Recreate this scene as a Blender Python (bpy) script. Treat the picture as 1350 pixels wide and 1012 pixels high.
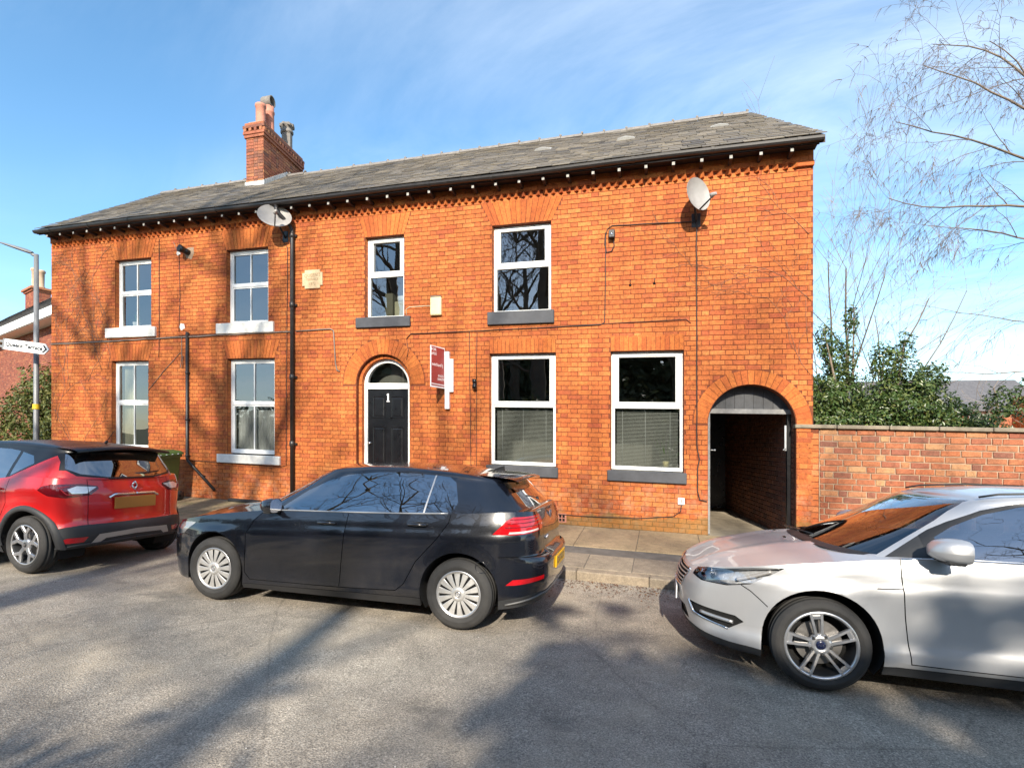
import bpy, bmesh, math, random
from mathutils import Vector, Matrix, Quaternion
from mathutils import noise as mnoise

for o in list(bpy.data.objects):
    bpy.data.objects.remove(o, do_unlink=True)
sc = bpy.context.scene
col = sc.collection
RAD = math.radians
SLP = 0.03091        # the street falls gently from left to right

# ---------------------------------------------------------------- camera
CAM_POS = Vector((0.0, -8.882, 1.3946))
CAM_YAW = 16.2975
cam_data = bpy.data.cameras.new('camera')
cam = bpy.data.objects.new('camera', cam_data)
col.objects.link(cam)
cam.location = CAM_POS
cam.rotation_euler = (RAD(90), 0, RAD(CAM_YAW))
cam_data.sensor_width = 36.0
cam_data.lens = 18.4
cam_data.shift_y = 0.06074
cam_data.clip_start = 0.05
cam_data.clip_end = 3000
sc.camera = cam

# ---------------------------------------------------------------- sun, sky, exposure
SUN_EL, SUN_AZ = 30.0, 10.0           # azimuth measured from the facade's normal towards the right
tv = Vector((-math.sin(RAD(SUN_AZ)) * math.cos(RAD(SUN_EL)), math.cos(RAD(SUN_AZ)) * math.cos(RAD(SUN_EL)), -math.sin(RAD(SUN_EL))))
sun_data = bpy.data.lights.new('sun', 'SUN')
sun_data.energy = 4.4
sun_data.angle = RAD(0.8)
sun_data.color = (1.0, 0.91, 0.77)
sun = bpy.data.objects.new('sun', sun_data)
col.objects.link(sun)
sun.rotation_euler = tv.to_track_quat('-Z', 'Y').to_euler()

world = bpy.data.worlds.new('World')
sc.world = world
world.use_nodes = True
wn, wl = world.node_tree.nodes, world.node_tree.links
wn.clear()
w_out = wn.new('ShaderNodeOutputWorld')
w_bg = wn.new('ShaderNodeBackground')
w_bg.inputs['Strength'].default_value = 0.14
w_sky = wn.new('ShaderNodeTexSky')
w_sky.sky_type = 'NISHITA'
w_sky.sun_disc = False
w_sky.sun_elevation = RAD(SUN_EL)
w_sky.sun_rotation = RAD(180 - SUN_AZ)
w_sky.air_density = 1.0
w_sky.dust_density = 0.6
w_sky.ozone_density = 1.6
# thin high cloud: direction -> flat layer overhead -> stretched noise
w_tc = wn.new('ShaderNodeTexCoord')
w_sep = wn.new('ShaderNodeSeparateXYZ')
wl.new(w_tc.outputs['Generated'], w_sep.inputs[0])
w_zm = wn.new('ShaderNodeMath'); w_zm.operation = 'MAXIMUM'; w_zm.inputs[1].default_value = 0.0
wl.new(w_sep.outputs['Z'], w_zm.inputs[0])
w_za = wn.new('ShaderNodeMath'); w_za.operation = 'ADD'; w_za.inputs[1].default_value = 0.16
wl.new(w_zm.outputs[0], w_za.inputs[0])
w_dx = wn.new('ShaderNodeMath'); w_dx.operation = 'DIVIDE'
w_dy = wn.new('ShaderNodeMath'); w_dy.operation = 'DIVIDE'
wl.new(w_sep.outputs['X'], w_dx.inputs[0]); wl.new(w_za.outputs[0], w_dx.inputs[1])
wl.new(w_sep.outputs['Y'], w_dy.inputs[0]); wl.new(w_za.outputs[0], w_dy.inputs[1])
w_cmb = wn.new('ShaderNodeCombineXYZ')
wl.new(w_dx.outputs[0], w_cmb.inputs['X']); wl.new(w_dy.outputs[0], w_cmb.inputs['Y'])
w_map = wn.new('ShaderNodeMapping')
w_map.inputs['Location'].default_value = (5.2, 1.5, 0)
w_map.inputs['Rotation'].default_value = (0, 0, RAD(-32))
w_map.inputs['Scale'].default_value = (0.55, 1.0, 1.0)
wl.new(w_cmb.outputs[0], w_map.inputs['Vector'])
w_n1 = wn.new('ShaderNodeTexNoise')
w_n1.inputs['Scale'].default_value = 1.5; w_n1.inputs['Detail'].default_value = 9; w_n1.inputs['Roughness'].default_value = 0.62
w_n1.inputs['Distortion'].default_value = 0.7
wl.new(w_map.outputs[0], w_n1.inputs['Vector'])
w_r1 = wn.new('ShaderNodeValToRGB')
w_r1.color_ramp.elements[0].position = 0.40; w_r1.color_ramp.elements[1].position = 0.82
wl.new(w_n1.outputs['Fac'], w_r1.inputs['Fac'])
w_n2 = wn.new('ShaderNodeTexNoise')
w_n2.inputs['Scale'].default_value = 0.55; w_n2.inputs['Detail'].default_value = 3
wl.new(w_map.outputs[0], w_n2.inputs['Vector'])
w_r2 = wn.new('ShaderNodeValToRGB')
w_r2.color_ramp.elements[0].position = 0.34; w_r2.color_ramp.elements[1].position = 0.62
wl.new(w_n2.outputs['Fac'], w_r2.inputs['Fac'])
w_mul = wn.new('ShaderNodeMath'); w_mul.operation = 'MULTIPLY'
wl.new(w_r1.outputs['Color'], w_mul.inputs[0]); wl.new(w_r2.outputs['Color'], w_mul.inputs[1])
w_mul2 = wn.new('ShaderNodeMath'); w_mul2.operation = 'MULTIPLY'; w_mul2.inputs[1].default_value = 0.55
wl.new(w_mul.outputs[0], w_mul2.inputs[0])
w_hsv = wn.new('ShaderNodeHueSaturation'); w_hsv.inputs['Hue'].default_value = 0.492
w_hsv.inputs['Saturation'].default_value = 1.18
w_hsv.inputs['Value'].default_value = 0.98
wl.new(w_sky.outputs[0], w_hsv.inputs['Color'])
w_mix = wn.new('ShaderNodeMixRGB')
wl.new(w_mul2.outputs[0], w_mix.inputs['Fac'])
wl.new(w_hsv.outputs[0], w_mix.inputs['Color1'])
w_mix.inputs['Color2'].default_value = (7.4, 7.7, 8.0, 1)
wl.new(w_mix.outputs[0], w_bg.inputs['Color'])
wl.new(w_bg.outputs[0], w_out.inputs['Surface'])

sc.view_settings.view_transform = 'Standard'
sc.view_settings.look = 'None'
sc.view_settings.exposure = 1.08
sc.view_settings.gamma = 1.0
sc.view_settings.use_curve_mapping = False
sc.cycles.max_bounces = 8
sc.cycles.transparent_max_bounces = 12
sc.cycles.caustics_reflective = False
sc.cycles.caustics_refractive = False

# ---------------------------------------------------------------- helpers
def link(o, parent=None):
    col.objects.link(o)
    if parent is not None:
        o.parent = parent
    return o

def tag(o, label=None, cat=None, group=None, kind=None):
    if label: o['label'] = label
    if cat: o['category'] = cat
    if group: o['group'] = group
    if kind: o['kind'] = kind
    return o

def empty(name, loc=(0, 0, 0), rz=0.0, parent=None):
    o = bpy.data.objects.new(name, None)
    o.empty_display_size = 0.2
    o.location = loc
    o.rotation_euler = (0, 0, rz)
    return link(o, parent)

def mesh_obj(name, me, parent=None):
    return link(bpy.data.objects.new(name, me), parent)

class MB:
    """collects shapes, builds ONE mesh object"""
    def __init__(self):
        self.v = []; self.f = []; self.m = []; self.s = []; self.cm = 0
    def add(self, vs, fs, smooth=False):
        b = len(self.v)
        self.v.extend([tuple(p) for p in vs])
        for q in fs:
            self.f.append([i + b for i in q]); self.m.append(self.cm); self.s.append(smooth)
        return self
    def box(self, x0, x1, y0, y1, z0, z1, ch=0.0):
        if ch <= 0:
            vs = [(x0,y0,z0),(x1,y0,z0),(x1,y1,z0),(x0,y1,z0),(x0,y0,z1),(x1,y0,z1),(x1,y1,z1),(x0,y1,z1)]
            return self.add(vs, [(0,3,2,1),(4,5,6,7),(0,1,5,4),(1,2,6,5),(2,3,7,6),(3,0,4,7)])
        c = ch; vs = []
        for (zz, i) in ((z0, c), (z0 + c, 0), (z1 - c, 0), (z1, c)):
            vs += [(x0+c,y0+i,zz),(x1-c,y0+i,zz),(x1-i,y0+c,zz),(x1-i,y1-c,zz),(x1-c,y1-i,zz),(x0+c,y1-i,zz),(x0+i,y1-c,zz),(x0+i,y0+c,zz)]
        fs = [tuple(reversed(range(8))), tuple(range(24, 32))]
        for k in range(3):
            for j in range(8):
                a = k*8+j; b = k*8+(j+1) % 8
                fs.append((a, b, b+8, a+8))
        return self.add(vs, fs)
    def obox(self, c, ax, ay, az, hx, hy, hz):
        """oriented box: centre, three unit axes, half sizes"""
        c = Vector(c); ax = Vector(ax)*hx; ay = Vector(ay)*hy; az = Vector(az)*hz
        vs = [c-ax-ay-az, c+ax-ay-az, c+ax+ay-az, c-ax+ay-az, c-ax-ay+az, c+ax-ay+az, c+ax+ay+az, c-ax+ay+az]
        return self.add(vs, [(0,3,2,1),(4,5,6,7),(0,1,5,4),(1,2,6,5),(2,3,7,6),(3,0,4,7)])
    def prism_y(self, pts, y0, y1):
        """polygon in (x,z), counter-clockwise seen from -y (front)"""
        n = len(pts)
        vs = [(p[0], y0, p[1]) for p in pts] + [(p[0], y1, p[1]) for p in pts]
        fs = [tuple(range(n)), tuple(reversed(range(n, 2*n)))]
        for i in range(n):
            j = (i+1) % n
            fs.append((i, i+n, j+n, j))
        return self.add(vs, fs)
    def prism_z(self, pts, z0, z1):
        n = len(pts)
        vs = [(p[0], p[1], z0) for p in pts] + [(p[0], p[1], z1) for p in pts]
        fs = [tuple(reversed(range(n))), tuple(range(n, 2*n))]
        for i in range(n):
            j = (i+1) % n
            fs.append((i, j, j+n, i+n))
        return self.add(vs, fs)
    def prism_x(self, pts, x0, x1):
        n = len(pts)
        vs = [(x0, p[0], p[1]) for p in pts] + [(x1, p[0], p[1]) for p in pts]
        fs = [tuple(range(n)), tuple(reversed(range(n, 2*n)))]
        for i in range(n):
            j = (i+1) % n
            fs.append((i, i+n, j+n, j))
        return self.add(vs, fs)
    def tube(self, path, r, n=8, caps=True, smooth=True):
        path = [Vector(p) for p in path]
        m = len(path)
        if not hasattr(r, '__len__'): r = [r]*m
        vs = []; prev = None
        for i, p in enumerate(path):
            t = (path[min(i+1, m-1)] - path[max(i-1, 0)])
            if t.length < 1e-9: t = Vector((0, 0, 1))
            t.normalize()
            if prev is None:
                a = t.orthogonal().normalized()
            else:
                a = (prev - t*prev.dot(t))
                a = a.normalized() if a.length > 1e-6 else t.orthogonal().normalized()
            prev = a; b = t.cross(a)
            for k in range(n):
                an = 2*math.pi*k/n
                vs.append(p + (a*math.cos(an) + b*math.sin(an))*r[i])
        fs = []
        for i in range(m-1):
            for k in range(n):
                k2 = (k+1) % n
                fs.append((i*n+k, i*n+k2, (i+1)*n+k2, (i+1)*n+k))
        self.add(vs, fs, smooth)
        if caps:
            b = len(self.v) - m*n
            for q in (tuple(reversed(range(n))), tuple(range((m-1)*n, m*n))):
                self.f.append([i+b for i in q]); self.m.append(self.cm); self.s.append(False)
        return self
    def lathe(self, prof, n=32, c=(0, 0, 0), axis='z', smooth=True, closed=False):
        """prof: list of (radius, height)"""
        vs = []
        for (r, h) in prof:
            for k in range(n):
                a = 2*math.pi*k/n
                u, w = r*math.cos(a), r*math.sin(a)
                if axis == 'z': p = (c[0]+u, c[1]+w, c[2]+h)
                elif axis == 'y': p = (c[0]+w, c[1]+h, c[2]+u)
                else: p = (c[0]+h, c[1]+u, c[2]+w)
                vs.append(p)
        fs = []
        m = len(prof)
        for i in range(m if closed else m-1):
            i2 = (i+1) % m
            for k in range(n):
                k2 = (k+1) % n
                fs.append((i*n+k, i*n+k2, i2*n+k2, i2*n+k))
        return self.add(vs, fs, smooth)
    def grid(self, rows, smooth=True, flip=False):
        n = len(rows[0]); vs = [p for r in rows for p in r]; fs = []
        for i in range(len(rows)-1):
            for j in range(n-1):
                q = (i*n+j, i*n+j+1, (i+1)*n+j+1, (i+1)*n+j)
                fs.append(tuple(reversed(q)) if flip else q)
        return self.add(vs, fs, smooth)
    def mesh(self, name, mats):
        me = bpy.data.meshes.new(name)
        me.from_pydata(self.v, [], self.f)
        if not isinstance(mats, (list, tuple)): mats = [mats]
        for m in mats: me.materials.append(m)
        me.polygons.foreach_set('material_index', self.m)
        me.polygons.foreach_set('use_smooth', self.s)
        me.update()
        return me
    def build(self, name, mats, parent=None, loc=None, recalc=False):
        me = self.mesh(name, mats)
        if recalc: fix_normals(me)
        o = mesh_obj(name, me, parent)
        if loc is not None: o.location = loc
        return o

def fix_normals(me):
    bm = bmesh.new(); bm.from_mesh(me)
    bmesh.ops.recalc_face_normals(bm, faces=bm.faces[:])
    bm.to_mesh(me); bm.free()

def copy_tree(o, parent=None):
    c = o.copy(); col.objects.link(c)
    c.parent = parent
    for ch in list(o.children):
        copy_tree(ch, c)
    return c

def rect(x0, x1, z0, z1):
    return [(x0, z0), (x1, z0), (x1, z1), (x0, z1)]

# ---------------------------------------------------------------- materials
class NT:
    def __init__(self, name):
        self.m = bpy.data.materials.new(name)
        self.m.use_nodes = True
        self.n = self.m.node_tree.nodes; self.l = self.m.node_tree.links
        self.b = self.n['Principled BSDF']
        self.out = self.n['Material Output']
    def node(self, t, **kw):
        nd = self.n.new(t)
        for k, v in kw.items():
            if k in nd.inputs: nd.inputs[k].default_value = v
            else: setattr(nd, k, v)
        return nd
    def lk(self, a, b): self.l.new(a, b)
    def pos(self, scale=(1, 1, 1), obj=False):
        if obj:
            g = self.node('ShaderNodeTexCoord').outputs['Object']
        else:
            g = self.node('ShaderNodeNewGeometry').outputs['Position']
        mp = self.node('ShaderNodeMapping'); mp.inputs['Scale'].default_value = scale
        self.lk(g, mp.inputs['Vector'])
        return mp.outputs[0]
    def noise(self, scale, detail=4, rough=0.55, vec=None, dist=0.0):
        nd = self.node('ShaderNodeTexNoise', Scale=scale, Detail=detail, Roughness=rough, Distortion=dist)
        if vec is not None: self.lk(vec, nd.inputs['Vector'])
        return nd.outputs['Fac']
    def ramp(self, fac, stops, interp='LINEAR'):
        r = self.node('ShaderNodeValToRGB')
        cr = r.color_ramp; cr.interpolation = interp
        while len(cr.elements) < len(stops): cr.elements.new(0.5)
        for e, (p, c) in zip(cr.elements, stops):
            e.position = p; e.color = (c[0], c[1], c[2], 1) if hasattr(c, '__len__') else (c, c, c, 1)
        self.lk(fac, r.inputs['Fac'])
        return r.outputs['Color']
    def mix(self, a, b, fac, mode='MIX'):
        nd = self.node('ShaderNodeMixRGB', blend_type=mode)
        for s, v in (('Fac', fac), ('Color1', a), ('Color2', b)):
            if hasattr(v, 'links') or isinstance(v, bpy.types.NodeSocket): self.lk(v, nd.inputs[s])
            elif hasattr(v, '__len__'): nd.inputs[s].default_value = (v[0], v[1], v[2], 1)
            else: nd.inputs[s].default_value = v if s == 'Fac' else (v, v, v, 1)
        return nd.outputs[0]
    def math(self, op, a, b=0.0):
        nd = self.node('ShaderNodeMath', operation=op)
        for i, v in enumerate((a, b)):
            if isinstance(v, bpy.types.NodeSocket): self.lk(v, nd.inputs[i])
            else: nd.inputs[i].default_value = v
        return nd.outputs[0]
    def bump(self, h, strength=0.3, dist=0.01):
        nd = self.node('ShaderNodeBump', Strength=strength, Distance=dist)
        self.lk(h, nd.inputs['Height']); self.lk(nd.outputs[0], self.b.inputs['Normal'])
    def set(self, base=None, rough=None, metal=None, **kw):
        for k, v in (('Base Color', base), ('Roughness', rough), ('Metallic', metal)):
            if v is None: continue
            if isinstance(v, bpy.types.NodeSocket): self.lk(v, self.b.inputs[k])
            elif hasattr(v, '__len__'): self.b.inputs[k].default_value = (v[0], v[1], v[2], 1)
            else: self.b.inputs[k].default_value = v
        for k, v in kw.items():
            self.b.inputs[k.replace('_', ' ')].default_value = v
        return self.m

def simple(name, c, rough=0.6, metal=0.0, var=0.12, scale=6.0, bump=0.0, **kw):
    t = NT(name)
    n = t.noise(scale, 5, 0.6, t.pos())
    f = t.ramp(n, [(0.25, 1 - var), (0.75, 1 + var)])
    cc = t.mix((c[0], c[1], c[2]), f, 1.0, 'MULTIPLY')
    rr = t.ramp(n, [(0.2, max(0, rough - 0.06)), (0.8, min(1, rough + 0.06))])
    if bump: t.bump(t.noise(scale*8, 4, 0.6, t.pos()), bump, 0.004)
    return t.set(cc, rr, metal, **kw)

def brick_mat(name, tones, dark=(0.16, 0.055, 0.025), stain=0.7, base_stain=True, rnd_obj=True):
    t = NT(name)
    p = t.pos()
    isl = t.node('ShaderNodeNewGeometry').outputs['Random Per Island']
    v = isl
    if rnd_obj:
        oi = t.node('ShaderNodeObjectInfo').outputs['Random']
        v = t.math('FRACT', t.math('ADD', isl, oi))
    n = len(tones)
    c = t.ramp(v, [((i+0.5)/n, k) for i, k in enumerate(tones)])
    # grain in each brick
    g = t.noise(55, 5, 0.7, p)
    c = t.mix(c, t.ramp(g, [(0.3, 0.62), (0.55, 1.0), (0.75, 1.22)]), 1.0, 'MULTIPLY')
    c = t.mix(c, t.ramp(t.noise(15, 6, 0.72, p), [(0.32, 0.66), (0.52, 1.0), (0.70, 1.16)]), 1.0, 'MULTIPLY')
    # large blotches: weathered darker, and brighter washed areas
    b1 = t.noise(0.75, 6, 0.62, p, 0.4)
    c = t.mix(c, (0.66, 0.52, 0.48), t.ramp(b1, [(0.50, 0.0), (0.72, stain)]), 'MULTIPLY')
    st = t.noise(1.0, 6, 0.65, t.pos((2.4, 2.4, 0.28)), 0.3)
    c = t.mix(c, (0.62, 0.50, 0.46), t.ramp(st, [(0.50, 0.0), (0.70, 0.75*stain)]), 'MULTIPLY')
    c = t.mix(c, (1.12, 1.22, 1.20), t.ramp(t.noise(0.9, 4, 0.6, t.pos((1, 1, 1.6))), [(0.50, 0.0), (0.66, 0.6)]), 'MULTIPLY')
    b2 = t.noise(2.6, 6, 0.7, t.pos((1, 1, 0.7)))
    c = t.mix(c, dark, t.ramp(b2, [(0.56, 0.0), (0.80, 0.55*stain)]))
    if base_stain:
        # efflorescence / moss low down on the wall, ragged upper edge
        sp = t.node('ShaderNodeSeparateXYZ'); t.lk(t.node('ShaderNodeNewGeometry').outputs['Position'], sp.inputs[0])
        zz = t.math('ADD', sp.outputs['Z'], t.math('MULTIPLY', t.noise(1.3, 6, 0.65, p), -1.1))
        low = t.ramp(zz, [(0.0, 1.0), (0.5, 0.0)])
        pale = t.ramp(t.noise(6, 5, 0.7, p), [(0.45, 0.0), (0.7, 0.6)])
        c = t.mix(c, (0.42, 0.24, 0.14), t.math('MULTIPLY', low, pale))
        moss = t.ramp(t.math('ADD', sp.outputs['Z'], t.math('MULTIPLY', t.noise(3.1, 4, 0.6, p), -0.42)), [(0.0, 0.5), (0.05, 0.0)])
        c = t.mix(c, (0.13, 0.12, 0.03), moss)
    t.bump(t.noise(140, 4, 0.7, p), 0.35, 0.006)
    return t.set(c, 0.88, 0.0)

ORANGE = [(0.500,0.136,0.030),(0.540,0.159,0.035),(0.450,0.109,0.027),(0.520,0.146,0.031),(0.560,0.187,0.047),(0.480,0.123,0.028),(0.400,0.090,0.028),(0.530,0.152,0.034)]
M = {}
M['brick'] = brick_mat('orange brick', ORANGE)
M['voussoir'] = brick_mat('rubbed orange brick', [(0.50,0.128,0.023),(0.55,0.160,0.032),(0.42,0.095,0.020),(0.53,0.145,0.028)], stain=0.7, base_stain=False)
M['mortar'] = brick_mat('red brown mortar', [(0.19,0.048,0.016),(0.19,0.048,0.016)], rnd_obj=False, stain=0.4)
M['gwbrick'] = brick_mat('weathered garden wall brick', [(0.37,0.125,0.058),(0.43,0.155,0.066),(0.29,0.095,0.055),(0.46,0.20,0.085),(0.35,0.11,0.052),(0.49,0.27,0.13),(0.41,0.13,0.052),(0.24,0.095,0.06)], stain=0.8, base_stain=False)
M['gwmortar'] = simple('pale lime mortar', (0.34,0.24,0.165), 0.95, var=0.25, scale=9)
M['pierbrick'] = brick_mat('new orange pier brick', [(0.54,0.16,0.04),(0.50,0.13,0.035),(0.58,0.22,0.08),(0.48,0.12,0.035)], stain=0.4, base_stain=False)
M['alleybrick'] = brick_mat('dark alley brick', [(0.15,0.055,0.035),(0.21,0.075,0.042),(0.10,0.042,0.032),(0.25,0.095,0.05)], stain=0.8, base_stain=False)  # passage bricks, darker than the facade tones
M['alleymortar'] = simple('grey brown mortar', (0.20,0.15,0.12), 0.95)  # mortar behind the passage bricks and the neighbour's wall
M['chimbrick'] = brick_mat('chimney brick', [(0.36,0.12,0.065),(0.44,0.16,0.075),(0.27,0.085,0.05),(0.48,0.20,0.09),(0.22,0.09,0.06)], stain=0.8, base_stain=False)
M['farbrick'] = brick_mat('far red brick', [(0.26,0.07,0.04),(0.32,0.09,0.05),(0.20,0.055,0.035),(0.36,0.12,0.06)], stain=0.5, base_stain=False)
M['white'] = simple('white upvc', (0.80,0.80,0.77), 0.38, var=0.05, scale=3)
M['whitestone'] = simple('white painted stone', (0.74,0.72,0.66), 0.75, var=0.14, scale=10, bump=0.3)
M['darksill'] = simple('dark grey painted stone', (0.058,0.060,0.068), 0.6, var=0.22, scale=7, bump=0.15)
M['black'] = simple('black gloss paint', (0.006,0.006,0.007), 0.30, var=0.2)
M['blackplastic'] = simple('black plastic', (0.016,0.016,0.017), 0.45, var=0.2)
M['gutter'] = simple('black cast gutter', (0.022,0.019,0.018), 0.42, var=0.3, scale=12)
M['raftlit'] = simple('pale sunlit rafter end', (0.33,0.32,0.295), 0.8, var=0.4, scale=30)
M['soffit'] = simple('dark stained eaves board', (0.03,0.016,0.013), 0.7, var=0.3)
M['chrome'] = simple('chrome', (0.75,0.75,0.77), 0.12, 1.0, var=0.04)
M['steel'] = simple('galvanised steel', (0.42,0.43,0.44), 0.45, 0.7, var=0.12)
M['stone'] = simple('buff date stone', (0.55,0.41,0.25), 0.85, var=0.22, scale=14, bump=0.4)
M['stonetext'] = simple('carved date stone lettering', (0.26,0.17,0.09), 0.9)
M['cablebrown'] = simple('brown cable', (0.035,0.018,0.014), 0.6)
M['cablegrey'] = simple('grey conduit', (0.20,0.15,0.12), 0.6)
M['terracotta'] = simple('terracotta', (0.46,0.19,0.13), 0.8, var=0.22, scale=8)
M['greypot'] = simple('grey clay', (0.18,0.165,0.15), 0.85, var=0.3, scale=12)
M['lead'] = simple('white lead flashing', (0.62,0.61,0.58), 0.6, var=0.2, scale=15)
M['roofvent'] = simple('grey roof vent', (0.30,0.30,0.29), 0.6, var=0.15)
M['room'] = simple('dark room wall', (0.20,0.19,0.17), 0.9, var=0.1)
M['blind'] = simple('grey blind slat', (0.42,0.42,0.40), 0.6, var=0.05)
M['curtain'] = simple('cream curtain', (0.62,0.58,0.42), 0.9, var=0.12, scale=20)
M['net'] = simple('white net curtain', (0.72,0.73,0.74), 0.9, var=0.06, scale=10)
M['dish'] = simple('grey dish paint', (0.30,0.285,0.27), 0.5, var=0.12, scale=10)
M['cream'] = simple('cream plastic', (0.70,0.62,0.36), 0.5, var=0.05)
M['redsign'] = simple('red board', (0.32,0.045,0.042), 0.35, var=0.05)
M['signwhite'] = simple('white board', (0.85,0.85,0.85), 0.4, var=0.03)
M['boards'] = simple('grey black painted boards', (0.055,0.057,0.062), 0.6, var=0.35, scale=16, bump=0.3)
M['beamgrey'] = simple('weathered grey beam', (0.22,0.215,0.21), 0.75, var=0.3, scale=14, bump=0.3)
M['twig'] = simple('dry creeper twig', (0.26,0.12,0.07), 0.9)

def glass_mat(name, tint=(0.85, 0.88, 0.87), refl=0.20, rough=0.0, wob=0.0):
    t = NT(name)
    t.n.remove(t.b)
    tr = t.node('ShaderNodeBsdfTransparent'); tr.inputs['Color'].default_value = (*tint, 1)
    gl = t.node('ShaderNodeBsdfGlossy'); gl.inputs['Roughness'].default_value = rough
    gl.inputs['Color'].default_value = (0.95, 0.97, 1.0, 1)
    lw = t.node('ShaderNodeFresnel', IOR=1.5)
    f = t.math('MINIMUM', t.math('ADD', t.math('MULTIPLY', lw.outputs[0], 1.6), refl), 1.0)
    if wob:
        bp = t.node('ShaderNodeBump', Strength=wob, Distance=0.02)
        t.lk(t.noise(1.6, 2, 0.5, t.pos()), bp.inputs['Height'])
        t.lk(bp.outputs[0], gl.inputs['Normal'])
    mx = t.node('ShaderNodeMixShader')
    t.lk(f, mx.inputs[0]); t.lk(tr.outputs[0], mx.inputs[1]); t.lk(gl.outputs[0], mx.inputs[2])
    t.lk(mx.outputs[0], t.out.inputs['Surface'])
    return t.m
M['pane'] = glass_mat('window glass', (0.66, 0.69, 0.67), 0.11, 0.0, 0.10)

def slate_mat():
    t = NT('roof slate')
    p = t.pos()
    isl = t.node('ShaderNodeNewGeometry').outputs['Random Per Island']
    oi = t.node('ShaderNodeObjectInfo').outputs['Random']
    v = t.math('FRACT', t.math('ADD', isl, oi))
    c = t.ramp(v, [(0.1, (0.105,0.095,0.083)), (0.35, (0.165,0.145,0.120)), (0.6, (0.128,0.112,0.095)), (0.8, (0.21,0.18,0.138)), (0.95, (0.088,0.082,0.080))])
    li = t.noise(5.5, 7, 0.75, p)
    c = t.mix(c, (0.20,0.165,0.085), t.ramp(li, [(0.52, 0.0), (0.72, 0.55)]))
    li2 = t.noise(26, 4, 0.7, p)
    c = t.mix(c, (0.30,0.28,0.24), t.ramp(li2, [(0.62, 0.0), (0.74, 0.55)]))
    t.bump(t.noise(60, 5, 0.7, p), 0.5, 0.006)
    return t.set(c, 0.62)
M['slate'] = slate_mat()
# ================================================================ the house
RB = random.Random(11)
PER, CRS = 0.309, 0.0715               # flemish period (stretcher + header) and course height
XL, XR, ZT = -11.374, 2.91, 5.40
JT = 0.0065
UP = [(-9.58,-8.637),(-6.807,-5.879),(-3.885,-3.155),(-1.61,-0.663)]
LO = [(-9.668,-8.714),(-6.789,-5.74),(-1.653,-0.59),(0.236,1.266)]
UZ0, UZ1, LZ0, LZ1 = 3.27, 4.71, 0.85, 2.66
DCX, DR, DSP = -3.545, 0.5125, 2.175
ACX, AR, ASP = 2.147, 0.5575, 1.600
SHR = 0.115                              # the plot runs back at a skew: every cross wall leans to the left
KX, CX, KZ = 1.13181, -1.1420, 1.1111               # facade survey units to metres along the street
house = empty('brick_house')
tag(house, 'long two storey orange brick house with slate roof and black front door', 'house')

def arch_pts(cx, r, zs, z0, n=24):
    pts = [(cx - r, z0), (cx + r, z0)]
    for i in range(n + 1):
        a = math.pi * i / n
        pts.append((cx + r*math.cos(a), zs + r*math.sin(a)))
    return pts

def holed_slab(outer, holes, y0, y1):
    bm = bmesh.new()
    es = []
    for loop in [outer] + holes:
        vs = [bm.verts.new((p[0], y0, p[1])) for p in loop]
        for i in range(len(vs)):
            es.append(bm.edges.new((vs[i], vs[(i+1) % len(vs)])))
    r = bmesh.ops.triangle_fill(bm, use_beauty=True, edges=es)
    fs = [g for g in r['geom'] if isinstance(g, bmesh.types.BMFace)]
    ex = bmesh.ops.extrude_face_region(bm, geom=fs)
    bmesh.ops.translate(bm, vec=(0, y1-y0, 0), verts=[g for g in ex['geom'] if isinstance(g, bmesh.types.BMVert)])
    bmesh.ops.recalc_face_normals(bm, faces=bm.faces[:])
    return bm

def bm_obj(name, bm, mats, parent=None, smooth=False):
    me = bpy.data.meshes.new(name)
    bm.to_mesh(me); bm.free()
    for m in (mats if isinstance(mats, (list, tuple)) else [mats]): me.materials.append(m)
    if smooth: me.polygons.foreach_set('use_smooth', [True]*len(me.polygons))
    return mesh_obj(name, me, parent)

holes = [rect(a, b, UZ0, UZ1) for a, b in UP] + [rect(a, b, LZ0, LZ1) for a, b in LO]
# door and alley reach the ground: part of the outline
dpts = arch_pts(DCX, DR, DSP, -0.3); apts = arch_pts(ACX, AR, ASP, -0.3)
outer = [(XL, -0.3)] + [dpts[0]] + list(reversed(dpts[2:])) + [dpts[1]] + [apts[0]] + list(reversed(apts[2:])) + [apts[1]] + [(XR, -0.3), (XR, ZT), (XL, ZT)]
# drop duplicate neighbours
oo = []
for p in outer:
    if not oo or (abs(p[0]-oo[-1][0]) + abs(p[1]-oo[-1][1])) > 1e-5: oo.append(p)
wall = bm_obj('wall', holed_slab(oo, holes, 0.0, 0.32), M['mortar'], house)

# ---- excluded x intervals per course
SPL = [(-9.58,-8.637,4.71,5.08,0.14),(-6.807,-5.879,4.71,5.08,0.14),(-3.885,-3.155,4.71,5.08,0.13),(-1.61,-0.663,4.71,5.09,0.20),
       (-9.668,-8.714,2.66,3.00,0.12),(-6.789,-5.74,2.66,3.00,0.12)]
SOLD = [(-1.653,-0.59,2.66,2.895),(0.236,1.266,2.66,2.895)]
DTH, ATH = 0.265, 0.205
def excl(z):
    out = []
    for a, b in UP:
        if UZ0 < z < UZ1: out.append((a, b))
    for a, b in LO:
        if LZ0 < z < LZ1: out.append((a, b))
    for a, b, z0, z1, e in SPL:
        if z0 <= z < z1:
            k = (z - z0)/(z1 - z0)*e; out.append((a - k, b + k))
    for a, b, z0, z1 in SOLD:
        if z0 <= z < z1: out.append((a, b))
    for cx, r, sp, th in ((DCX, DR, DSP, DTH), (ACX, AR, ASP, ATH)):
        if z < sp: out.append((cx - r, cx + r))
        elif z < sp + r + th:
            w = math.sqrt(max(0, (r+th)**2 - (z-sp)**2)); out.append((cx - w, cx + w))
    return sorted(out)

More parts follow.
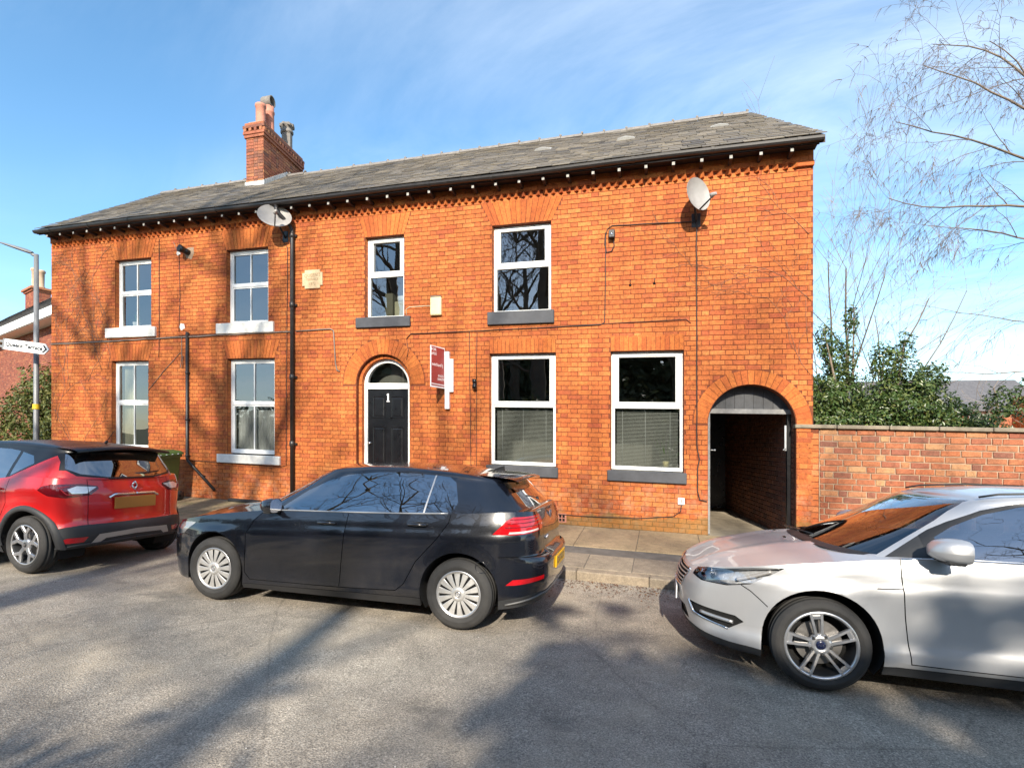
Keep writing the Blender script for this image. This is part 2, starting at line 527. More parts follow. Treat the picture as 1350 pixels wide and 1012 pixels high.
def lay(x0, x1, z0, zlen, ex, per=PER, crs=CRS, jt=JT, rnd=RB, mixb=0.0):
    """list of bricks (xa, xb, za, zb) for one face"""
    res = []
    n = int(round(zlen/crs))
    for i in range(n):
        za = z0 + i*crs; zb = za + crs; zm = (za+zb)/2
        cuts = ex(zm)
        free = []; cur = x0
        for a, b in cuts:
            if a > cur: free.append((cur, min(a, x1)))
            cur = max(cur, b)
        if cur < x1: free.append((cur, x1))
        x = x0 - per + (per/2 if i % 2 else 0.0) + rnd.uniform(-0.006, 0.006)
        k = 0
        while x < x1:
            w = per*2/3 if k % 2 == 0 else per/3
            if mixb and rnd.random() < mixb: w = per*2/3
            for a, b in free:
                xa, xb = max(x, a), min(x + w, b)
                if xb - xa > 0.028:
                    res.append((xa + jt/2, xb - jt/2, za + jt/2, zb - jt/2))
            x += w; k += 1
    return res

def brick_shape(mb, x0, x1, z0, z1, y, d, ch, rnd, wob=0.0012):
    """brick face proud of y by d (towards -y), chamfered arrises; 5 quads x2"""
    w = lambda: rnd.uniform(-wob, wob)
    tip = y - d - rnd.uniform(0, 0.0025)
    a = [(x0+w(), y+0.002, z0+w()), (x1+w(), y+0.002, z0+w()), (x1+w(), y+0.002, z1+w()), (x0+w(), y+0.002, z1+w())]
    b = [(a[0][0]+ch, tip, a[0][2]+ch), (a[1][0]-ch, tip, a[1][2]+ch), (a[2][0]-ch, tip, a[2][2]-ch), (a[3][0]+ch, tip, a[3][2]-ch)]
    mb.add(a + b, [(4,5,6,7),(0,1,5,4),(1,2,6,5),(2,3,7,6),(3,0,4,7)])

def cam_area(x0, x1, z0, z1):
    def pr(x, y, z):
        dx, dy = KX*x + CX - CAM_POS.x, y - CAM_POS.y
        th = RAD(CAM_YAW); X = dx*math.cos(th) + dy*math.sin(th); Y = -dx*math.sin(th) + dy*math.cos(th)
        return X/Y, (z - CAM_POS.z)/Y
    z0, z1 = z0*KZ, z1*KZ
    p, q = pr(x0, 0, z0), pr(x1, 0, z1)
    return (q[0]-p[0])*(q[1]-p[1])

bricks = [b for b in lay(XL, XR, 0.0, 5.12, excl)]
def seen(b):
    # hidden behind the cars / off frame pieces are not among the 300 built singly
    return b[2] > 0.95 or (0.0 < b[0] < 1.6 and b[2] > 0.05)
order = sorted(range(len(bricks)), key=lambda i: -cam_area(*bricks[i]) if seen(bricks[i]) else 1)
single = set(order[:300])
stuff = MB()
for i, b in enumerate(bricks):
    if i in single:
        continue
    brick_shape(stuff, *b, 0.0, 0.006, 0.002, RB)
o = stuff.build('brick_courses', M['brick'], wall); tag(o, kind='stuff')
# plain frieze bricks above the sawtooth course
fr = MB()
for b in lay(XL, XR, 5.195, 0.143, lambda z: []): brick_shape(fr, *b, -0.028, 0.005, 0.002, RB)
fr.box(XL, XR, -0.027, -0.001, 5.19, 5.345)
o = fr.build('frieze_brick_courses', M['brick'], wall); tag(o, kind='stuff')
# shared meshes for the single bricks, keyed by rounded size
bcache = {}
for i in sorted(single):
    x0, x1, z0, z1 = bricks[i]
    key = (round((x1-x0)*125), RB.randint(0, 1))
    if key not in bcache:
        mb = MB(); w = (x1-x0)/2; h = (z1-z0)/2
        brick_shape(mb, -w, w, -h, h, 0.0, 0.006, 0.002, RB)
        bcache[key] = mb.mesh('brick', M['brick'])
    o = mesh_obj('brick', bcache[key], wall)
    o.location = ((x0+x1)/2, 0, (z0+z1)/2)

# ---- arches
def voussoir(pts, y=0.0, d=0.007, m='voussoir', deep=0.05):
    mb = MB()
    cx = sum(p[0] for p in pts)/len(pts); cz = sum(p[1] for p in pts)/len(pts)
    loc = [((p[0]-cx)*0.90, (p[1]-cz)*0.975) for p in pts]
    mb.prism_y(loc, -d - RB.uniform(0, 0.003), deep)
    o = mb.build('voussoir', M[m], wall, (cx, y, cz))
    return o
def ring(cx, r, sp, th, n, a0=0.0, a1=math.pi, y=0.0, deep=0.05):
    for i in range(n):
        t0 = a0 + (a1-a0)*i/n; t1 = a0 + (a1-a0)*(i+1)/n
        P = lambda rr, t: (cx + rr*math.cos(t), sp + rr*math.sin(t))
        voussoir([P(r, t0), P(r+th, t0), P(r+th, t1), P(r, t1)], y, deep=deep)
ring(DCX, DR, DSP, DTH, 27)
ring(ACX, AR, ASP, ATH, 25)
for a, b, z0, z1, e in SPL:
    n = int(round((b-a)/0.066))
    for i in range(n):
        f0, f1 = i/n, (i+1)/n
        L = lambda f, zz, k: (a - k + (b - a + 2*k)*f, zz)
        sag = lambda f: 0.022*(1-(2*f-1)**2)
        voussoir([L(f0, z0+sag(f0)*0, 0), L(f1, z0+sag(f1)*0, 0), L(f1, z1, e), L(f0, z1, e)])
for a, b, z0, z1 in SOLD:
    n = int(round((b-a)/0.066))
    for i in range(n):
        x0 = a + (b-a)*i/n; x1 = a + (b-a)*(i+1)/n
        voussoir(rect(x0, x1, z0, z1))
# door inner ring and jambs, one half brick back
DIN = 0.062
ring(DCX, DR - DIN, DSP, DIN - 0.002, 21, y=0.085, deep=0.12)
for s in (-1, 1):
    mb = MB()
    for k in range(30):
        z0 = k*CRS + 0.02
        if z0 + CRS > DSP: break
        xa, xb = sorted((DCX + s*(DR-DIN), DCX + s*(DR+0.03)))
        brick_shape(mb, xa, xb, z0+0.004, z0+CRS-0.004, 0.09, 0.006, 0.002, RB)
    xa, xb = sorted((DCX + s*(DR-DIN+0.001), DCX + s*(DR+0.03)))
    mb.box(xa, xb, 0.0895, 0.2, -0.1, DSP)
    o = mb.build('door_jamb', M['brick'], wall)

# ---- sawtooth course: one diagonal brick each
st = MB(); w = 0.059
st.add([(-w,0.03,0),(0.030,-0.068,0),(w,0.03,0),(-w,0.03,0.074),(0.030,-0.068,0.074),(w,0.03,0.074)], [(0,1,4,3),(1,2,5,4),(0,2,1),(3,4,5)])
stm = st.mesh('sawtooth_brick', M['voussoir'])
x = XL + 0.07
while x < XR - 0.16:
    o = mesh_obj('sawtooth_brick', stm, wall); o.location = (x, 0, 5.116 + RB.uniform(-0.002, 0.002)); x += 0.1185
# plain corner brick ending the sawtooth
mb = MB(); mb.box(XR-0.20, XR+0.004, -0.055, 0.02, 5.122, 5.19, 0.004); mb.build('corner_brick', M['voussoir'], wall)
mb = MB(); mb.box(XL, XR, -0.0005, 0.0, 5.118, 5.192); mb.build('bed_joint', M['mortar'], wall)

def shear(o):
    for v in o.data.vertices: v.co.x -= SHR*(v.co.y + o.location.y)
    return o
# ---- other walls of the house (closing it off)
RY, RZ, DEP = 3.3, 7.695, 6.6
EY = -0.30; EZ = 5.40                    # eaves edge
SLOPE = (RZ - EZ)/(RY - EY)
gz = lambda y: EZ + (y - EY)*SLOPE if y <= RY else RZ - (y-RY)*SLOPE
for xa, tk in ((XL, 0.25), (XR-0.19, 0.19)):
    mb = MB()
    pts = [(0.325, -0.3), (DEP, -0.3), (DEP, gz(DEP)-0.12), (RY, RZ-0.12), (0.325, gz(0.325)-0.12)]
    mb.prism_x(pts, xa, xa+tk); shear(mb.build('gable_wall', M['farbrick'], house, recalc=True))
mb = MB(); mb.box(XL+0.25, XR-0.25, DEP-0.25, DEP-0.001, -0.3, 5.2); shear(mb.build('rear_wall', M['farbrick'], house))

# ---- roof
roof = MB()
prof = [(EY+0.02, EZ-0.02), (RY, RZ-0.02), (2*RY-EY, EZ-0.02), (2*RY-EY, EZ-0.10), (RY, RZ-0.10), (EY+0.02, EZ-0.10)]
roof.prism_x(prof, XL-0.03, XR+0.03)
roof = shear(roof.build('roof', M['soffit'], house, recalc=True))
sl_len = math.hypot(RY-EY, RZ-EZ)
sy, sz = (RY-EY)/sl_len, (RZ-EZ)/sl_len
RS = random.Random(5)
GAUGE, SW = 0.185, 0.262
def sag(x): return 0.030*math.sin((x-XL)*0.9) * math.sin((x-XL)*0.23+0.6) - 0.010*math.cos(x*1.7)
rows = int(sl_len/GAUGE)+1
slates = []
for i in range(rows):
    dxr = -SHR*(EY + i*GAUGE*sy)
    x = XL - 0.5 - (SW/2 if i % 2 else 0) + RS.uniform(-0.02, 0.02) - 1.2
    while x < XR + 0.05 + dxr:
        wv = SW*RS.uniform(0.86, 1.12)
        xa, xb = max(x, XL-0.06+dxr), min(x+wv, XR+0.06+dxr)
        if xb - xa > 0.05: slates.append((xa, xb, i))
        x += wv
def slate_geo(mb, xa, xb, i, centre=None):
    s0 = i*GAUGE + RS.uniform(-0.012, 0.012); s1 = min(s0 + GAUGE + 0.06, sl_len)
    t0 = RS.uniform(0.012, 0.020); t1 = RS.uniform(-0.001, 0.003); g = 0.004
    j = RS.uniform(-0.006, 0.006)
    def P(x, s, up):
        dz = sag(x)*math.sin(math.pi*min(1, s/sl_len)*0.9+0.15)
        return Vector((x, EY - 0.03 + s*sy - up*sz, EZ + s*sz + up*sy + dz))
    q = [P(xa+g, s0, t0), P(xb-g, s0+j, t0), P(xb-g, s1, t1), P(xa+g, s1, t1), P(xa+g, s0, t0-0.010), P(xb-g, s0+j, t0-0.010)]
    if centre is not None: q = [p - centre for p in q]
    mb.add(q, [(0,1,2,3),(4,5,1,0),(4,0,3),(5,2,1)])
def slate_rank(s):
    xm = (s[0]+s[1])/2; d = math.hypot(xm, 6 + s[2]*GAUGE*sy)
    return -(s[1]-s[0])/d**2 * (1 + 0.35*max(0, xm))
so = sorted(range(len(slates)), key=lambda k: slate_rank(slates[k]))
ss = set(so[:300]); smb = MB()
for k, (xa, xb, i) in enumerate(slates):
    if k in ss:
        c = Vector(((xa+xb)/2, EY + i*GAUGE*sy, EZ + i*GAUGE*sz)); mb = MB(); slate_geo(mb, xa, xb, i, c)
        mb.build('slate', M['slate'], roof, c)
    else: slate_geo(smb, xa, xb, i)
# rear slope, unseen side
for i in range(int(sl_len/GAUGE)):
    s = i*GAUGE
    dxr = -SHR*(2*RY-EY-s*sy)
    smb.add([(XL-0.05, 2*RY-EY+0.03-s*sy, EZ+s*sz+0.02), (XR+0.05, 2*RY-EY+0.03-s*sy, EZ+s*sz+0.02), (XR+0.05, 2*RY-EY+0.03-(s+GAUGE)*sy, EZ+(s+GAUGE)*sz), (XL-0.05, 2*RY-EY+0.03-(s+GAUGE)*sy, EZ+(s+GAUGE)*sz)], [(0,3,2,1)])
    for q_ in range(1, 5): v_ = smb.v[-q_]; smb.v[-q_] = (v_[0]+dxr, v_[1], v_[2])
tag(smb.build('slate_courses', M['slate'], roof), kind='stuff')
# ridge tiles
x = XL - 0.06 - SHR*RY
rt = MB(); L = 0.44
for s in (0, 1):
    pass
ring_n = 7
vs = []; fs = []
for xx in (0, L):
    for rr in (0.095, 0.078):
        for k in range(ring_n):
            a = math.pi*(0.02 + 0.96*k/(ring_n-1))
            vs.append((xx, math.cos(a)*rr*1.15, math.sin(a)*rr))
n = ring_n
for k in range(n-1):
    fs += [(k, 2*n+k, 2*n+k+1, k+1), (n+k, n+k+1, 3*n+k+1, 3*n+k), (k, k+1, n+k+1, n+k), (2*n+k, 3*n+k, 3*n+k+1, 2*n+k+1)]
rt.add(vs, fs, False)
# raised roll at one end
rt.box(L-0.035, L+0.012, -0.03, 0.03, 0.095, 0.135, 0.006)
rtm = rt.mesh('ridge_tile', M['greypot'])
while x < XR - SHR*RY - 0.2:
    o = mesh_obj('ridge_tile', rtm, roof)
    o.location = (x, RY, RZ - 0.045 + sag(x)*0.5 + RS.uniform(-0.006, 0.006)); o.rotation_euler = (0, RS.uniform(-0.012, 0.012), 0)
    x += L + 0.008
# roof vents
for (xv, sv) in ((-0.94, 2.43), (0.55, 2.43), (2.08, 2.43)):
    mb = MB(); c = Vector((xv - SHR*(EY+sv*sy), EY + sv*sy, EZ + sv*sz + 0.02))
    U = Vector((1, 0, 0)); V = Vector((0, sy, sz)); N = Vector((0, -sz, sy))
    prof_ = [(-0.16, 0.0), (-0.13, 0.035), (0, 0.055), (0.13, 0.035), (0.16, 0.0)]
    rows_ = [[tuple(U*a + V*b + N*(h*k)) for a, h in prof_] for b, k in ((-0.10, 1.0), (-0.085, 1.15), (0.05, 0.7), (0.14, 0.1))]
    mb.grid(rows_, True)
    mb.add([tuple(U*a + V*-0.10 + N*h) for a, h in prof_], [(0, 1, 2, 3, 4)])
    mb.build('roof_vent', M['roofvent'], roof, c, recalc=True)
# verge strip, right gable, and mortar fillet
for xa in (XR+0.012, XL-0.045):
    mb = MB(); mb.prism_x([(EY, EZ-0.11), (RY, RZ-0.11), (RY, RZ-0.005), (EY, EZ-0.005)], xa, xa+0.03)
    shear(mb.build('verge_board', M['soffit'], roof, recalc=True))
# soffit, fascia, gutter, rafter ends
mb = MB(); mb.box(XL-0.02, XR+0.02, EY+0.06, 0.0, 5.345, 5.36); mb.build('soffit_board', M['soffit'], house)
mb = MB(); mb.box(XL-0.02, XR+0.02, EY+0.045, EY+0.06, 5.30, 5.40); mb.build('fascia_board', M['soffit'], house)
rb = MB(); rb.box(-0.021, 0.021, -0.225, -0.001, -0.028, 0.022, 0.004)
rb.cm = 1; rb.box(-0.019, 0.019, -0.229, -0.2255, -0.026, 0.018)  # pale cap paints in the sun on the end of each dark rafter
rbm = rb.mesh('rafter_end', [M['soffit'], M['raftlit']])
x = XL + 0.22
while x < XR - 0.05:
    o = mesh_obj('rafter_end', rbm, house); o.location = (x, -0.0285, 5.268); x += 0.372
gut = MB()
gp = [(-0.055, 0.0), (-0.05, -0.03), (-0.03, -0.052), (0, -0.06), (0.03, -0.052), (0.05, -0.03), (0.055, 0.0)]
gi = [(a*0.9, b*0.9+0.001) for a, b in reversed(gp)]
loop = gp + gi
gx = [XL-0.06, -9.0, -7.0, -5.319, -3.0, -1.0, 1.0, XR+0.06]
rows_ = []
for xx in gx:
    dz = 0.010*math.sin(xx*1.3)
    rows_.append([(xx, EY-0.005+a, 5.375+b+dz) for a, b in loop + loop[:1]])
gut.grid(rows_, False)
for xx in (XL-0.06, XR+0.06):
    dz = 0.010*math.sin(xx*1.3); gut.add([(xx, EY-0.005+a, 5.375+b+dz) for a, b in gp], [tuple(range(len(gp)))])
gutter = gut.build('gutter', M['gutter'], house, recalc=True)
for k in range(14):
    xx = XL + 0.4 + k*1.05; dz = 0.010*math.sin(xx*1.3); mb = MB()
    mb.grid([[(xx+e, EY-0.005+a*1.12, 5.375+b*1.14+dz) for a, b in gp] for e in (-0.02, 0.02)], False)
    mb.build('gutter_bracket', M['gutter'], gutter)

# ---- windows
def window(x0, x1, z0, z1, style, sill, name='window', back=0.085):
    w = empty('window', ((x0+x1)/2, 0, z0), parent=house)
    ox, oz = (x0+x1)/2, z0
    hw = (x1-x0)/2; hh = z1-z0
    fz0 = 0.035                                        # frame stands on the sill
    fr = MB(); fw = 0.050; y0, y1 = back, back+0.07
    g = 0.004
    L, Rr, B, T = -hw+g, hw-g, fz0, hh-g
    top = 0.052
    fr.box(L, L+fw, y0, y1, B, T, 0.004); fr.box(Rr-fw, Rr, y0, y1, B, T, 0.004)
    fr.box(L+fw, Rr-fw, y0+0.001, y1, T-top, T, 0.004); fr.box(L+fw, Rr-fw, y0+0.001, y1, B, B+0.055, 0.004)
    mid = B + (T-B)*(0.53 if style != 'two' else 0.535)
    fr.box(L+fw, Rr-fw, y0+0.001, y1, mid-0.024, mid+0.024, 0.004)
    panes = []
    if style == 'four':
        for a, b in ((B+0.055, mid-0.024), (mid+0.024, T-top)):
            s = 0.026; yy = y0+0.012
            fr.box(L+fw, L+fw+s, yy, y1-0.004, a, b); fr.box(Rr-fw-s, Rr-fw, yy, y1-0.004, a, b)
            fr.box(L+fw+s, Rr-fw-s, yy+0.001, y1-0.004, a, a+s); fr.box(L+fw+s, Rr-fw-s, yy+0.001, y1-0.004, b-s, b)
            panes += [(L+fw+s, -0.010, a+s, b-s), (0.010, Rr-fw-s, a+s, b-s)]
        bars = [(-0.010, 0.010, B+0.081, mid-0.050), (-0.010, 0.010, mid+0.050, T-top-0.026)]
    else:
        a, b = mid+0.024, T-top; s = 0.058; yy = y0-0.012     # opening top light stands proud
        fr.box(L+0.012, L+fw+s, yy, y1-0.012, a-0.012, b+0.02, 0.005); fr.box(Rr-fw-s, Rr-0.012, yy, y1-0.012, a-0.012, b+0.02, 0.005)
        fr.box(L+fw+s, Rr-fw-s, yy+0.001, y1-0.012, a-0.012, a+s-0.01, 0.005); fr.box(L+fw+s, Rr-fw-s, yy+0.001, y1-0.012, b-s+0.03, b+0.02, 0.005)
        panes += [(L+fw+s, Rr-fw-s, a+s-0.01, b-s+0.03)]
        panes += [(L+fw, Rr-fw, B+0.055, mid-0.024)]
        bars = []
        # trickle vent
        mb = MB(); mb.box(-0.15, 0.15, yy-0.012, yy-0.0005, b-0.012, b+0.006, 0.003); mb.build('trickle_vent', M['white'], w)
    fr.build('frame', M['white'], w)
    for a, b, c, d in bars:
        mb = MB(); mb.box(a, b, y0+0.014, y1-0.01, c, d); mb.build('glazing_bar', M['white'], w)
    for a, b, c, d in panes:
        mb = MB(); e = 0.003
        t1, t2 = RB.uniform(-0.003, 0.003), RB.uniform(-0.003, 0.003)
        yy = y0+0.032
        mb.add([(a-e, yy+t1, c-e), (b+e, yy-t1, c-e), (b+e, yy-t1+t2, d+e), (a-e, yy+t1+t2, d+e)], [(0,1,2,3)])
        mb.build('pane', M['pane'], w)
    sx0, sx1, sz0, sz1, sm = sill
    mb = MB(); mb.box(sx0-ox, sx1-ox, -0.055, back+0.02, sz0-oz, sz1-oz, 0.008)
    if sm == 'darksill':
        s_ = mb.build('sill', M[sm], w)
    else:
        s_ = mb.build('sill', M[sm], w)
    # reveal lining: brick returns either side
    for s in (-1, 1):
        mb = MB(); k = 0
        while (k+1)*CRS < hh:
            xx = s*(hw+0.0)
            a, b = 0.004, back+0.05
            q = [(xx - s*0.003, a, k*CRS+0.004), (xx - s*0.003, b, k*CRS+0.004), (xx - s*0.003, b, (k+1)*CRS-0.004), (xx - s*0.003, a, (k+1)*CRS-0.004)]
            mb.add(q, [(0,1,2,3) if s < 0 else (3,2,1,0)]); k += 1
        mb.build('reveal_bricks', M['brick'], w); 
    # room behind
    rm = MB(); d = 2.2; e = 0.25
    rm.box(-hw-e, hw+e, 0.325, 0.325+d, -0.35, hh+0.25)
    me = rm.mesh('room', M['room']); me.flip_normals()
    # remove the front face so that the window looks in
    bm = bmesh.new(); bm.from_mesh(me)
    bmesh.ops.delete(bm, geom=[f for f in bm.faces if all(abs(v.co.y-0.325) < 1e-5 for v in f.verts)], context='FACES')
    bm.to_mesh(me); bm.free()
    shear(mesh_obj('room_lining', me, w))
    return w
WS = 'whitestone'; DS = 'darksill'
w1 = window(*UP[0], UZ0, UZ1, 'four', (-9.80,-8.50,3.13,3.325,WS))
w2 = window(*UP[1], UZ0, UZ1, 'four', (-7.02,-5.74,3.13,3.325,WS))
w3 = window(*LO[0], LZ0, LZ1, 'four', (-9.86,-8.55,0.69,0.88,WS))
w4 = window(*LO[1], LZ0, LZ1, 'four', (-7.0,-5.60,0.70,0.86,WS))
w5 = window(*UP[2], UZ0, UZ1, 'two', (-4.05,-3.03,3.145,3.32,DS))
w6 = window(*UP[3], UZ0, UZ1, 'two', (-1.68,-0.61,3.115,3.32,DS))
w7 = window(*LO[2], LZ0, LZ1, 'two', (-1.70,-0.55,0.715,0.875,DS))
w8 = window(*LO[3], LZ0, LZ1, 'two', (0.19,1.305,0.715,0.875,DS))

# ---- front door
door = empty('front_door', (DCX, 0.19, 0.0), parent=house)
fo = DR - DIN - 0.003; fi = fo - 0.058
mb = MB()
mb.box(-fo, -fi, -0.03, 0.05, 0.0, DSP+0.0, 0.003); mb.box(fi, fo, -0.03, 0.05, 0.0, DSP, 0.003)
mb.box(-fi, fi, -0.032, 0.05, DSP-0.07, DSP+0.035, 0.004)
# arched head of the frame
n = 20; P = lambda r, t: (r*math.cos(t), DSP + r*math.sin(t))
for i in range(n):
    t0, t1 = math.pi*i/n, math.pi*(i+1)/n
    mb.prism_y([P(fi, t0), P(fo, t0), P(fo, t1), P(fi, t1)], -0.03, 0.05)
mb.build('door_frame', M['white'], door)
mb = MB(); mb.box(-fi, fi, 0.0, 0.035, 0.03, DSP-0.07)
leaf = mb.build('door_leaf', M['black'], door)
pw = fi*2
def door_panel(x0, x1, z0, z1):
    m2 = MB(); c = ((x0+x1)/2, 0, (z0+z1)/2)
    hx, hz = (x1-x0)/2, (z1-z0)/2
    # moulding: raised rim, sunk, raised field
    rr = [(0.0, 0.0), (0.006, -0.010), (0.016, -0.010), (0.028, 0.004), (0.050, -0.004)]
    vs = []
    for ins, yy in rr:
        vs += [(-hx+ins, yy, -hz+ins), (hx-ins, yy, -hz+ins), (hx-ins, yy, hz-ins), (-hx+ins, yy, hz-ins)]
    fs = []
    for i in range(len(rr)-1):
        for k in range(4): fs.append((i*4+k, i*4+(k+1) % 4, (i+1)*4+(k+1) % 4, (i+1)*4+k))
    b = (len(rr)-1)*4; fs.append((b, b+1, b+2, b+3))
    m2.add(vs, fs); m2.build('door_panel', M['black'], door, (c[0], -0.0005, c[2]))
for s in (-1, 1):
    a, b = sorted((s*0.045, s*(fi-0.085)))
    door_panel(a, b, 1.60, 1.99); door_panel(a, b, 0.80, 1.46); door_panel(a, b, 0.16, 0.62)
mb = MB(); mb.box(-0.125, 0.125, -0.014, -0.002, 0.672, 0.735, 0.004); lb = mb.build('letter_box', M['chrome'], door)
mb = MB(); mb.box(-0.105, 0.105, -0.017, -0.0145, 0.683, 0.724, 0.001); mb.build('letter_flap', M['chrome'], door)
for zz in (1.16, 0.56):
    mb = MB(); mb.lathe([(0.0, -0.05), (0.020, -0.045), (0.024, -0.03), (0.012, -0.018), (0.016, -0.001), (0.0, -0.001)], 16, axis='y'); mb.build('door_knob' if zz > 1 else 'lock', M['chrome'], door, (-fi+0.045, 0, zz), recalc=True)
mb = MB(); mb.prism_y([(-0.012, 0), (0.014, 0), (0.014, 0.13), (-0.002, 0.13), (-0.026, 0.112), (-0.026, 0.098), (-0.012, 0.105)], -0.008, -0.0005)
mb.box(-0.03, 0.032, -0.008, -0.0006, -0.012, -0.0005)
mb.build('house_number', M['signwhite'], door, (0.0, 0, 1.90), recalc=True)
mb = MB(); pts = [P(fi-0.001, math.pi*i/20) for i in range(21)]; pts = [(p[0], p[1]+0.034 if 0 else max(p[1], DSP+0.034)) for p in pts]
mb.add([(p[0], 0.012, p[1]) for p in pts], [tuple(range(21))]); mb.build('fanlight_pane', M['pane'], door, recalc=True)
mb = MB(); mb.box(-fo-0.02, fo+0.02, 0.30, 2.0, -0.1, 2.9); mb.build('hall_lining', M['room'], door)
mb = MB(); mb.box(-fo-0.05, fo+0.05, -0.30, 0.06, -0.05, 0.029, 0.01); mb.build('door_step', M['stone'], door)

# ---- covered passage (alley) under the house
al = empty('passage', (ACX, 0, 0), parent=house)
RA = random.Random(3)
mb = MB()
xr = AR + 0.006; xl = -AR - 0.006
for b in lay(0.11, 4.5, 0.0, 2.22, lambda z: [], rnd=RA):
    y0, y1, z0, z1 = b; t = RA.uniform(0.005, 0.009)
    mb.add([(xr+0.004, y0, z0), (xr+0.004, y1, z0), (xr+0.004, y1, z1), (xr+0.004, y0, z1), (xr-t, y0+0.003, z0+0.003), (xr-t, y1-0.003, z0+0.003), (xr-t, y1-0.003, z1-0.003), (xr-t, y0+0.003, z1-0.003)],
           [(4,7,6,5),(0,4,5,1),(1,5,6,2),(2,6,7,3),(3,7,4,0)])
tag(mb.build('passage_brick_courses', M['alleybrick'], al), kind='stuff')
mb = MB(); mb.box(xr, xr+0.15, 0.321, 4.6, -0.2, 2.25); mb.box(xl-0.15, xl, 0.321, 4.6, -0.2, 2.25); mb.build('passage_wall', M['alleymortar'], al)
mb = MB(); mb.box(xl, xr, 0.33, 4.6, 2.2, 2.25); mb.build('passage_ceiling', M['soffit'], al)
mb = MB(); mb.box(xl, xr, 4.3, 4.35, 0.0, 2.2); mb.build('passage_dark_end', M['black'], al)  # black sheet closing the far end, standing for the darkness down the passage
# tympanum of vertical boards above the beam, set back in the arch
TB = 0.22
nb = 9
for i in range(nb):
    x0 = -AR + 2*AR*i/nb; x1 = -AR + 2*AR*(i+1)/nb
    ztop = lambda x: ASP + math.sqrt(max(0, (AR+0.01)**2 - x*x)) 
    mb = MB(); zb = 1.825
    pts = [(x0+0.002, zb), (x1-0.002, zb), (x1-0.002, max(zb+0.01, ztop(x1))), ((x0+x1)/2, max(zb+0.01, ztop((x0+x1)/2))), (x0+0.002, max(zb+0.01, ztop(x0)))]
    mb.prism_y(pts, TB + RA.uniform(0, 0.006), TB+0.03); mb.build('board', M['boards'], al)
mb = MB(); mb.box(-AR, AR, TB-0.045, TB+0.02, 1.755, 1.824, 0.004); mb.build('beam', M['beamgrey'], al)
mb = MB(); mb.box(-AR, -AR+0.035, 0.10, TB+0.03, 0.0, 1.754, 0.003); mb.build('gate_post', M['beamgrey'], al)
mb = MB(); mb.box(AR-0.075, AR, TB-0.02, TB+0.05, 0.0, 1.754, 0.003); mb.build('gate_post', M['black'], al)
# gate leaf folded open against the right wall
mb = MB(); mb.box(AR-0.05, AR-0.02, 0.30, 0.42, 0.05, 1.74); mb.build('gate_leaf_edge', M['black'], al)
mb = MB(); mb.box(AR-0.105, AR-0.077, TB-0.01, TB+0.01, 1.24, 1.60, 0.004); mb.tube([(AR-0.09, TB-0.02, 1.27), (AR-0.13, TB-0.04, 1.25)], 0.008, 6); mb.build('gate_bolt', M['steel'], al)
mb = MB(); mb.tube([(-AR+0.03, 0.14, 1.22), (-AR+0.10, 0.14, 1.22)], 0.007, 6); mb.lathe([(0.0,-0.012),(0.014,-0.008),(0.014,0.008),(0,0.012)], 10, (-AR+0.10, 0.14, 1.22), 'x'); mb.build('gate_latch', M['steel'], al)
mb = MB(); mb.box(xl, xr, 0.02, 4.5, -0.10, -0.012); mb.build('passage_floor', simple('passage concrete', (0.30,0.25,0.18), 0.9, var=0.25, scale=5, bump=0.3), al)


for o in list(al.children):
    if max(v.co.y for v in o.data.vertices) + o.location.y > 0.5: shear(o)
# ---- chimney (straddles the ridge)
CX0, CX1, CY0, CY1 = -7.936, -7.467, 2.20, 3.95
chim = MB(); chim.box(CX0+0.006, CX1-0.006, CY0+0.006, CY1-0.006, 6.4, 8.55)
chim = chim.build('chimney', M['gwmortar'], house)
RC = random.Random(21)
def wall_course(mb, x0, x1, y0, y1, z, h, out, k):
    """one course of bricks round a rectangular stack, as boxes on the four faces"""
    for (a0, a1, face) in ((x0, x1, 'f'), (y0, y1, 'r'), (x0, x1, 'b'), (y0, y1, 'l')):
        a = a0 - (0.11 if k % 2 else 0.0)
        i = k
        while a < a1 - 0.01:
            w = 0.215 if i % 2 == 0 else 0.11
            s, e = max(a, a0), min(a+w, a1)
            if e - s > 0.02:
                t = out + RC.uniform(0.004, 0.009); g = 0.005
                if face == 'f': mb.box(s+g, e-g, y0-t, y0+0.03, z+g, z+h-g)
                elif face == 'b': mb.box(s+g, e-g, y1-0.03, y1+t, z+g, z+h-g)
                elif face == 'r': mb.box(x1-0.03, x1+t, s+g, e-g, z+g, z+h-g)
                else: mb.box(x0-t, x0+0.03, s+g, e-g, z+g, z+h-g)
            a += w; i += 1
mb = MB(); k = 0; z = 6.45
while z < 8.19:
    wall_course(mb, CX0, CX1, CY0, CY1, z, CRS, 0.0, k); z += CRS; k += 1
tag(mb.build('chimney_brick_courses', M['chimbrick'], chim), kind='stuff')
mb = MB()
for (z, o_) in ((8.20, 0.04), (8.27, 0.06), (8.41, 0.065), (8.48, 0.03)):
    mb.box(CX0-o_, CX1+o_, CY0-o_, CY1+o_, z, z+0.066, 0.006)
mb.build('corbel_course', M['chimbrick'], chim)
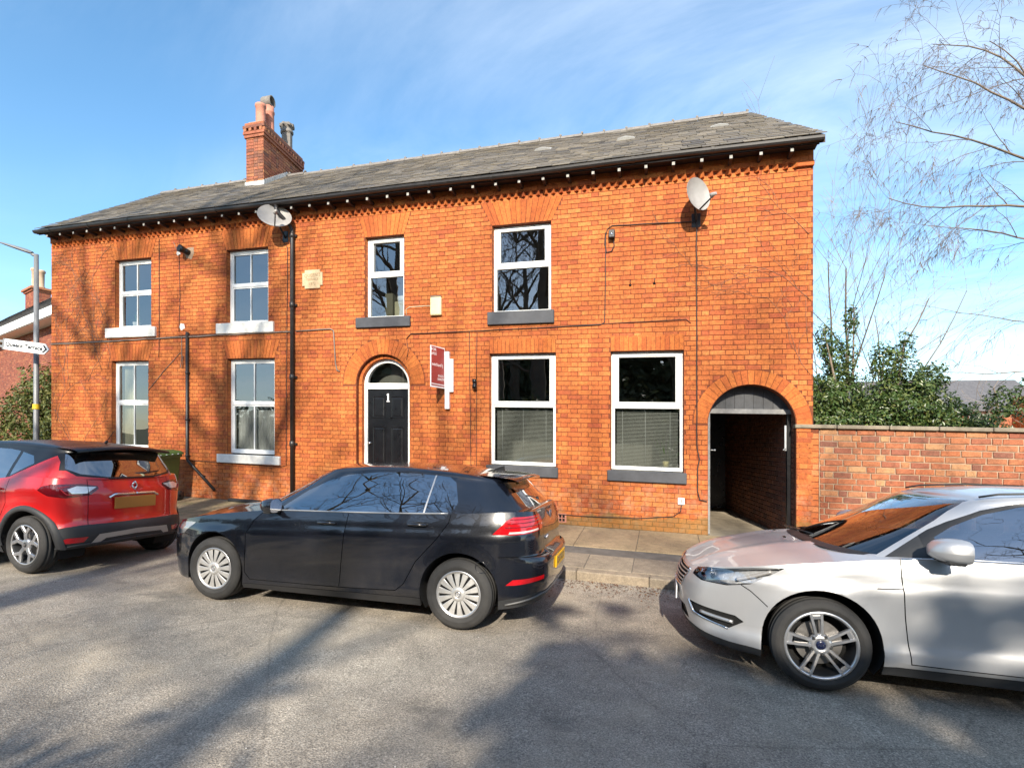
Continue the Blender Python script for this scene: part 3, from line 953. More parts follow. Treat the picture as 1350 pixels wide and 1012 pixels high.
# dentil blocks in the corbel
dm = MB(); dm.box(-0.04, 0.04, 0, 0.075, 0, 0.072); dm = dm.mesh('corbel_dentil', M['chimbrick'])
for i in range(15):
    o = mesh_obj('corbel_dentil', dm, chim); o.location = (CX1+0.02, CY0 - 0.04 + (CY1-CY0)*i/14, 8.337)
for i in range(4):
    o = mesh_obj('corbel_dentil', dm, chim); o.location = (CX0-0.04+i*0.145+0.075, CY0+0.02-0.04, 8.337); o.rotation_euler = (0, 0, RAD(90))
mb = MB(); mb.box(CX0+0.02, CX1-0.02, CY0+0.02, CY1-0.02, 8.546, 8.60, 0.02); mb.build('flaunching', M['gwmortar'], chim)
# stepped lead flashing where the stack meets the roof
mb = MB()
for i in range(14):
    y = CY0 + 0.02 + i*0.075; zz = gz(y) + 0.10
    mb.prism_x([(y-0.04, zz-0.10), (y+0.06, zz-0.02), (y+0.06, zz+0.13), (y-0.03, zz+0.10)], CX1+0.010, CX1+0.014)
mb.box(CX0-0.03, CX1+0.03, CY0-0.016, CY0-0.011, gz(CY0)+0.03, gz(CY0)+0.19)
mb.build('lead_flashing', M['lead'], chim, recalc=True)
cxm = (CX0+CX1)/2
mb = MB(); mb.lathe([(0.135,0),(0.135,0.05),(0.115,0.08),(0.118,0.43),(0.135,0.45),(0.135,0.50),(0.105,0.50),(0.105,0.1)], 20, (0,0,0)); mb.build('chimney_pot', M['terracotta'], chim, (cxm, CY0+0.24, 8.59))
mb = MB(); mb.lathe([(0.14,0),(0.14,0.05),(0.125,0.09),(0.120,0.48),(0.135,0.50),(0.135,0.54),(0.120,0.56),(0.118,0.66),(0.10,0.66)], 20)
pot2 = mb.build('chimney_pot', M['terracotta'], chim, (cxm, CY0+0.60, 8.59))
mb = MB(); mb.lathe([(0.125,-0.13),(0.135,-0.10),(0.135,0.14),(0.11,0.14),(0.11,-0.08)], 18, (0,0,0), 'x'); o = mb.build('chimney_cowl', M['greypot'], chim, (cxm-0.03, CY0+0.58, 9.36))
mb = MB()
mb.prism_z([(0.14*math.cos(a*math.pi/4+0.39), 0.14*math.sin(a*math.pi/4+0.39)) for a in range(8)], 0, 0.42)
mb.lathe([(0.15,0.42),(0.17,0.44),(0.17,0.48),(0.14,0.50),(0.14,0.56),(0.18,0.59),(0.19,0.64),(0.15,0.66),(0.10,0.66)], 16)
for k in range(8):
    a = k*math.pi/4; mb.obox((0.165*math.cos(a), 0.165*math.sin(a), 0.615), (math.cos(a), math.sin(a), 0), (-math.sin(a), math.cos(a), 0), (0,0,1), 0.03, 0.028, 0.035)
mb.build('chimney_pot', M['greypot'], chim, (cxm+0.02, CY1-0.36, 8.59))
for o in [chim] + list(chim.children):
    o.location.x -= SHR*o.location.y
    if o.data.name.startswith('corbel_dentil'): continue
    for v in o.data.vertices: v.co.x -= SHR*v.co.y
chim.location.z = -0.08

# ---- rainwater and waste pipes, cables: parts of the house
dp = MB(); px_ = -5.319
dp.tube([(px_-0.16, EY, 5.32), (px_-0.16, EY, 5.24), (px_-0.12, EY+0.02, 5.17), (px_-0.03, -0.085, 5.02), (px_, -0.065, 4.94), (px_, -0.065, 4.85), (px_, -0.065, 0.0)], 0.036, 12)
pipe = dp.build('downpipe', M['gutter'], house)
for zz in (4.85, 3.6, 2.3, 1.1):
    mb = MB(); mb.lathe([(0.036,-0.05),(0.046,-0.045),(0.046,0.045),(0.036,0.05)], 12); mb.box(-0.075, 0.075, 0.02, 0.064, -0.02, 0.02); mb.build('pipe_socket', M['gutter'], pipe, (px_, -0.065, zz))
mb = MB(); x_ = -7.703
mb.tube([(x_, -0.045, 3.19), (x_, -0.045, 0.76), (x_+0.02, -0.045, 0.70), (x_+0.65, -0.045, 0.17)], 0.028, 10)
mb.tube([(x_, 0.0, 3.15), (x_, -0.05, 3.15)], 0.03, 10)
wp = mb.build('waste_pipe', M['gutter'], house)
for (xx, zz) in ((x_, 2.4), (x_, 1.5), (x_, 0.80), (x_+0.36, 0.42)):
    mb = MB(); mb.lathe([(0.030,-0.02),(0.036,-0.018),(0.036,0.018),(0.030,0.02)], 10); mb.box(-0.012, 0.045, 0.01, 0.044, -0.012, 0.012); mb.build('pipe_clip', M['gutter'], wp, (xx, -0.045, zz))
RK = random.Random(8)
def cable(pts, r, m='cablebrown', wob=0.004, y=-0.012, name='cable'):
    path = []
    for (a, b) in zip(pts[:-1], pts[1:]):
        L = math.hypot(b[0]-a[0], b[1]-a[1]); n = max(1, int(L/0.22))
        for k in range(n):
            f = k/n
            e = 0 if k == 0 else wob
            path.append((a[0]+(b[0]-a[0])*f + RK.uniform(-e, e), y - r, a[1]+(b[1]-a[1])*f + RK.uniform(-e, e)))
    path.append((pts[-1][0], y-r, pts[-1][1]))
    mb = MB(); mb.tube(path, r, 6); return mb.build(name, M[m], house)
cable([(-11.36,3.04),(-9.9,3.06),(-7.7,3.10),(-5.36,3.125)], 0.013, 'cablegrey', 0.006)
cable([(-11.36,3.07),(-8.4,3.10),(-7.8,3.13),(-5.9,3.135)], 0.006)
cable([(-5.27,3.135),(-4.56,3.150),(-4.50,3.12),(-4.46,2.55),(-4.43,2.42),(-4.37,2.40)], 0.012, 'cablegrey', 0.003, name='conduit')
cable([(-3.10,2.94),(-3.02,3.02),(-1.98,3.030),(0.09,3.065),(0.15,3.10),(0.158,3.5),(0.165,4.40),(0.19,4.50),(0.26,4.545),(1.40,4.50)], 0.0075)
cable([(-3.10,2.94),(-3.07,2.75),(-3.10,2.58)], 0.005)
cable([(-1.99,3.03),(-1.985,2.2),(-1.97,1.4),(-1.96,0.35)], 0.006)
cable([(-1.86,3.01),(-1.87,2.25)], 0.006); cable([(-1.87,2.09),(-1.87,0.5)], 0.005)
cable([(-0.4,3.06),(0.9,3.09),(1.30,3.10),(1.36,3.04)], 0.005)
cable([(1.435,4.62),(1.437,3.4),(1.442,1.25),(1.475,1.08),(1.45,0.95),(1.45,0.62),(1.48,0.50),(1.575,0.48)], 0.009)
cable([(1.235,0.41),(1.22,0.31),(1.12,0.235),(0.6,0.17),(-0.3,0.15),(-1.0,0.16)], 0.0065)
cable([(-8.42,5.05),(-8.42,3.2),(-8.43,2.72)], 0.006); cable([(-7.93,4.72),(-7.90,3.9),(-7.93,3.2)], 0.005)
cable([(-8.06,4.96),(-7.98,4.82),(-7.92,4.76)], 0.006, 'cablegrey')
cable([(-7.86,3.09),(-7.86,2.7),(-7.89,2.52),(-7.84,2.50),(-7.83,2.72),(-7.90,2.80),(-8.3,2.45),(-8.68,2.08)], 0.006, 'cablegrey', 0.008)
cable([(-7.70,0.71),(-5.62,0.67),(-5.48,0.70),(-5.47,2.5),(-5.45,4.65),(-5.6,4.85)], 0.006)
cable([(-2.50,3.47),(-2.75,3.475),(-3.05,3.47),(-3.11,3.43),(-3.10,3.34)], 0.005, 'curtain', 0.003)
# dry creeper stems clinging near the right corner and left end
def creeper(x, z, ang, L, depth, mb):
    pts = [(x, -0.010, z)]; a = ang
    n = 7
    for i in range(n):
        a += RK.uniform(-0.35, 0.35)
        x += math.cos(a)*L/n; z += math.sin(a)*L/n
        if x > XR-0.02 or z > 5.08 or x < XL+0.02: break
        if any(a0-0.03 < x < b0+0.03 for a0, b0 in UP) and 3.05 < z < 4.75: break
        if any(a0-0.03 < x < b0+0.03 for a0, b0 in LO) and 0.6 < z < 2.72: break
        pts.append((x, -0.010, z))
        if depth > 0 and RK.random() < 0.55: creeper(x, z, a + RK.choice((-1, 1))*RK.uniform(0.4, 1.1), L*0.55, depth-1, mb)
    if len(pts) > 1: mb.tube(pts, [0.0045*(0.6+0.25*depth)*(1-0.5*i/len(pts)) for i in range(len(pts))], 4)
mb = MB()
for (x, z, a, L) in ((2.84,2.75,1.75,2.2),(2.88,3.3,2.0,1.7),(2.80,3.7,1.5,1.3),(2.86,4.2,2.2,1.0),(2.87,2.3,2.2,1.2)): creeper(x, z, a, L, 2, mb)
for k in range(9): creeper(-11.2+k*0.18, 0.4+RK.uniform(0, 2.6), 1.57+RK.uniform(-0.5, 0.5), 2.0, 3, mb)
tag(mb.build('creeper_stems', M['twig'], house), kind='stuff')
# date stone
mb = MB(); c = 0.05; hx, hz = 0.205, 0.165
mb.prism_y([(-hx+c,-hz),(hx-c,-hz),(hx-c,-hz+c),(hx,-hz+c),(hx,hz-c),(hx-c,hz-c),(hx-c,hz),(-hx+c,hz),(-hx+c,hz-c),(-hx,hz-c),(-hx,-hz+c),(-hx+c,-hz+c)], -0.03, 0.01)
ds = mb.build('date_stone', M['stone'], house, (-4.925, 0, 4.05))
def text(name, body, size, loc, rot, m, parent=None, ext=0.001, align='CENTER', sx=1.0, bold=0.0):
    cu = bpy.data.curves.new(name, 'FONT'); cu.body = body; cu.size = size; cu.extrude = ext; cu.align_x = align; cu.align_y = 'CENTER'
    cu.resolution_u = 2; cu.offset = bold
    ob = bpy.data.objects.new(name, cu); col.objects.link(ob)
    dg = bpy.context.evaluated_depsgraph_get(); me = bpy.data.meshes.new_from_object(ob.evaluated_get(dg))
    bpy.data.objects.remove(ob); me.materials.clear(); me.materials.append(m)
    o = mesh_obj(name, me, parent); o.location = loc; o.rotation_euler = rot; o.scale = (sx, 1, 1)
    return o
FR = (RAD(90), 0, 0)
text('carved_lettering', 'QUEEN’S', 0.085, (0, -0.0305, 0.065), FR, M['stonetext'], ds)
text('carved_lettering', 'TERRACE', 0.06, (0, -0.0305, -0.01), FR, M['stonetext'], ds)
text('carved_lettering', '1872', 0.07, (0, -0.0305, -0.085), FR, M['stonetext'], ds)
# air brick
mb = MB(); mb.box(-0.115, 0.115, -0.012, 0.0, -0.07, 0.07, 0.003)
mb.cm = 1
for i in range(4):
    for j in range(2): mb.box(-0.095+i*0.05, -0.060+i*0.05, -0.0135, -0.0125, -0.05+j*0.055, -0.008+j*0.055)
mb.build('air_brick', [M['terracotta'], M['black']], house, (-0.54, 0, 0.10))
# hooks
for hx_ in (0.52, 0.86):
    mb = MB(); mb.tube([(0,0,0),(0,-0.05,0),(0,-0.07,0.03),(0.01,-0.06,0.06)], 0.007, 6); mb.lathe([(0,-0.012),(0.02,-0.012),(0.02,0),(0,0)], 10, axis='y'); mb.build('wall_hook', M['black'], house, (hx_, 0, 3.63+hx_*0.02))

# ================================================================ things on the facade
def dish(loc, yaw, tilt, label, arm=0.30, W=0.225, Hh=0.26):
    root = empty('satellite_dish', loc)
    tag(root, label, 'satellite dish', 'satellite dishes on the front wall')
    D = MB(); rows = []
    n = 24
    q = Matrix.Rotation(yaw, 3, 'Z') @ Matrix.Rotation(tilt, 3, 'X')
    off = Vector((0, -arm, 0.25))
    def P(r, a, dy=0.0):
        x = r*W*math.cos(a); z = r*Hh*math.sin(a)
        return tuple(q @ Vector((x, 0.075*(1-r*r)*1.0 - 0.03 + dy, z)) + off)
    for r in (0.001, 0.25, 0.5, 0.7, 0.85, 0.95, 1.0): rows.append([P(r, 2*math.pi*k/n) for k in range(n+1)])
    D.grid(rows, True); 
    rows2 = [[P(r, 2*math.pi*k/n, 0.008) for k in range(n+1)] for r in (1.0, 0.85, 0.5, 0.001)]
    D.grid(rows2, True)
    D.grid([rows[-1], rows2[0]], False)
    D.build('reflector', M['dish'], root)
    A = MB(); p0 = q @ Vector((0, -0.01, -Hh*0.97)) + off; p1 = q @ Vector((0, -0.26, -Hh*0.62)) + off
    A.tube([p0, p1], 0.011, 8); A.build('feed_arm', M['blackplastic'], root)
    Lb = MB(); d = (q @ Vector((0, 1, 0.1))).normalized()
    Lb.tube([p1 - d*0.05 + Vector((0,0,0.02)), p1 + d*0.005 + Vector((0,0,0.02)), p1 + d*0.03 + Vector((0,0,0.02))], [0.018, 0.030, 0.034], 12); Lb.build('receiver_head', M['dish'], root)
    B = MB(); c = q @ Vector((0, 0.055, 0.0)) + off
    B.tube([c, c + Vector((0, 0.07, -0.02)), (0, -0.06, 0.02), (0, -0.01, -0.02)], 0.017, 8); B.box(-0.06, 0.06, -0.012, -0.002, -0.10, 0.10, 0.003)
    B.build('wall_bracket', M['blackplastic'], root)
    return root
dish((1.43, 0, 4.52), RAD(44), RAD(-6), 'grey satellite dish on the right of the upper wall, above the passage', 0.30, 0.215, 0.235)
dish((-5.50, 0, 4.86), RAD(40), RAD(-20), 'grey satellite dish high on the wall beside the downpipe, left of date stone', 0.32, 0.29, 0.23)
al_ = empty('alarm_box', (-2.56, 0, 3.455)); tag(al_, 'small cream burglar alarm box between the upstairs windows', 'alarm box')
mb = MB(); mb.box(-0.095, 0.095, -0.07, -0.001, -0.15, 0.15, 0.012); mb.build('case', M['cream'], al_)
mb = MB(); mb.box(-0.085, 0.085, -0.073, -0.0705, -0.13, 0.02, 0.002); mb.build('cover', M['cream'], al_)
mb = MB(); mb.box(-0.09, 0.09, -0.066, -0.002, 0.151, 0.170, 0.005); mb.build('lens', M['greypot'], al_)
def wall_light(loc, label, h, r, cat='wall light'):
    e_ = empty('wall_light', loc); tag(e_, label, cat)
    mb = MB(); mb.lathe([(0,-h/2),(r,-h/2),(r,-h*0.12),(r*0.8,-h*0.10),(r*0.8,h*0.10),(r,h*0.12),(r,h/2),(0,h/2)], 14, (0,-0.075,0)); mb.build('lamp_body', M['black'], e_)
    mb = MB(); mb.box(-r*0.7, r*0.7, -0.05, -0.002, -h*0.15, h*0.15, 0.004); mb.build('back_plate', M['black'], e_)
    return e_
wall_light((-1.885, 0, 2.17), 'small black tube wall light between front door and lower window', 0.15, 0.035)
sl = empty('security_camera', (0.26, 0, 4.40)); tag(sl, 'small black security camera on the wall with looped cable', 'camera')
mb = MB(); mb.box(-0.045, 0.045, -0.11, -0.03, -0.06, 0.06, 0.01); mb.build('camera_body', M['blackplastic'], sl)
mb = MB(); mb.lathe([(0,-0.115),(0.02,-0.112),(0.02,-0.108)], 12, (0,0,-0.01), 'y'); mb.build('lens', M['chrome'], sl)
mb = MB(); mb.tube([(0,-0.03,-0.02),(0,-0.002,-0.02)], 0.025, 8); mb.build('mount', M['blackplastic'], sl)
mb = MB(); mb.tube([(0.02,-0.03,-0.06),(0.03,-0.025,-0.16),(-0.01,-0.02,-0.24),(-0.08,-0.02,-0.25),(-0.11,-0.02,-0.12),(-0.10,-0.015,0.05)], 0.008, 6); mb.build('looped_cable', M['cablebrown'], sl)
vc = empty('vent_cowl', (-7.70, 0, 4.73)); tag(vc, 'black flue terminal sticking out of a cement patch, upper left wall', 'flue')
mb = MB(); mb.tube([(0,0,0),(-0.02,-0.10,0.02)], [0.055,0.055], 14); mb.tube([(-0.02,-0.10,0.02),(-0.05,-0.20,0.04)], [0.06,0.075], 14); mb.build('flue_pipe', M['black'], vc)
mb = MB(); mb.prism_y([(-0.14,0.05),(-0.05,-0.10),(0.07,-0.13),(0.13,-0.02),(0.12,0.10),(-0.02,0.10)], -0.011, 0.0); mb.build('cement_patch', M['gwmortar'], vc)
for (x, z, s, nm) in ((-7.95,4.74,0.05,'patch'),(-7.86,3.30,0.07,'patch')):
    mb = MB(); mb.prism_y([(-s,0),(-s*0.3,-s),(s,-s*0.4),(s*0.7,s*0.8),(-s*0.5,s)], -0.010, 0.0); mb.build('cement_patch', M['lead'], house, (x, 0, z))
jb = empty('socket_box', (1.23, 0, 0.465)); tag(jb, 'small white telephone junction box low on the wall under the right window', 'junction box')
mb = MB(); mb.box(-0.045, 0.045, -0.035, -0.007, -0.05, 0.05, 0.006); mb.build('case', M['signwhite'], jb)
mb = MB(); mb.box(-0.008, 0.008, -0.037, -0.0355, -0.02, 0.03); mb.build('latch', M['cablegrey'], jb)
# for sale board on a white post fixed to the wall, board at an angle to the wall
fs_ = empty('for_sale_board', (-2.36, 0, 2.2)); tag(fs_, 'red and white for sale board on a white post beside the front door', 'sale board')
post = MB(); post.box(-0.035, 0.035, -0.075, -0.008, -0.44, 0.50, 0.003); post.build('post', M['signwhite'], fs_)
batten = MB(); batten.box(0.036, 0.10, -0.05, -0.009, -0.16, 0.38, 0.003); batten.build('batten', M['signwhite'], fs_)
ya = RAD(-42)
bq = Matrix.Rotation(ya, 4, 'Z')
brd = MB(); brd.box(-0.34, 0.0, -0.006, 0.006, -0.33, 0.33); bo = brd.build('board', M['signwhite'], fs_, (-0.036, -0.08, 0.22)); bo.rotation_euler = (0, 0, RAD(74))
rf = MB(); rf.box(-0.325, -0.015, -0.009, -0.0065, -0.31, 0.31); r_ = rf.build('red_face', M['redsign'], bo)
text('lettering', 'FOR\nSALE', 0.065, (-0.27, -0.0095, 0.23), FR, M['signwhite'], bo)
text('lettering', 'michael j', 0.075, (-0.18, -0.0095, 0.03), FR, M['signwhite'], bo)
text('lettering', '01625\n584379', 0.055, (-0.10, -0.0095, -0.17), FR, M['signwhite'], bo)
mb = MB(); mb.box(-0.325, -0.015, -0.0095, -0.0092, -0.29, -0.275); mb.build('stripe', M['signwhite'], bo)

# ---- things seen behind the windows
def venetian(x0, x1, z0, z1, label, y=0.185):
    b = empty('venetian_blind', ((x0+x1)/2, y, z0)); tag(b, label, 'blind')
    mb = MB(); hw = (x1-x0)/2; z = 0.0
    while z < z1-z0:
        mb.add([(-hw,-0.010,z),(hw,-0.010,z),(hw,0.010,z+0.011),(-hw,0.010,z+0.011)], [(0,1,2,3)]); z += 0.021
    tag(mb.build('slats', M['blind'], b), kind='stuff')
    for fx in (-0.8, -0.05, 0.75):
        mb = MB(); mb.tube([(hw*fx, -0.014, 0), (hw*fx, -0.014, z1-z0)], 0.003, 5); mb.build('cord', M['net'], b)
    return b
venetian(-1.58, -0.66, 0.95, 1.78, 'grey venetian blind behind the lower window left of the passage window')
venetian(0.31, 1.19, 0.95, 1.78, 'grey venetian blind behind the lower window next to the passage')
def drape(name, x0, x1, z0, z1, label, m, y=0.24, folds=9, amp=0.02):
    mb = MB(); n = folds*6
    rows = [[(x0+(x1-x0)*k/n, y + amp*math.sin(2*math.pi*folds*k/n), z) for k in range(n+1)] for z in (z0, (z0+z1)/2, z1)]
    mb.grid(rows, True); o = mb.build(name, M[m]); tag(o, label, 'curtain')
    return o
drape('curtain', -9.60, -9.30, 0.90, 2.62, 'cream curtain drawn aside behind the lower window at the left end', 'curtain', folds=5, amp=0.03)
drape('net_curtain', -6.74, -5.80, 0.90, 1.72, 'white half net curtain behind the lower window above the white sill', 'net', 0.22, 14, 0.012)
pl = empty('house_plant', (-9.30, 0.26, 3.36)); tag(pl, 'green leafy house plant behind the upper window at left end', 'plant')
mb = MB(); mb.lathe([(0.0,0),(0.06,0),(0.08,0.13),(0.07,0.13)], 12); mb.build('pot', M['net'], pl)
leafm = simple('plant leaf', (0.10,0.22,0.03), 0.5, var=0.3, scale=12)
mb = MB(); RL = random.Random(4)
for k in range(26):
    a = RL.uniform(0, 6.28); L = RL.uniform(0.12, 0.26); e = RL.uniform(0.3, 1.3)
    d = Vector((math.cos(a)*math.cos(e), math.sin(a)*math.cos(e)*0.5, math.sin(e))); s = d.cross(Vector((0,0,1))).normalized()*0.02
    b = Vector((0,0,0.12)); m_ = b + d*L*0.55 + Vector((0,0,0.02)); t_ = b + d*L - Vector((0,0,L*0.25))
    mb.add([b, m_-s, t_, m_+s], [(0,1,2,3)])
mb.build('leaves', leafm, pl)
bx = empty('storage_chest', (-3.40, 0.42, 3.31)); tag(bx, 'pale storage chest with bedding on top behind the narrow upper window', 'storage chest')
mb = MB(); mb.box(-0.14, 0.32, 0, 0.35, 0.0, 0.38, 0.01); mb.build('chest', simple('painted chest', (0.42,0.40,0.28), 0.6), bx)
mb = MB(); mb.box(-0.30, -0.15, -0.05, 0.5, 0.0, 0.52, 0.01); mb.build('side_panel', simple('olive panel', (0.13,0.125,0.09), 0.7), bx)
mb = MB(); mb.lathe([(0.0,-0.24),(0.07,-0.22),(0.09,0),(0.07,0.22),(0,0.24)], 12, (0.1,0.15,0.46), 'x'); mb.build('bedding', M['net'], bx)
wp_ = empty('potted_plant', (1.02, 0.235, 0.93)); tag(wp_, 'potted flowering plant on the sill inside the lower right window', 'plant')
mb = MB(); mb.lathe([(0.0,0),(0.05,0),(0.065,0.10),(0.055,0.10)], 12); mb.build('pot', M['cream'], wp_)
mb = MB()
for k in range(30):
    a = RL.uniform(0, 6.28); L = RL.uniform(0.10, 0.50); e = RL.uniform(0.5, 1.45)
    d = Vector((math.cos(a)*math.cos(e), math.sin(a)*math.cos(e)*0.2, math.sin(e))); s = Vector((d.z, 0, -d.x)).normalized()*0.010
    b = Vector((0,0,0.09)); mb.add([b, b+d*L*0.5-s, b+d*L, b+d*L*0.5+s], [(0,1,2,3)])
mb.build('leaves', leafm, wp_)

# ================================================================ garden wall to the right of the house
gw = empty('garden_wall', (2.715, 0, 0)); tag(gw, 'weathered red brick garden wall with stone coping beside the passage arch', 'wall')
GX0, GX1, GTOP = 2.99, 9.5, 1.555
RG = random.Random(31)
mb = MB(); mb.box(GX0-2.715-0.005, GX1-2.715, 0.026, 0.24, -0.3, GTOP); gcore = mb.build('wall_core', M['gwmortar'], gw)
gcr = 0.083
gb = lay(GX0-2.715, GX1-2.715, -0.02, GTOP+0.02, lambda z: [], per=0.325, crs=gcr, jt=0.011, rnd=RG, mixb=0.45)
gcache = {}
vis = [b for b in gb if b[1] < 5.4-2.715+0.3 and b[3] > 0.25]
for k, b in enumerate(gb):
    if b[0] > 5.9-2.715 or b[3] < 0.1: continue
    key = (round((b[1]-b[0])*60), RG.randint(0, 2))
    if key not in gcache:
        m2 = MB(); w, h = (b[1]-b[0])/2, (b[3]-b[2])/2; brick_shape(m2, -w, w, -h, h, 0.026, 0.010, 0.004, RG, 0.003); gcache[key] = m2.mesh('brick', M['gwbrick'])
    o = mesh_obj('brick', gcache[key], gw); o.location = ((b[0]+b[1])/2, RG.uniform(-0.003, 0.003), (b[2]+b[3])/2); o.rotation_euler = (0, RG.uniform(-0.006, 0.006), 0)
m2 = MB()
for b in gb:
    if b[0] > 5.9-2.715 or b[3] < 0.1: brick_shape(m2, *b, 0.026, 0.010, 0.004, RG, 0.003)
tag(m2.build('brick_courses', M['gwbrick'], gw), kind='stuff')
# pier of newer bricks next to the passage
mb = MB(); mb.box(0.0, 0.262, 0.006, 0.235, -0.3, GTOP); mb.build('pier_core', M['mortar'], gw)
k = 0; z = 0.0
while z + gcr <= GTOP + 0.002:
    seq = ((0.0, 0.265),) if k % 3 == 1 else (((0.0, 0.15), (0.15, 0.265)) if k % 3 == 0 else ((0.0, 0.17), (0.17, 0.265)))
    for (a, b) in seq:
        m2 = MB(); w = (b-a)/2 - 0.004; h = gcr/2 - 0.004; brick_shape(m2, -w, w, -h, h, 0.006, 0.007, 0.002, RG); o = m2.build('pier_brick', M['pierbrick'], gw, ((a+b)/2, 0, z+gcr/2))
    z += gcr; k += 1
x = -0.03; M['coping'] = simple('stone coping', (0.24,0.20,0.145), 0.85, var=0.35, scale=9, bump=0.4)
while x < GX1-2.715:
    L = RG.uniform(0.50, 0.60) if x > 0.1 else 0.50
    mb = MB(); mb.box(0.004, L-0.004, -0.035, 0.275, 0.0, 0.052, 0.008); o = mb.build('coping_stone', M['coping'], gw, (x, 0, GTOP+0.002)); o.rotation_euler = (RG.uniform(-0.01, 0.01), RG.uniform(-0.005, 0.005), 0)
    x += L

# ---- facade survey units -> metres, then everything follows the fall of the street; applied to meshes and placements alike
done = set()
def settle(objs, kx=1.0, cx=0.0, kz=1.0):
    for o in objs:
        if o.type not in ('MESH', 'EMPTY'): continue
        lx = o.location.x*kx + (cx if o.parent is None else 0.0)
        o.location.x = lx; o.location.z = o.location.z*kz - SLP*lx
        if o.type != 'MESH' or o.data.name in done: continue
        done.add(o.data.name)
        flat = abs(o.rotation_euler.x) > 1 or abs(o.rotation_euler.z) > 0.3      # lettering and angled boards keep their shape
        n_ = len(o.data.vertices); buf = [0.0]*(3*n_); o.data.vertices.foreach_get('co', buf)
        for i in range(0, 3*n_, 3):
            buf[i] *= kx
            if flat: buf[i+1] *= (kz if abs(o.rotation_euler.x) > 1 else 1.0); buf[i+2] *= (1.0 if abs(o.rotation_euler.x) > 1 else kz)
            else: buf[i+2] = buf[i+2]*kz - SLP*buf[i]
        o.data.vertices.foreach_set('co', buf); o.data.update()
settle(list(bpy.data.objects), KX, CX, KZ)
built = set(bpy.data.objects)
# ================================================================ ground
RGD = random.Random(17)
def asphalt():
    t = NT('worn asphalt'); p = t.pos()
    big = t.noise(0.45, 5, 0.6, p, 0.3); mid = t.noise(3.5, 6, 0.65, p); fine = t.noise(95, 3, 0.8, p); grit = t.node('ShaderNodeTexVoronoi', Scale=85.0); t.lk(p, grit.inputs['Vector'])
    c = t.ramp(big, [(0.3, (0.275,0.240,0.195)), (0.7, (0.37,0.325,0.262))])
    c = t.mix(c, t.ramp(mid, [(0.3, 0.78), (0.7, 1.22)]), 1.0, 'MULTIPLY')
    c = t.mix(c, t.ramp(fine, [(0.33, 0.35), (0.5, 0.95), (0.68, 1.75)]), 1.0, 'MULTIPLY')
    sp = t.ramp(grit.outputs['Color'], [(0.0, 0.75), (0.6, 1.0), (1.0, 1.5)])
    c = t.mix(c, sp, 0.7, 'MULTIPLY')
    dirt = t.ramp(t.noise(1.1, 6, 0.7, p), [(0.5, 0.0), (0.75, 0.5)])
    c = t.mix(c, (0.44,0.37,0.27), dirt)
    # worn wheel tracks and old patching along the road
    trk = t.ramp(t.noise(0.55, 5, 0.6, t.pos((0.25, 1.5, 1))), [(0.42, 0.0), (0.62, 0.55)])
    c = t.mix(c, (0.70, 0.69, 0.70), trk, 'MULTIPLY')
    crk = t.node('ShaderNodeTexVoronoi', Scale=0.55, feature='DISTANCE_TO_EDGE'); wv = t.mix(t.pos(), t.node('ShaderNodeTexNoise', Scale=2.0, Detail=5.0).outputs['Color'], 0.35); t.lk(wv, crk.inputs['Vector'])
    c = t.mix(c, (0.35, 0.34, 0.33), t.ramp(crk.outputs['Distance'], [(0.0, 0.35), (0.005, 0.0)]), 'MULTIPLY')
    oil = t.ramp(t.noise(0.9, 3, 0.5, t.pos((1.0, 1.6, 1))), [(0.68, 0.0), (0.76, 0.5)])
    c = t.mix(c, (0.05,0.05,0.05), oil)
    t.bump(t.math('ADD', fine, t.math('MULTIPLY', grit.outputs['Distance'], 0.7)), 0.75, 0.008)
    return t.set(c, 0.86)
M['asphalt'] = asphalt()
def stonemat(name, tones, moss=0.4):
    t = NT(name); p = t.pos()
    oi = t.node('ShaderNodeObjectInfo').outputs['Random']
    c = t.ramp(oi, [((i+0.5)/len(tones), k) for i, k in enumerate(tones)])
    c = t.mix(c, t.ramp(t.noise(9, 6, 0.7, p), [(0.3, 0.7), (0.7, 1.25)]), 1.0, 'MULTIPLY')
    c = t.mix(c, t.ramp(t.noise(70, 4, 0.7, p), [(0.3, 0.7), (0.7, 1.2)]), 1.0, 'MULTIPLY')
    sx = t.node('ShaderNodeSeparateXYZ'); t.lk(t.node('ShaderNodeNewGeometry').outputs['Position'], sx.inputs[0])
    left = t.ramp(t.math('MULTIPLY', sx.outputs['X'], -0.1), [(0.2, 0.25), (0.6, 1.0)])
    ms = t.ramp(t.noise(2.2, 6, 0.7, p), [(0.42, 0.0), (0.66, moss*1.6)])
    c = t.mix(c, (0.085,0.085,0.025), t.math('MULTIPLY', ms, left))
    t.bump(t.noise(55, 5, 0.7, p), 0.5, 0.006)
    return t.set(c, 0.88)
M['flag'] = stonemat('pavement flag', [(0.32,0.235,0.135),(0.36,0.265,0.155),(0.27,0.20,0.12),(0.34,0.25,0.15)])
M['kerb'] = stonemat('kerb stone', [(0.25,0.20,0.145),(0.28,0.23,0.165),(0.22,0.18,0.135)], 0.1)
M['footway'] = simple('old tarmac strip', (0.11,0.10,0.088), 0.9, var=0.35, scale=6, bump=0.5)
def groundmat():
    t = NT('soil and grass'); p = t.pos()
    c = t.ramp(t.noise(0.6, 6, 0.65, p), [(0.3, (0.06,0.07,0.02)), (0.6, (0.09,0.08,0.035)), (0.8, (0.12,0.09,0.05))])
    c = t.mix(c, t.ramp(t.noise(30, 4, 0.7, p), [(0.3, 0.6), (0.7, 1.3)]), 1.0, 'MULTIPLY')
    return t.set(c, 0.95)
M['soil'] = groundmat()
RZ0 = -0.315; KY = -2.35; XF = 0.085                 # road level, kerb line, cross fall of the pavement
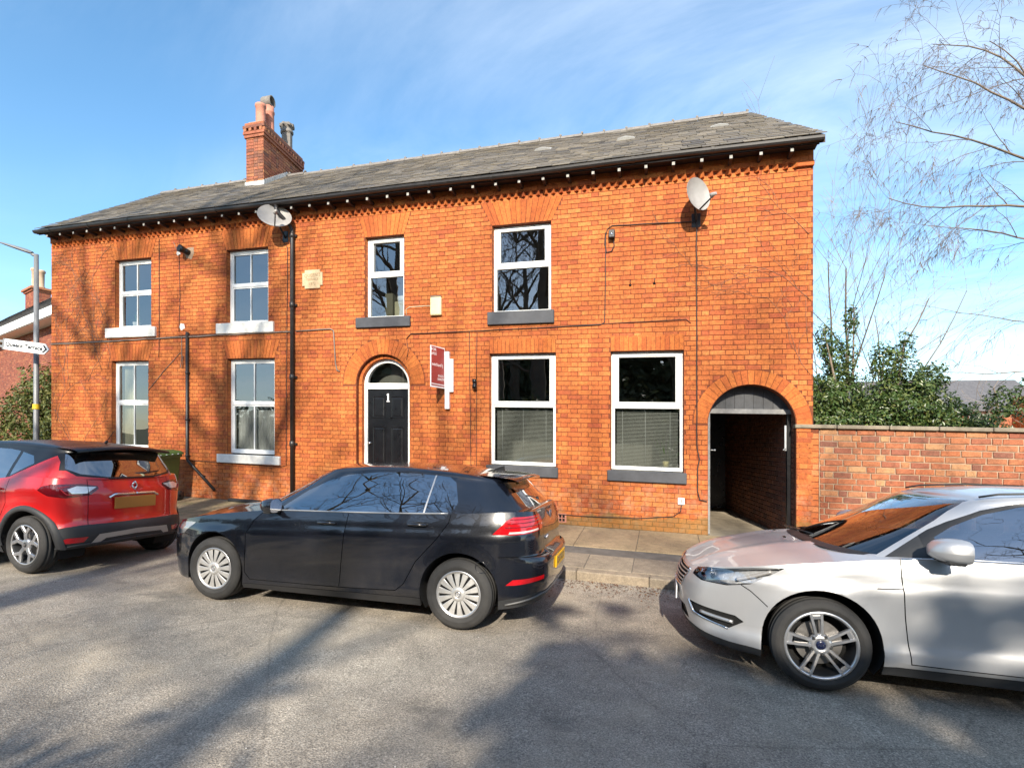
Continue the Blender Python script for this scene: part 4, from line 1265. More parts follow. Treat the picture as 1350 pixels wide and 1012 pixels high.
ground = MB(); ground.add([(-900,-900,-0.40),(900,-900,-0.40),(900,900,-0.40),(-900,900,-0.40)], [(0,1,2,3)])
tag(ground.build('ground', M['soil']), kind='structure')
mb = MB()
mb.add([(-80,-9.0,RZ0),(80,-9.0,RZ0),(80,KY,RZ0),(-80,KY,RZ0)], [(0,1,2,3)])
tag(mb.build('road', M['asphalt']), kind='structure')
# side road beyond the left end of the house
mb = MB(); mb.add([(-22,KY,RZ0+0.004),(-16.2,KY,RZ0+0.004),(-17.5,40,RZ0+0.03),(-23.5,40,RZ0+0.03)], [(0,1,2,3)])
tag(mb.build('side_road', M['asphalt']), kind='structure')
pave = empty('pavement', (0, 0, 0)); tag(pave, kind='structure')
def fall(o):
    for v in o.data.vertices: v.co.z += XF*(v.co.y)
    return o
mb = MB(); mb.add([(-16.2,KY+0.15,-0.012),(22,KY+0.15,-0.012),(22,0.0,-0.012),(-16.2,0.0,-0.012)], [(0,1,2,3)])
fall(mb.build('footway_surface', M['footway'], pave))
mb = MB(); mb.prism_z([(-16.2,0.0),(-14.05,0.0),(-14.9,8),(-17.2,8)], -0.35, -0.013); mb.build('footway_corner', M['footway'], pave)
def flag_row(x0, x1, y0, y1, lens, z, m='flag', nm='flagstone'):
    x = x0
    while x < x1:
        L = RGD.choice(lens); mb = MB(); mb.box(0.004, L-0.004, y0, y1, -0.05, 0.0, 0.004)
        o = fall(mb.build(nm, M[m], pave, (x, 0, z + RGD.uniform(-0.002, 0.003)))); o.rotation_euler = (RGD.uniform(-0.002, 0.002), RGD.uniform(-0.003, 0.003), 0)
        x += L
flag_row(-16.0, 12, -1.22, -0.012, (0.6, 0.75, 0.9), 0.0)
flag_row(-16.0, -5.6, -1.90, -1.228, (0.6, 0.75, 0.9), 0.0)
flag_row(-16.0, 14, -2.195, -1.60 if True else 0, (0.6, 0.9), -0.004, 'kerb', 'edging_slab') if False else None
x = -16.0
while x < 14:
    L = RGD.choice((0.6, 0.9)); mb = MB(); mb.box(0.004, L-0.004, -2.19, -1.93 if x < -5.6 else -1.58, -0.05, 0.0, 0.004)
    fall(mb.build('edging_slab', M['kerb'], pave, (x, 0, -0.002 + RGD.uniform(-0.002, 0.003)))); x += L
# kerb stones
x = -16.2
while x < 22:
    L = RGD.uniform(0.82, 0.95); mb = MB(); mb.box(0.003, L-0.003, KY, KY+0.148, -0.20, 0.0, 0.012)
    o = fall(mb.build('kerb_stone', M['kerb'], pave, (x, RGD.uniform(-0.005, 0.005), -0.004 + RGD.uniform(-0.003, 0.003)))); x += L
# far side of the road, where the viewer stands
mb = MB(); mb.box(-80, 80, -11.0, -9.0, -0.40, -0.22, 0.01); tag(mb.build('opposite_pavement', M['footway']), kind='structure')
# leaf litter and grit in the gutter
lt = MB()
for k in range(1500):
    x = RGD.uniform(-8.0, 2.0) if k < 700 else RGD.gauss(-0.6, 0.8); y = KY - 0.02 - abs(RGD.gauss(0, 0.10 if k < 700 else 0.28))
    s = RGD.uniform(0.004, 0.018); a = RGD.uniform(0, 6.28); z = RZ0 + 0.004 + RGD.uniform(0, 0.006)
    c_, s_ = math.cos(a)*s, math.sin(a)*s
    lt.add([(x-c_, y-s_, z), (x+s_*0.6, y-c_*0.6, z+RGD.uniform(0, 0.008)), (x+c_, y+s_, z+RGD.uniform(0, 0.006)), (x-s_*0.6, y+c_*0.6, z+RGD.uniform(0, 0.008))], [(0,1,2,3)])
t = NT('dead leaf litter'); isl = t.node('ShaderNodeNewGeometry').outputs['Random Per Island']
M['litter'] = t.set(t.ramp(isl, [(0.1, (0.10,0.045,0.025)), (0.5, (0.16,0.07,0.035)), (0.8, (0.22,0.13,0.06)), (0.95, (0.07,0.04,0.03))]), 0.9)
tag(lt.build('leaf_litter', M['litter']), 'brown dead leaves and grit lying along the gutter', 'leaf litter', kind='stuff')
gr = MB()
for k in range(900):
    x = RGD.uniform(-9, 2.5); y = RGD.uniform(-7.6, -2.5); s = RGD.uniform(0.002, 0.006); z = RZ0 + s*0.6
    gr.add([(x-s, y, z), (x, y-s, z), (x+s, y, z), (x, y+s, z), (x, y, z+s)], [(0,1,4),(1,2,4),(2,3,4),(3,0,4)])
t = NT('loose grit'); isl = t.node('ShaderNodeNewGeometry').outputs['Random Per Island']
M['grit'] = t.set(t.ramp(isl, [(0.2, (0.10,0.09,0.08)), (0.6, (0.35,0.31,0.26)), (0.9, (0.55,0.52,0.48))]), 0.9)
tag(gr.build('loose_grit', M['grit']), 'pale loose grit scattered on the road', 'grit', kind='stuff')
# iron coal-hole frame / drain at foot of the wall
dr = empty('rubber_edging', (-8.30, -0.12, -0.010)); tag(dr, 'low black rubber edging lying at the foot of the left wall', 'edging')
mb = MB(); mb.box(-0.36, 0.42, -0.06, 0.06, 0.0, 0.055, 0.012); mb.build('edging_body', M['blackplastic'], dr)
mb = MB(); mb.box(-0.34, 0.40, -0.045, 0.045, 0.0555, 0.064, 0.003); mb.build('edging_top', M['gutter'], dr)

# ================================================================ green wheelie bin behind the red car
bn = empty('wheelie_bin', (-9.93, -0.62, -0.052)); tag(bn, 'green wheelie bin with moss flecked lid behind the red car', 'bin')
M['bingreen'] = simple('olive green bin plastic', (0.085,0.10,0.022), 0.5, var=0.15, scale=8)
M['binlid'] = simple('faded green bin lid', (0.09,0.15,0.035), 0.6, var=0.4, scale=16)
mb = MB()
def rr_loop(w, d, z, r=0.05, n=4):
    out = []
    for cx, cy, a0 in ((w-r, d-r, 0), (-w+r, d-r, 90), (-w+r, -d+r, 180), (w-r, -d+r, 270)):
        for k in range(n+1):
            a = RAD(a0 + 90*k/n); out.append((cx + r*math.cos(a), cy + r*math.sin(a), z))
    return out
L = [rr_loop(0.20, 0.24, 0.06), rr_loop(0.225, 0.27, 0.30), rr_loop(0.275, 0.33, 0.90), rr_loop(0.30, 0.355, 0.905), rr_loop(0.30, 0.355, 0.96)]
mb.grid([l + l[:1] for l in L], False); mb.add(L[-1], [tuple(range(len(L[-1])))]); mb.build('bin_body', M['bingreen'], bn)
mb = MB(); L = [rr_loop(0.315, 0.37, 0.962), rr_loop(0.315, 0.37, 1.0), rr_loop(0.29, 0.34, 1.03), rr_loop(0.20, 0.25, 1.06)]
mb.grid([l + l[:1] for l in L], True); mb.add(L[-1], [tuple(range(len(L[-1])))]); mb.build('lid', M['binlid'], bn)
mb = MB()
for k in range(5):
    mb.lathe([(0, 0), (0.016, 0.002), (0.012, 0.012), (0, 0.014)], 8, (-0.24+k*0.12, -0.372, 0.975), 'z')
for k in range(5): mb.lathe([(0, 0), (0.018, 0.002), (0.014, 0.012), (0, 0.014)], 8, (0.316, -0.30+k*0.13, 0.975), 'z')
mb.build('lid_studs', M['net'], bn)
for s in (-1, 1):
    mb = MB(); mb.lathe([(0.02,-0.025),(0.10,-0.025),(0.10,0.025),(0.02,0.025)], 16, (s*0.22, 0.26, 0.10), 'x'); mb.build('wheel', M['blackplastic'], bn)
mb = MB(); mb.tube([(-0.25,0.40,0.98),(0.25,0.40,0.98)], 0.015, 8); mb.build('handle_bar', M['bingreen'], bn)

settle([o for o in bpy.data.objects if o not in built])
bpy.data.objects['wheelie_bin'].rotation_euler = (XF*0.9, 0, 0)
# ================================================================ left background: lamp post, finger sign, neighbour house
M['paintgrey'] = simple('grey galvanised post paint', (0.20,0.205,0.21), 0.5, 0.2, var=0.1)
lp = empty('street_lamp', (-17.18, 1.62, 0.40)); tag(lp, 'tall grey street lamp post at the left corner of the house', 'street lamp')
mb = MB(); mb.tube([(0,0,0),(0,0,1.1)], 0.085, 14); mb.tube([(0,0,1.1),(0,0,1.16),(0,0,6.45)], [0.085,0.070,0.056], 14); mb.build('column', M['paintgrey'], lp)
mb = MB(); u = Vector((-0.87, -0.45, 0.30)).normalized()
mb.tube([(0,0,6.4), Vector((0,0,6.42))+u*0.12], 0.045, 10); mb.build('bracket', M['paintgrey'], lp)
mb = MB(); s_ = u.cross(Vector((0,0,1))).normalized(); nn = s_.cross(u).normalized(); c = Vector((0,0,6.45))
rows_ = []
for (d, w, h) in ((0.10,0.06,0.05),(0.22,0.13,0.07),(0.55,0.15,0.055),(0.85,0.10,0.035),(0.95,0.03,0.02)):
    p = c + u*d
    rows_.append([tuple(p + s_*w*a + nn*h*b) for a, b in ((-1,-0.3),(-0.9,0.3),(-0.4,0.8),(0.4,0.8),(0.9,0.3),(1,-0.3),(0.6,-0.5),(-0.6,-0.5),(-1,-0.3))])
mb.grid(rows_, True); mb.build('lantern', M['paintgrey'], lp, recalc=True)
mb = MB(); mb.lathe([(0.087,0),(0.087,0.14)], 14, (0,0,1.0)); mb.build('lamp_sticker', simple('yellow sticker', (0.75,0.52,0.03), 0.5), lp, (0,0,1.05))
mb = MB(); mb.lathe([(0.066,0),(0.065,0.13)], 14, (0,0,2.28)); mb.build('lamp_sticker', bpy.data.materials['yellow sticker'], lp)
sg = empty('street_name_sign', (-17.76, 0.93, 0.42)); tag(sg, 'white pointed street name sign reading Queens Terrace in front of lamp post', 'sign')
mb = MB(); mb.tube([(0,0,0),(0,0,4.05)], 0.038, 10); mb.build('post', M['paintgrey'], sg)
sd = math.atan2(0.47, 1.64)
mb = MB(); mb.box(0.30, 0.36, -0.03, 0.02, -0.15, 0.15, 0.004); mb.box(-0.05, 0.30, -0.015, 0.01, -0.10, -0.04); mb.box(-0.05, 0.30, -0.015, 0.01, 0.04, 0.10)
cl = mb.build('clamp', M['paintgrey'], sg, (0, 0, 3.83)); cl.rotation_euler = (0, RAD(7.5), sd)
mb = MB(); mb.prism_y([(0.36,-0.145),(1.48,-0.145),(1.60,0.0),(1.48,0.145),(0.36,0.145)], -0.03, -0.005)
pn = mb.build('sign_panel', M['signwhite'], sg, (0, 0, 3.83)); pn.rotation_euler = (0, RAD(7.5), sd)
text('lettering', 'Queens Terrace', 0.155, (0.90, -0.0305, 0.0), FR, M['black'], pn, sx=1.0, bold=0.006)
mb = MB(); mb.prism_y([(1.41,-0.10),(1.465,-0.10),(1.55,0.0),(1.465,0.10),(1.41,0.10),(1.49,0.0)], -0.0325, -0.0305); mb.build('chevron', M['black'], pn)
# ================================================================ background: neighbour houses, hedge, trees
# ---- house beyond the side road, left
nh = empty('neighbour_house', (-19.125, 3.24, 0.45), math.atan2(-0.297, 0.955)); tag(nh, 'dark red brick house with white fascia and chimney at the far left', 'house')
# local x runs along the eaves to the right, +y away from the camera
mb = MB(); mb.box(-19, 2.4, 0.47, 6.5, -0.6, 5.45); nwall = mb.build('wall', M['alleymortar'], nh)
RN = random.Random(9)
mb = MB()
for b in lay(-19.0, 2.4, 1.0, 4.4, lambda z: [], per=0.34, crs=0.078, jt=0.011, rnd=RN): brick_shape(mb, *b, 0.47, 0.008, 0.003, RN)
tag(mb.build('brick_courses', M['farbrick'], nwall), kind='stuff')
mb = MB(); e0, rz_, ry_ = 5.50, 8.45, 3.25
mb.prism_x([(0.0, e0), (ry_, rz_), (6.95, e0), (6.95, e0-0.06), (ry_, rz_-0.08), (0.0, e0-0.06)], -19.3, 2.5); nroof = mb.build('roof', M['slate'], nh, recalc=True)
mb = MB(); m = math.hypot(ry_, rz_-e0); uy, uz = (ry_)/m, (rz_-e0)/m
for i in range(20):
    x = -19.3 + (0.13 if i % 2 else 0)
    while x < 2.5:
        w = RN.uniform(0.24, 0.30); s0 = i*0.21
        mb.add([(x+0.004, -0.02+s0*uy, e0+0.022+s0*uz), (x+w-0.004, -0.02+s0*uy, e0+0.022+s0*uz), (x+w-0.004, -0.02+(s0+0.22)*uy, e0+0.008+(s0+0.22)*uz), (x+0.004, -0.02+(s0+0.22)*uy, e0+0.008+(s0+0.22)*uz)], [(0,1,2,3)]); x += w
tag(mb.build('slate_courses', M['slate'], nroof), kind='stuff')
mb = MB(); mb.box(-19.3, 2.5, -0.04, -0.005, 5.20, 5.50); mb.build('fascia_board', M['white'], nh)
mb = MB(); mb.box(-19.3, 2.5, 0.0, 0.465, 5.18, 5.21); mb.build('soffit', M['white'], nh)
mb = MB(); mb.box(-14.75, -13.45, 2.9, 3.6, 7.4, 9.05); nch = mb.build('chimney', M['gwmortar'], nh)
mb = MB()
z = 7.5; k = 0
while z < 8.90:
    wall_course(mb, -14.75, -13.45, 2.9, 3.6, z, 0.078, 0.0, k); z += 0.078; k += 1
tag(mb.build('brick_courses', M['farbrick'], nch), kind='stuff')
mb = MB(); mb.box(-14.88, -13.32, 2.75, 3.75, 9.02, 9.14, 0.01); mb.box(-14.81, -13.39, 2.83, 3.67, 8.93, 9.02); mb.build('corbel_course', M['chimbrick'], nch)
M['buffpot'] = simple('buff clay pot', (0.40,0.29,0.20), 0.85, var=0.2)
for (x, h) in ((-14.6, 1.25), (-14.05, 1.0), (-13.6, 0.95)):
    mb = MB(); mb.lathe([(0.17,0),(0.17,0.06),(0.13,0.12),(0.14,h-0.18),(0.18,h-0.14),(0.18,h-0.05),(0.13,h),(0.10,h)], 14); mb.build('chimney_pot', M['buffpot'], nch, (x, 3.25, 9.14))

# ---- low building with slate roof beyond the garden wall, right
fb = empty('far_building', (27.0, 46.0, -0.6), RAD(10)); tag(fb, 'low dark roofed brick building far behind the garden wall', 'building')
mb = MB(); mb.box(-12, 4.0, 0, 7, 0, 5.2); mb.build('wall', M['farbrick'], fb)
mb = MB(); mb.prism_x([(-0.6,5.15),(3.5,8.1),(7.6,5.15),(7.6,5.0),(3.5,7.9),(-0.6,5.0)], -12.5, 4.5); mb.build('roof', simple('dark slate roof', (0.10,0.096,0.10), 0.6, var=0.3, scale=5), fb, recalc=True)
for x in (-8.6, -5.2, -1.0):
    w_ = empty('window', (x, 0, 0), parent=fb)
    mb = MB(); mb.box(-0.8, 0.8, -0.05, -0.001, 3.55, 4.75); mb.build('frame', M['white'], w_)
    for s in (-0.39, 0.39):
        mb = MB(); mb.box(s-0.33, s+0.33, -0.058, -0.051, 3.64, 4.66); mb.build('pane', simple('far window glass', (0.03,0.035,0.04), 0.1), w_)
mb = MB(); mb.box(1.6, 3.4, -1.6, -0.001, 0, 6.2); mb.build('stair_wing', M['brick'], fb)

# ---- foliage
def leaf_mat(name, tones, rough=0.45, trans=0.25):
    t = NT(name); g = t.node('ShaderNodeNewGeometry'); isl = g.outputs['Random Per Island']
    c = t.ramp(isl, [((i+0.5)/len(tones), k) for i, k in enumerate(tones)])
    t.set(c, rough)
    tl = t.node('ShaderNodeBsdfTranslucent'); t.lk(c, tl.inputs['Color'])
    mx = t.node('ShaderNodeMixShader'); mx.inputs[0].default_value = trans
    t.lk(t.b.outputs[0], mx.inputs[1]); t.lk(tl.outputs[0], mx.inputs[2]); t.lk(mx.outputs[0], t.out.inputs['Surface'])
    return t.m
M['holly'] = leaf_mat('holly leaf', [(0.045,0.085,0.022),(0.075,0.125,0.03),(0.03,0.06,0.018),(0.11,0.16,0.045),(0.16,0.18,0.05),(0.05,0.09,0.02)], 0.35)
M['hedge'] = leaf_mat('hedge leaf', [(0.09,0.12,0.025),(0.14,0.16,0.035),(0.20,0.19,0.05),(0.06,0.09,0.02),(0.12,0.12,0.03)], 0.5)
M['darkhedge'] = leaf_mat('dark evergreen leaf', [(0.07,0.09,0.045),(0.10,0.12,0.055),(0.055,0.075,0.04),(0.13,0.14,0.065)], 0.5)
M['rusthedge'] = leaf_mat('rust brown hedge leaf', [(0.16,0.07,0.025),(0.22,0.10,0.03),(0.12,0.08,0.03),(0.10,0.10,0.03)], 0.6)
M['bark'] = simple('grey brown bark', (0.15,0.115,0.085), 0.9, var=0.35, scale=5, bump=0.6)
M['twigbark'] = simple('pale twig bark', (0.32,0.25,0.19), 0.85, var=0.3, scale=4)
M['darkbark'] = simple('dark twig bark', (0.13,0.095,0.07), 0.9, var=0.3, scale=4)

def rand_dir(r):
    while True:
        v = Vector((r.uniform(-1,1), r.uniform(-1,1), r.uniform(-1,1)))
        if 0.05 < v.length < 1: return v.normalized()

def leaf_cloud(mb, blobs, n, size, r, hollow=0.55, up=0.3):
    """leaves in the outer shell of a set of overlapping uneven ellipsoids"""
    tot = sum(b[3]*b[4]*b[5] for b in blobs)
    for (cx, cy, cz, rx, ry, rz) in blobs:
        m = int(n*rx*ry*rz/tot)
        for k in range(m):
            d = rand_dir(r)
            f = 0.75 + 0.5*mnoise.noise(Vector((cx+d.x*2.3, cy+d.y*2.3, cz+d.z*2.3)))
            rad = (hollow + (1-hollow)*r.random()**0.6)*f
            p = Vector((cx+d.x*rx*rad, cy+d.y*ry*rad, cz+d.z*rz*rad))
            if p.z < 0.02: continue
            nrm = (d + rand_dir(r)*0.9 + Vector((0,0,up))).normalized()
            a = nrm.orthogonal().normalized(); a = Quaternion(nrm, r.uniform(0, 6.28)) @ a; b = nrm.cross(a)
            s = size*r.uniform(0.6, 1.3)
            mb.add([p - a*s, p - b*s*0.45 + nrm*s*0.12, p + a*s, p + b*s*0.45 + nrm*s*0.12], [(0,1,2,3)])

def shrub(name, loc, blobs, n, size, m, label, cat, seed, stems=7, group=None):
    r = random.Random(seed); root = empty(name, loc); tag(root, label, cat, group)
    mb = MB(); leaf_cloud(mb, blobs, n, size, r); mb.build('foliage', M[m], root)
    mb = MB()
    for k in range(stems):
        b = blobs[k % len(blobs)]
        p0 = Vector((b[0]*0.3 + r.uniform(-0.2,0.2), b[1]*0.3 + r.uniform(-0.2,0.2), -0.05)); p1 = Vector((b[0]+r.uniform(-.3,.3)*b[3], b[1]+r.uniform(-.3,.3)*b[4], b[2]+b[5]*r.uniform(0.1,0.6)))
        mid = (p0+p1)/2 + Vector((r.uniform(-.15,.15), r.uniform(-.15,.15), 0.1))
        mb.tube([p0, mid, p1], [0.05, 0.035, 0.012], 6)
    mb.build('stem', M['bark'], root)
    return root
# large holly behind the garden wall: uneven outline, taller leaders
hb = [(0.0,0.2,1.2,1.3,1.0,1.2),(-0.6,0.0,2.0,0.8,0.8,0.8),(0.7,0.1,1.9,1.0,0.9,0.85),(-0.7,-0.3,1.2,0.9,0.8,1.1),(1.7,0.2,1.35,0.9,0.8,0.8),(2.1,0.3,1.0,0.8,0.8,0.9),(-0.45,0.2,2.8,0.45,0.4,0.5),(0.35,0.0,2.65,0.45,0.4,0.5),(-0.25,0.1,3.45,0.22,0.22,0.4),(-0.75,0.0,3.1,0.25,0.25,0.45),(0.75,0.1,2.95,0.22,0.22,0.40),(2.35,0.2,1.9,0.35,0.3,0.45),(2.65,0.1,1.95,0.2,0.2,0.5),(1.2,0.2,2.35,0.4,0.4,0.4)]
hb = [(a*1.12, b, c_*1.30, d*1.12, e, f*1.25) for a, b, c_, d, e, f in hb]
shrub('holly_bush', (4.45, 5.0, -0.15), hb, 62000, 0.046, 'holly', 'large green holly bush behind the garden wall at the house corner', 'bush', 2, 12)
shrub('garden_hedge', (-17.9, 2.9, 0.45), [(0,0,1.5,1.7,0.9,1.8),(-1.6,-0.1,1.5,1.5,0.9,1.8),(1.2,0.3,1.2,1.0,0.8,1.4),(0.1,-0.2,2.7,1.0,0.7,1.0),(-1.2,0,2.8,1.0,0.7,1.0)], 14000, 0.065, 'hedge', 'yellow green hedge below the street sign at far left', 'hedge', 3)
shrub('rusty_shrub', (12.6, 15.6, -0.4), [(0,0,1.0,1.0,0.7,0.9),(0.4,0,1.8,0.7,0.6,0.7),(-0.5,0,1.3,0.5,0.5,0.6),(1.2,0,1.4,0.9,0.7,1.1)], 2600, 0.045, 'rusthedge', 'brown leaved shrub above the garden wall at the right edge', 'bush', 6, 14)
shrub('ivy_clump', (8.4, 9.8, -0.3), [(0,0,1.0,0.9,0.6,0.7),(-0.9,0.1,1.1,0.7,0.6,0.7),(0.8,0.2,0.95,0.8,0.5,0.6)], 1800, 0.05, 'holly', 'low green ivy between holly and far building above wall', 'bush', 8, 6)

# ---- bare trees
def grow(mb, p, d, L, r, depth, P, rnd, twigs):
    n = max(3, int(P['seg'] if depth > 1 else 3)); pts = [p.copy()]; rad = [r]
    d = d.normalized(); q = p.copy()
    for i in range(n):
        d = (d + rand_dir(rnd)*P['wig'] + Vector((0,0,P['up'] if depth > P['dd'] else P['droop']))*(1.0/n)).normalized()
        q = q + d*(L/n); pts.append(q.copy()); rad.append(r*(1 - (1-P['tap'])*(i+1)/n))
        if depth > 0 and i >= P['skip']:
            for _ in range(P['br'] if depth > 1 else P['br']+P.get('tw', 1)):
                if rnd.random() < P['prob']:
                    a = d.orthogonal().normalized(); a = Quaternion(d, rnd.uniform(0, 6.28)) @ a
                    nd = (d*math.cos(P['ang']) + a*math.sin(P['ang'])*rnd.uniform(0.7, 1.3))
                    grow(mb, q, nd, L*P['len']*rnd.uniform(0.7, 1.2), max(rad[-1]*P['rr'], P['rmin']), depth-1, P, rnd, twigs)
    sides = 7 if r > 0.10 else (5 if r > 0.03 else 3)
    (twigs if r < 0.02 else mb).tube(pts, [max(x, P['rmin']*0.6) for x in rad], sides, caps=False)
def tree(name, loc, trunk, P, depth, label, seed, m='bark', tm='twigbark', group=None, kids=None):
    rnd = random.Random(seed); root = empty(name, loc); tag(root, label, 'tree', group)
    t, tw = MB(), MB()
    for (p, d, L, r, dep) in trunk: grow(t, Vector(p), Vector(d), L, r, dep, P, rnd, tw)
    if t.f: t.build(kids or 'trunk', M[m], root)
    if tw.f: tw.build('crown', M[tm], root)
    return root
# multi-stemmed bare tree just behind the house corner
PB = dict(seg=8, wig=0.10, up=0.10, droop=0.05, dd=0, tap=0.30, skip=1, br=1, prob=0.88, ang=0.55, len=0.50, rr=0.55, rmin=0.0055, tw=2)
tree('bare_tree', (5.6, 11.4, -0.2), [((0,0,0),(0.06,0,1),7.6,0.075,3),((0.2,0,0),(0.28,0,1),7.4,0.06,3),((-0.1,0.1,0),(0.12,0.1,1),7.8,0.06,3),((0.3,0,0),(0.55,0,1),6.6,0.045,3),((-0.2,0,0),(0.20,0.1,1),7.4,0.05,3),((0.5,0.2,0),(0.42,0.1,1),7.6,0.04,3)], PB, 3, 'slender many stemmed bare tree rising behind the holly at house corner', 41)
PD = dict(seg=6, wig=0.16, up=0.05, droop=0.02, dd=1, tap=0.3, skip=1, br=1, prob=0.75, ang=0.7, len=0.5, rr=0.5, rmin=0.006, tw=1)
tree('distant_tree', (19.5, 30.0, -0.5), [((0,0,0),(0,0,1),5.5,0.12,4),((0.3,0,0),(0.4,0,1),5,0.1,4)], PD, 3, 'small twiggy bare tree in front of the far building', 43)
# birch whose trunk stands outside the frame: long boughs with hanging twigs
PW = dict(seg=9, wig=0.17, up=-0.10, droop=-1.1, dd=1, tap=0.25, skip=1, br=1, prob=0.97, ang=0.75, len=0.44, rr=0.46, rmin=0.0042, tw=3)
BO = [((0,0,7.0),(-0.95,-0.1,0.45),3.8,0.036,3),((0,0,7.8),(-0.9,0.2,0.6),4.0,0.036,3),((0,0,8.6),(-0.8,-0.1,0.75),3.8,0.036,3),((0,0,9.4),(-0.8,0.1,0.7),3.6,0.036,3),((0,0,8.2),(-0.7,-0.4,0.9),3.4,0.032,3),((0,0,6.2),(-0.9,0.3,0.35),3.0,0.03,3),((0,0,4.4),(-1,0.2,0.22),3.0,0.022,2),((0,0,3.4),(-1,-0.1,0.14),3.2,0.022,2)]
root = empty('birch_tree', (8.9, 6.2, -0.3)); tag(root, 'birch with long drooping bare boughs reaching in from the right edge', 'tree')
rnd = random.Random(47); tw = MB()
for (p, d, L, r, dep) in BO:
    t_ = MB(); grow(t_, Vector(p), Vector(d), L, r, dep, PW, rnd, tw); t_.build('bough', M['bark'], root)
tw.build('crown', M['darkbark'], root)
mb = MB(); mb.tube([(0,0,0),(0.03,0,2.5),(0.0,0.02,5.0),(0.04,0,7.5),(0.02,0,10.5)], [0.20,0.17,0.14,0.10,0.04], 12); mb.build('trunk', M['bark'], root)

# ---- tall bare trees across the road, behind the viewer: seen in panes and paint, and as shadows
PT = dict(seg=7, wig=0.11, up=0.25, droop=0.1, dd=0, tap=0.42, skip=1, br=1, prob=0.70, ang=0.75, len=0.50, rr=0.50, rmin=0.010, tw=1)
def big(seed, h, r):
    rnd = random.Random(seed); root = empty('street_tree', (0, 0, -0.1)); t, tw = MB(), MB()
    pts = []; rad = []; p = Vector((0,0,0)); d = Vector((rnd.uniform(-0.04,0.04), 0, 1))
    for i in range(12):
        pts.append(p.copy()); rad.append(r*(1.25 if i == 0 else (1.0-0.03*i if i < 9 else 0.73-0.19*(i-8)))); p = p + d*(h/12); d = (d + Vector((rnd.uniform(-0.05,0.05), rnd.uniform(-0.05,0.05), 0))).normalized()
        if i >= 3:
            for _ in range(2 if i > 5 else 1):
                a = rnd.uniform(0, 6.28); nd = Vector((math.cos(a), math.sin(a), rnd.uniform(0.35, 1.1)))
                grow(t, p, nd, rnd.uniform(3.0, 5.0), r*rnd.uniform(0.14, 0.26), 3, PT, rnd, tw)
    t.tube(pts, rad, 10, caps=False)
    for k in range(3):
        a = k*2.1; grow(t, p, Vector((math.cos(a)*0.5, math.sin(a)*0.5, 1)), 4.2, r*0.22, 3, PT, rnd, tw)
    t.build('trunk', M['bark'], root); tw.build('crown', M['darkbark'], root)
    return root
treeA = big(61, 15.0, 0.40); treeB = big(67, 13.5, 0.34)
spots = [(-9.4,-25.0,0,'A'),(-7.9,-16.5,2.0,'B'),(-6.0,-16.9,1.0,'A'),(-3.6,-19.5,3.1,'B'),(0.95,-24.0,0.7,'B'),(6.4,-27.0,4.0,'A'),(9.4,-17.2,5.2,'B'),(-13.4,-15.2,2.6,'A')]
where = ['second from the left','third from the left','fourth from the left','fifth from the left','third from the right','second from the right','farthest to the right','farthest to the left']
for i, (x, y, rz, k) in enumerate(spots):
    src = treeA if k == 'A' else treeB
    first = (k == 'A' and i == 0) or (k == 'B' and i == 1)
    o = src if first else copy_tree(src)
    o.location = (x, y, -0.2 - SLP*x); o.rotation_euler = (0, 0, rz)
    tag(o, 'tall bare tree across the road, ' + where[i] + ', seen in reflections', 'tree', 'bare trees across the road')
# evergreens added across the road, out of view: for pane reflections and road shade
def screen(name, label, x0, x1, y, h0, h1, n, size, seed, m):
    r = random.Random(seed); root = empty(name, (0, 0, -0.1)); tag(root, label, 'hedge'); bl = []; x = x0
    while x < x1:
        h = r.uniform(h0, h1); bl += [(x, y+r.uniform(-.3,.3), h*0.60, 1.0, 0.8, h*0.44), (x+0.3, y, h*0.26, 1.0, 0.9, h*0.34)]; x += 0.85
    mb = MB(); leaf_cloud(mb, bl, n, size, r, hollow=0.15); mb.build('foliage', M[m], root)
    mb = MB(); x = x0
    while x < x1: mb.tube([(x, y, 0), (x+0.05, y-0.05, h0*0.7)], [0.08, 0.03], 6); x += 1.3
    tag(mb.build('stems', M['bark'], root), kind='stuff')
screen('added_hedge', 'long hedge added across the road to darken the panes', -22, -0.6, -14.2, 4.1, 4.5, 20000, 0.18, 71, 'darkhedge')  # hedge put in to keep bright sky out of the pane reflections
screen('added_shade_screen', 'tall evergreen screen added across the road to shade its lower right', 1.25, 14, -15.0, 6.3, 6.9, 30000, 0.30, 77, 'darkhedge')  # put in and sized to cast the shade on the road's right side
screen('added_conifer_belt', 'dense evergreen belt added far across the road to darken the right lower panes', -27, 3.0, -28.0, 9.5, 11.0, 26000, 0.42, 83, 'darkhedge')  # belt added so the right lower panes reflect dark foliage
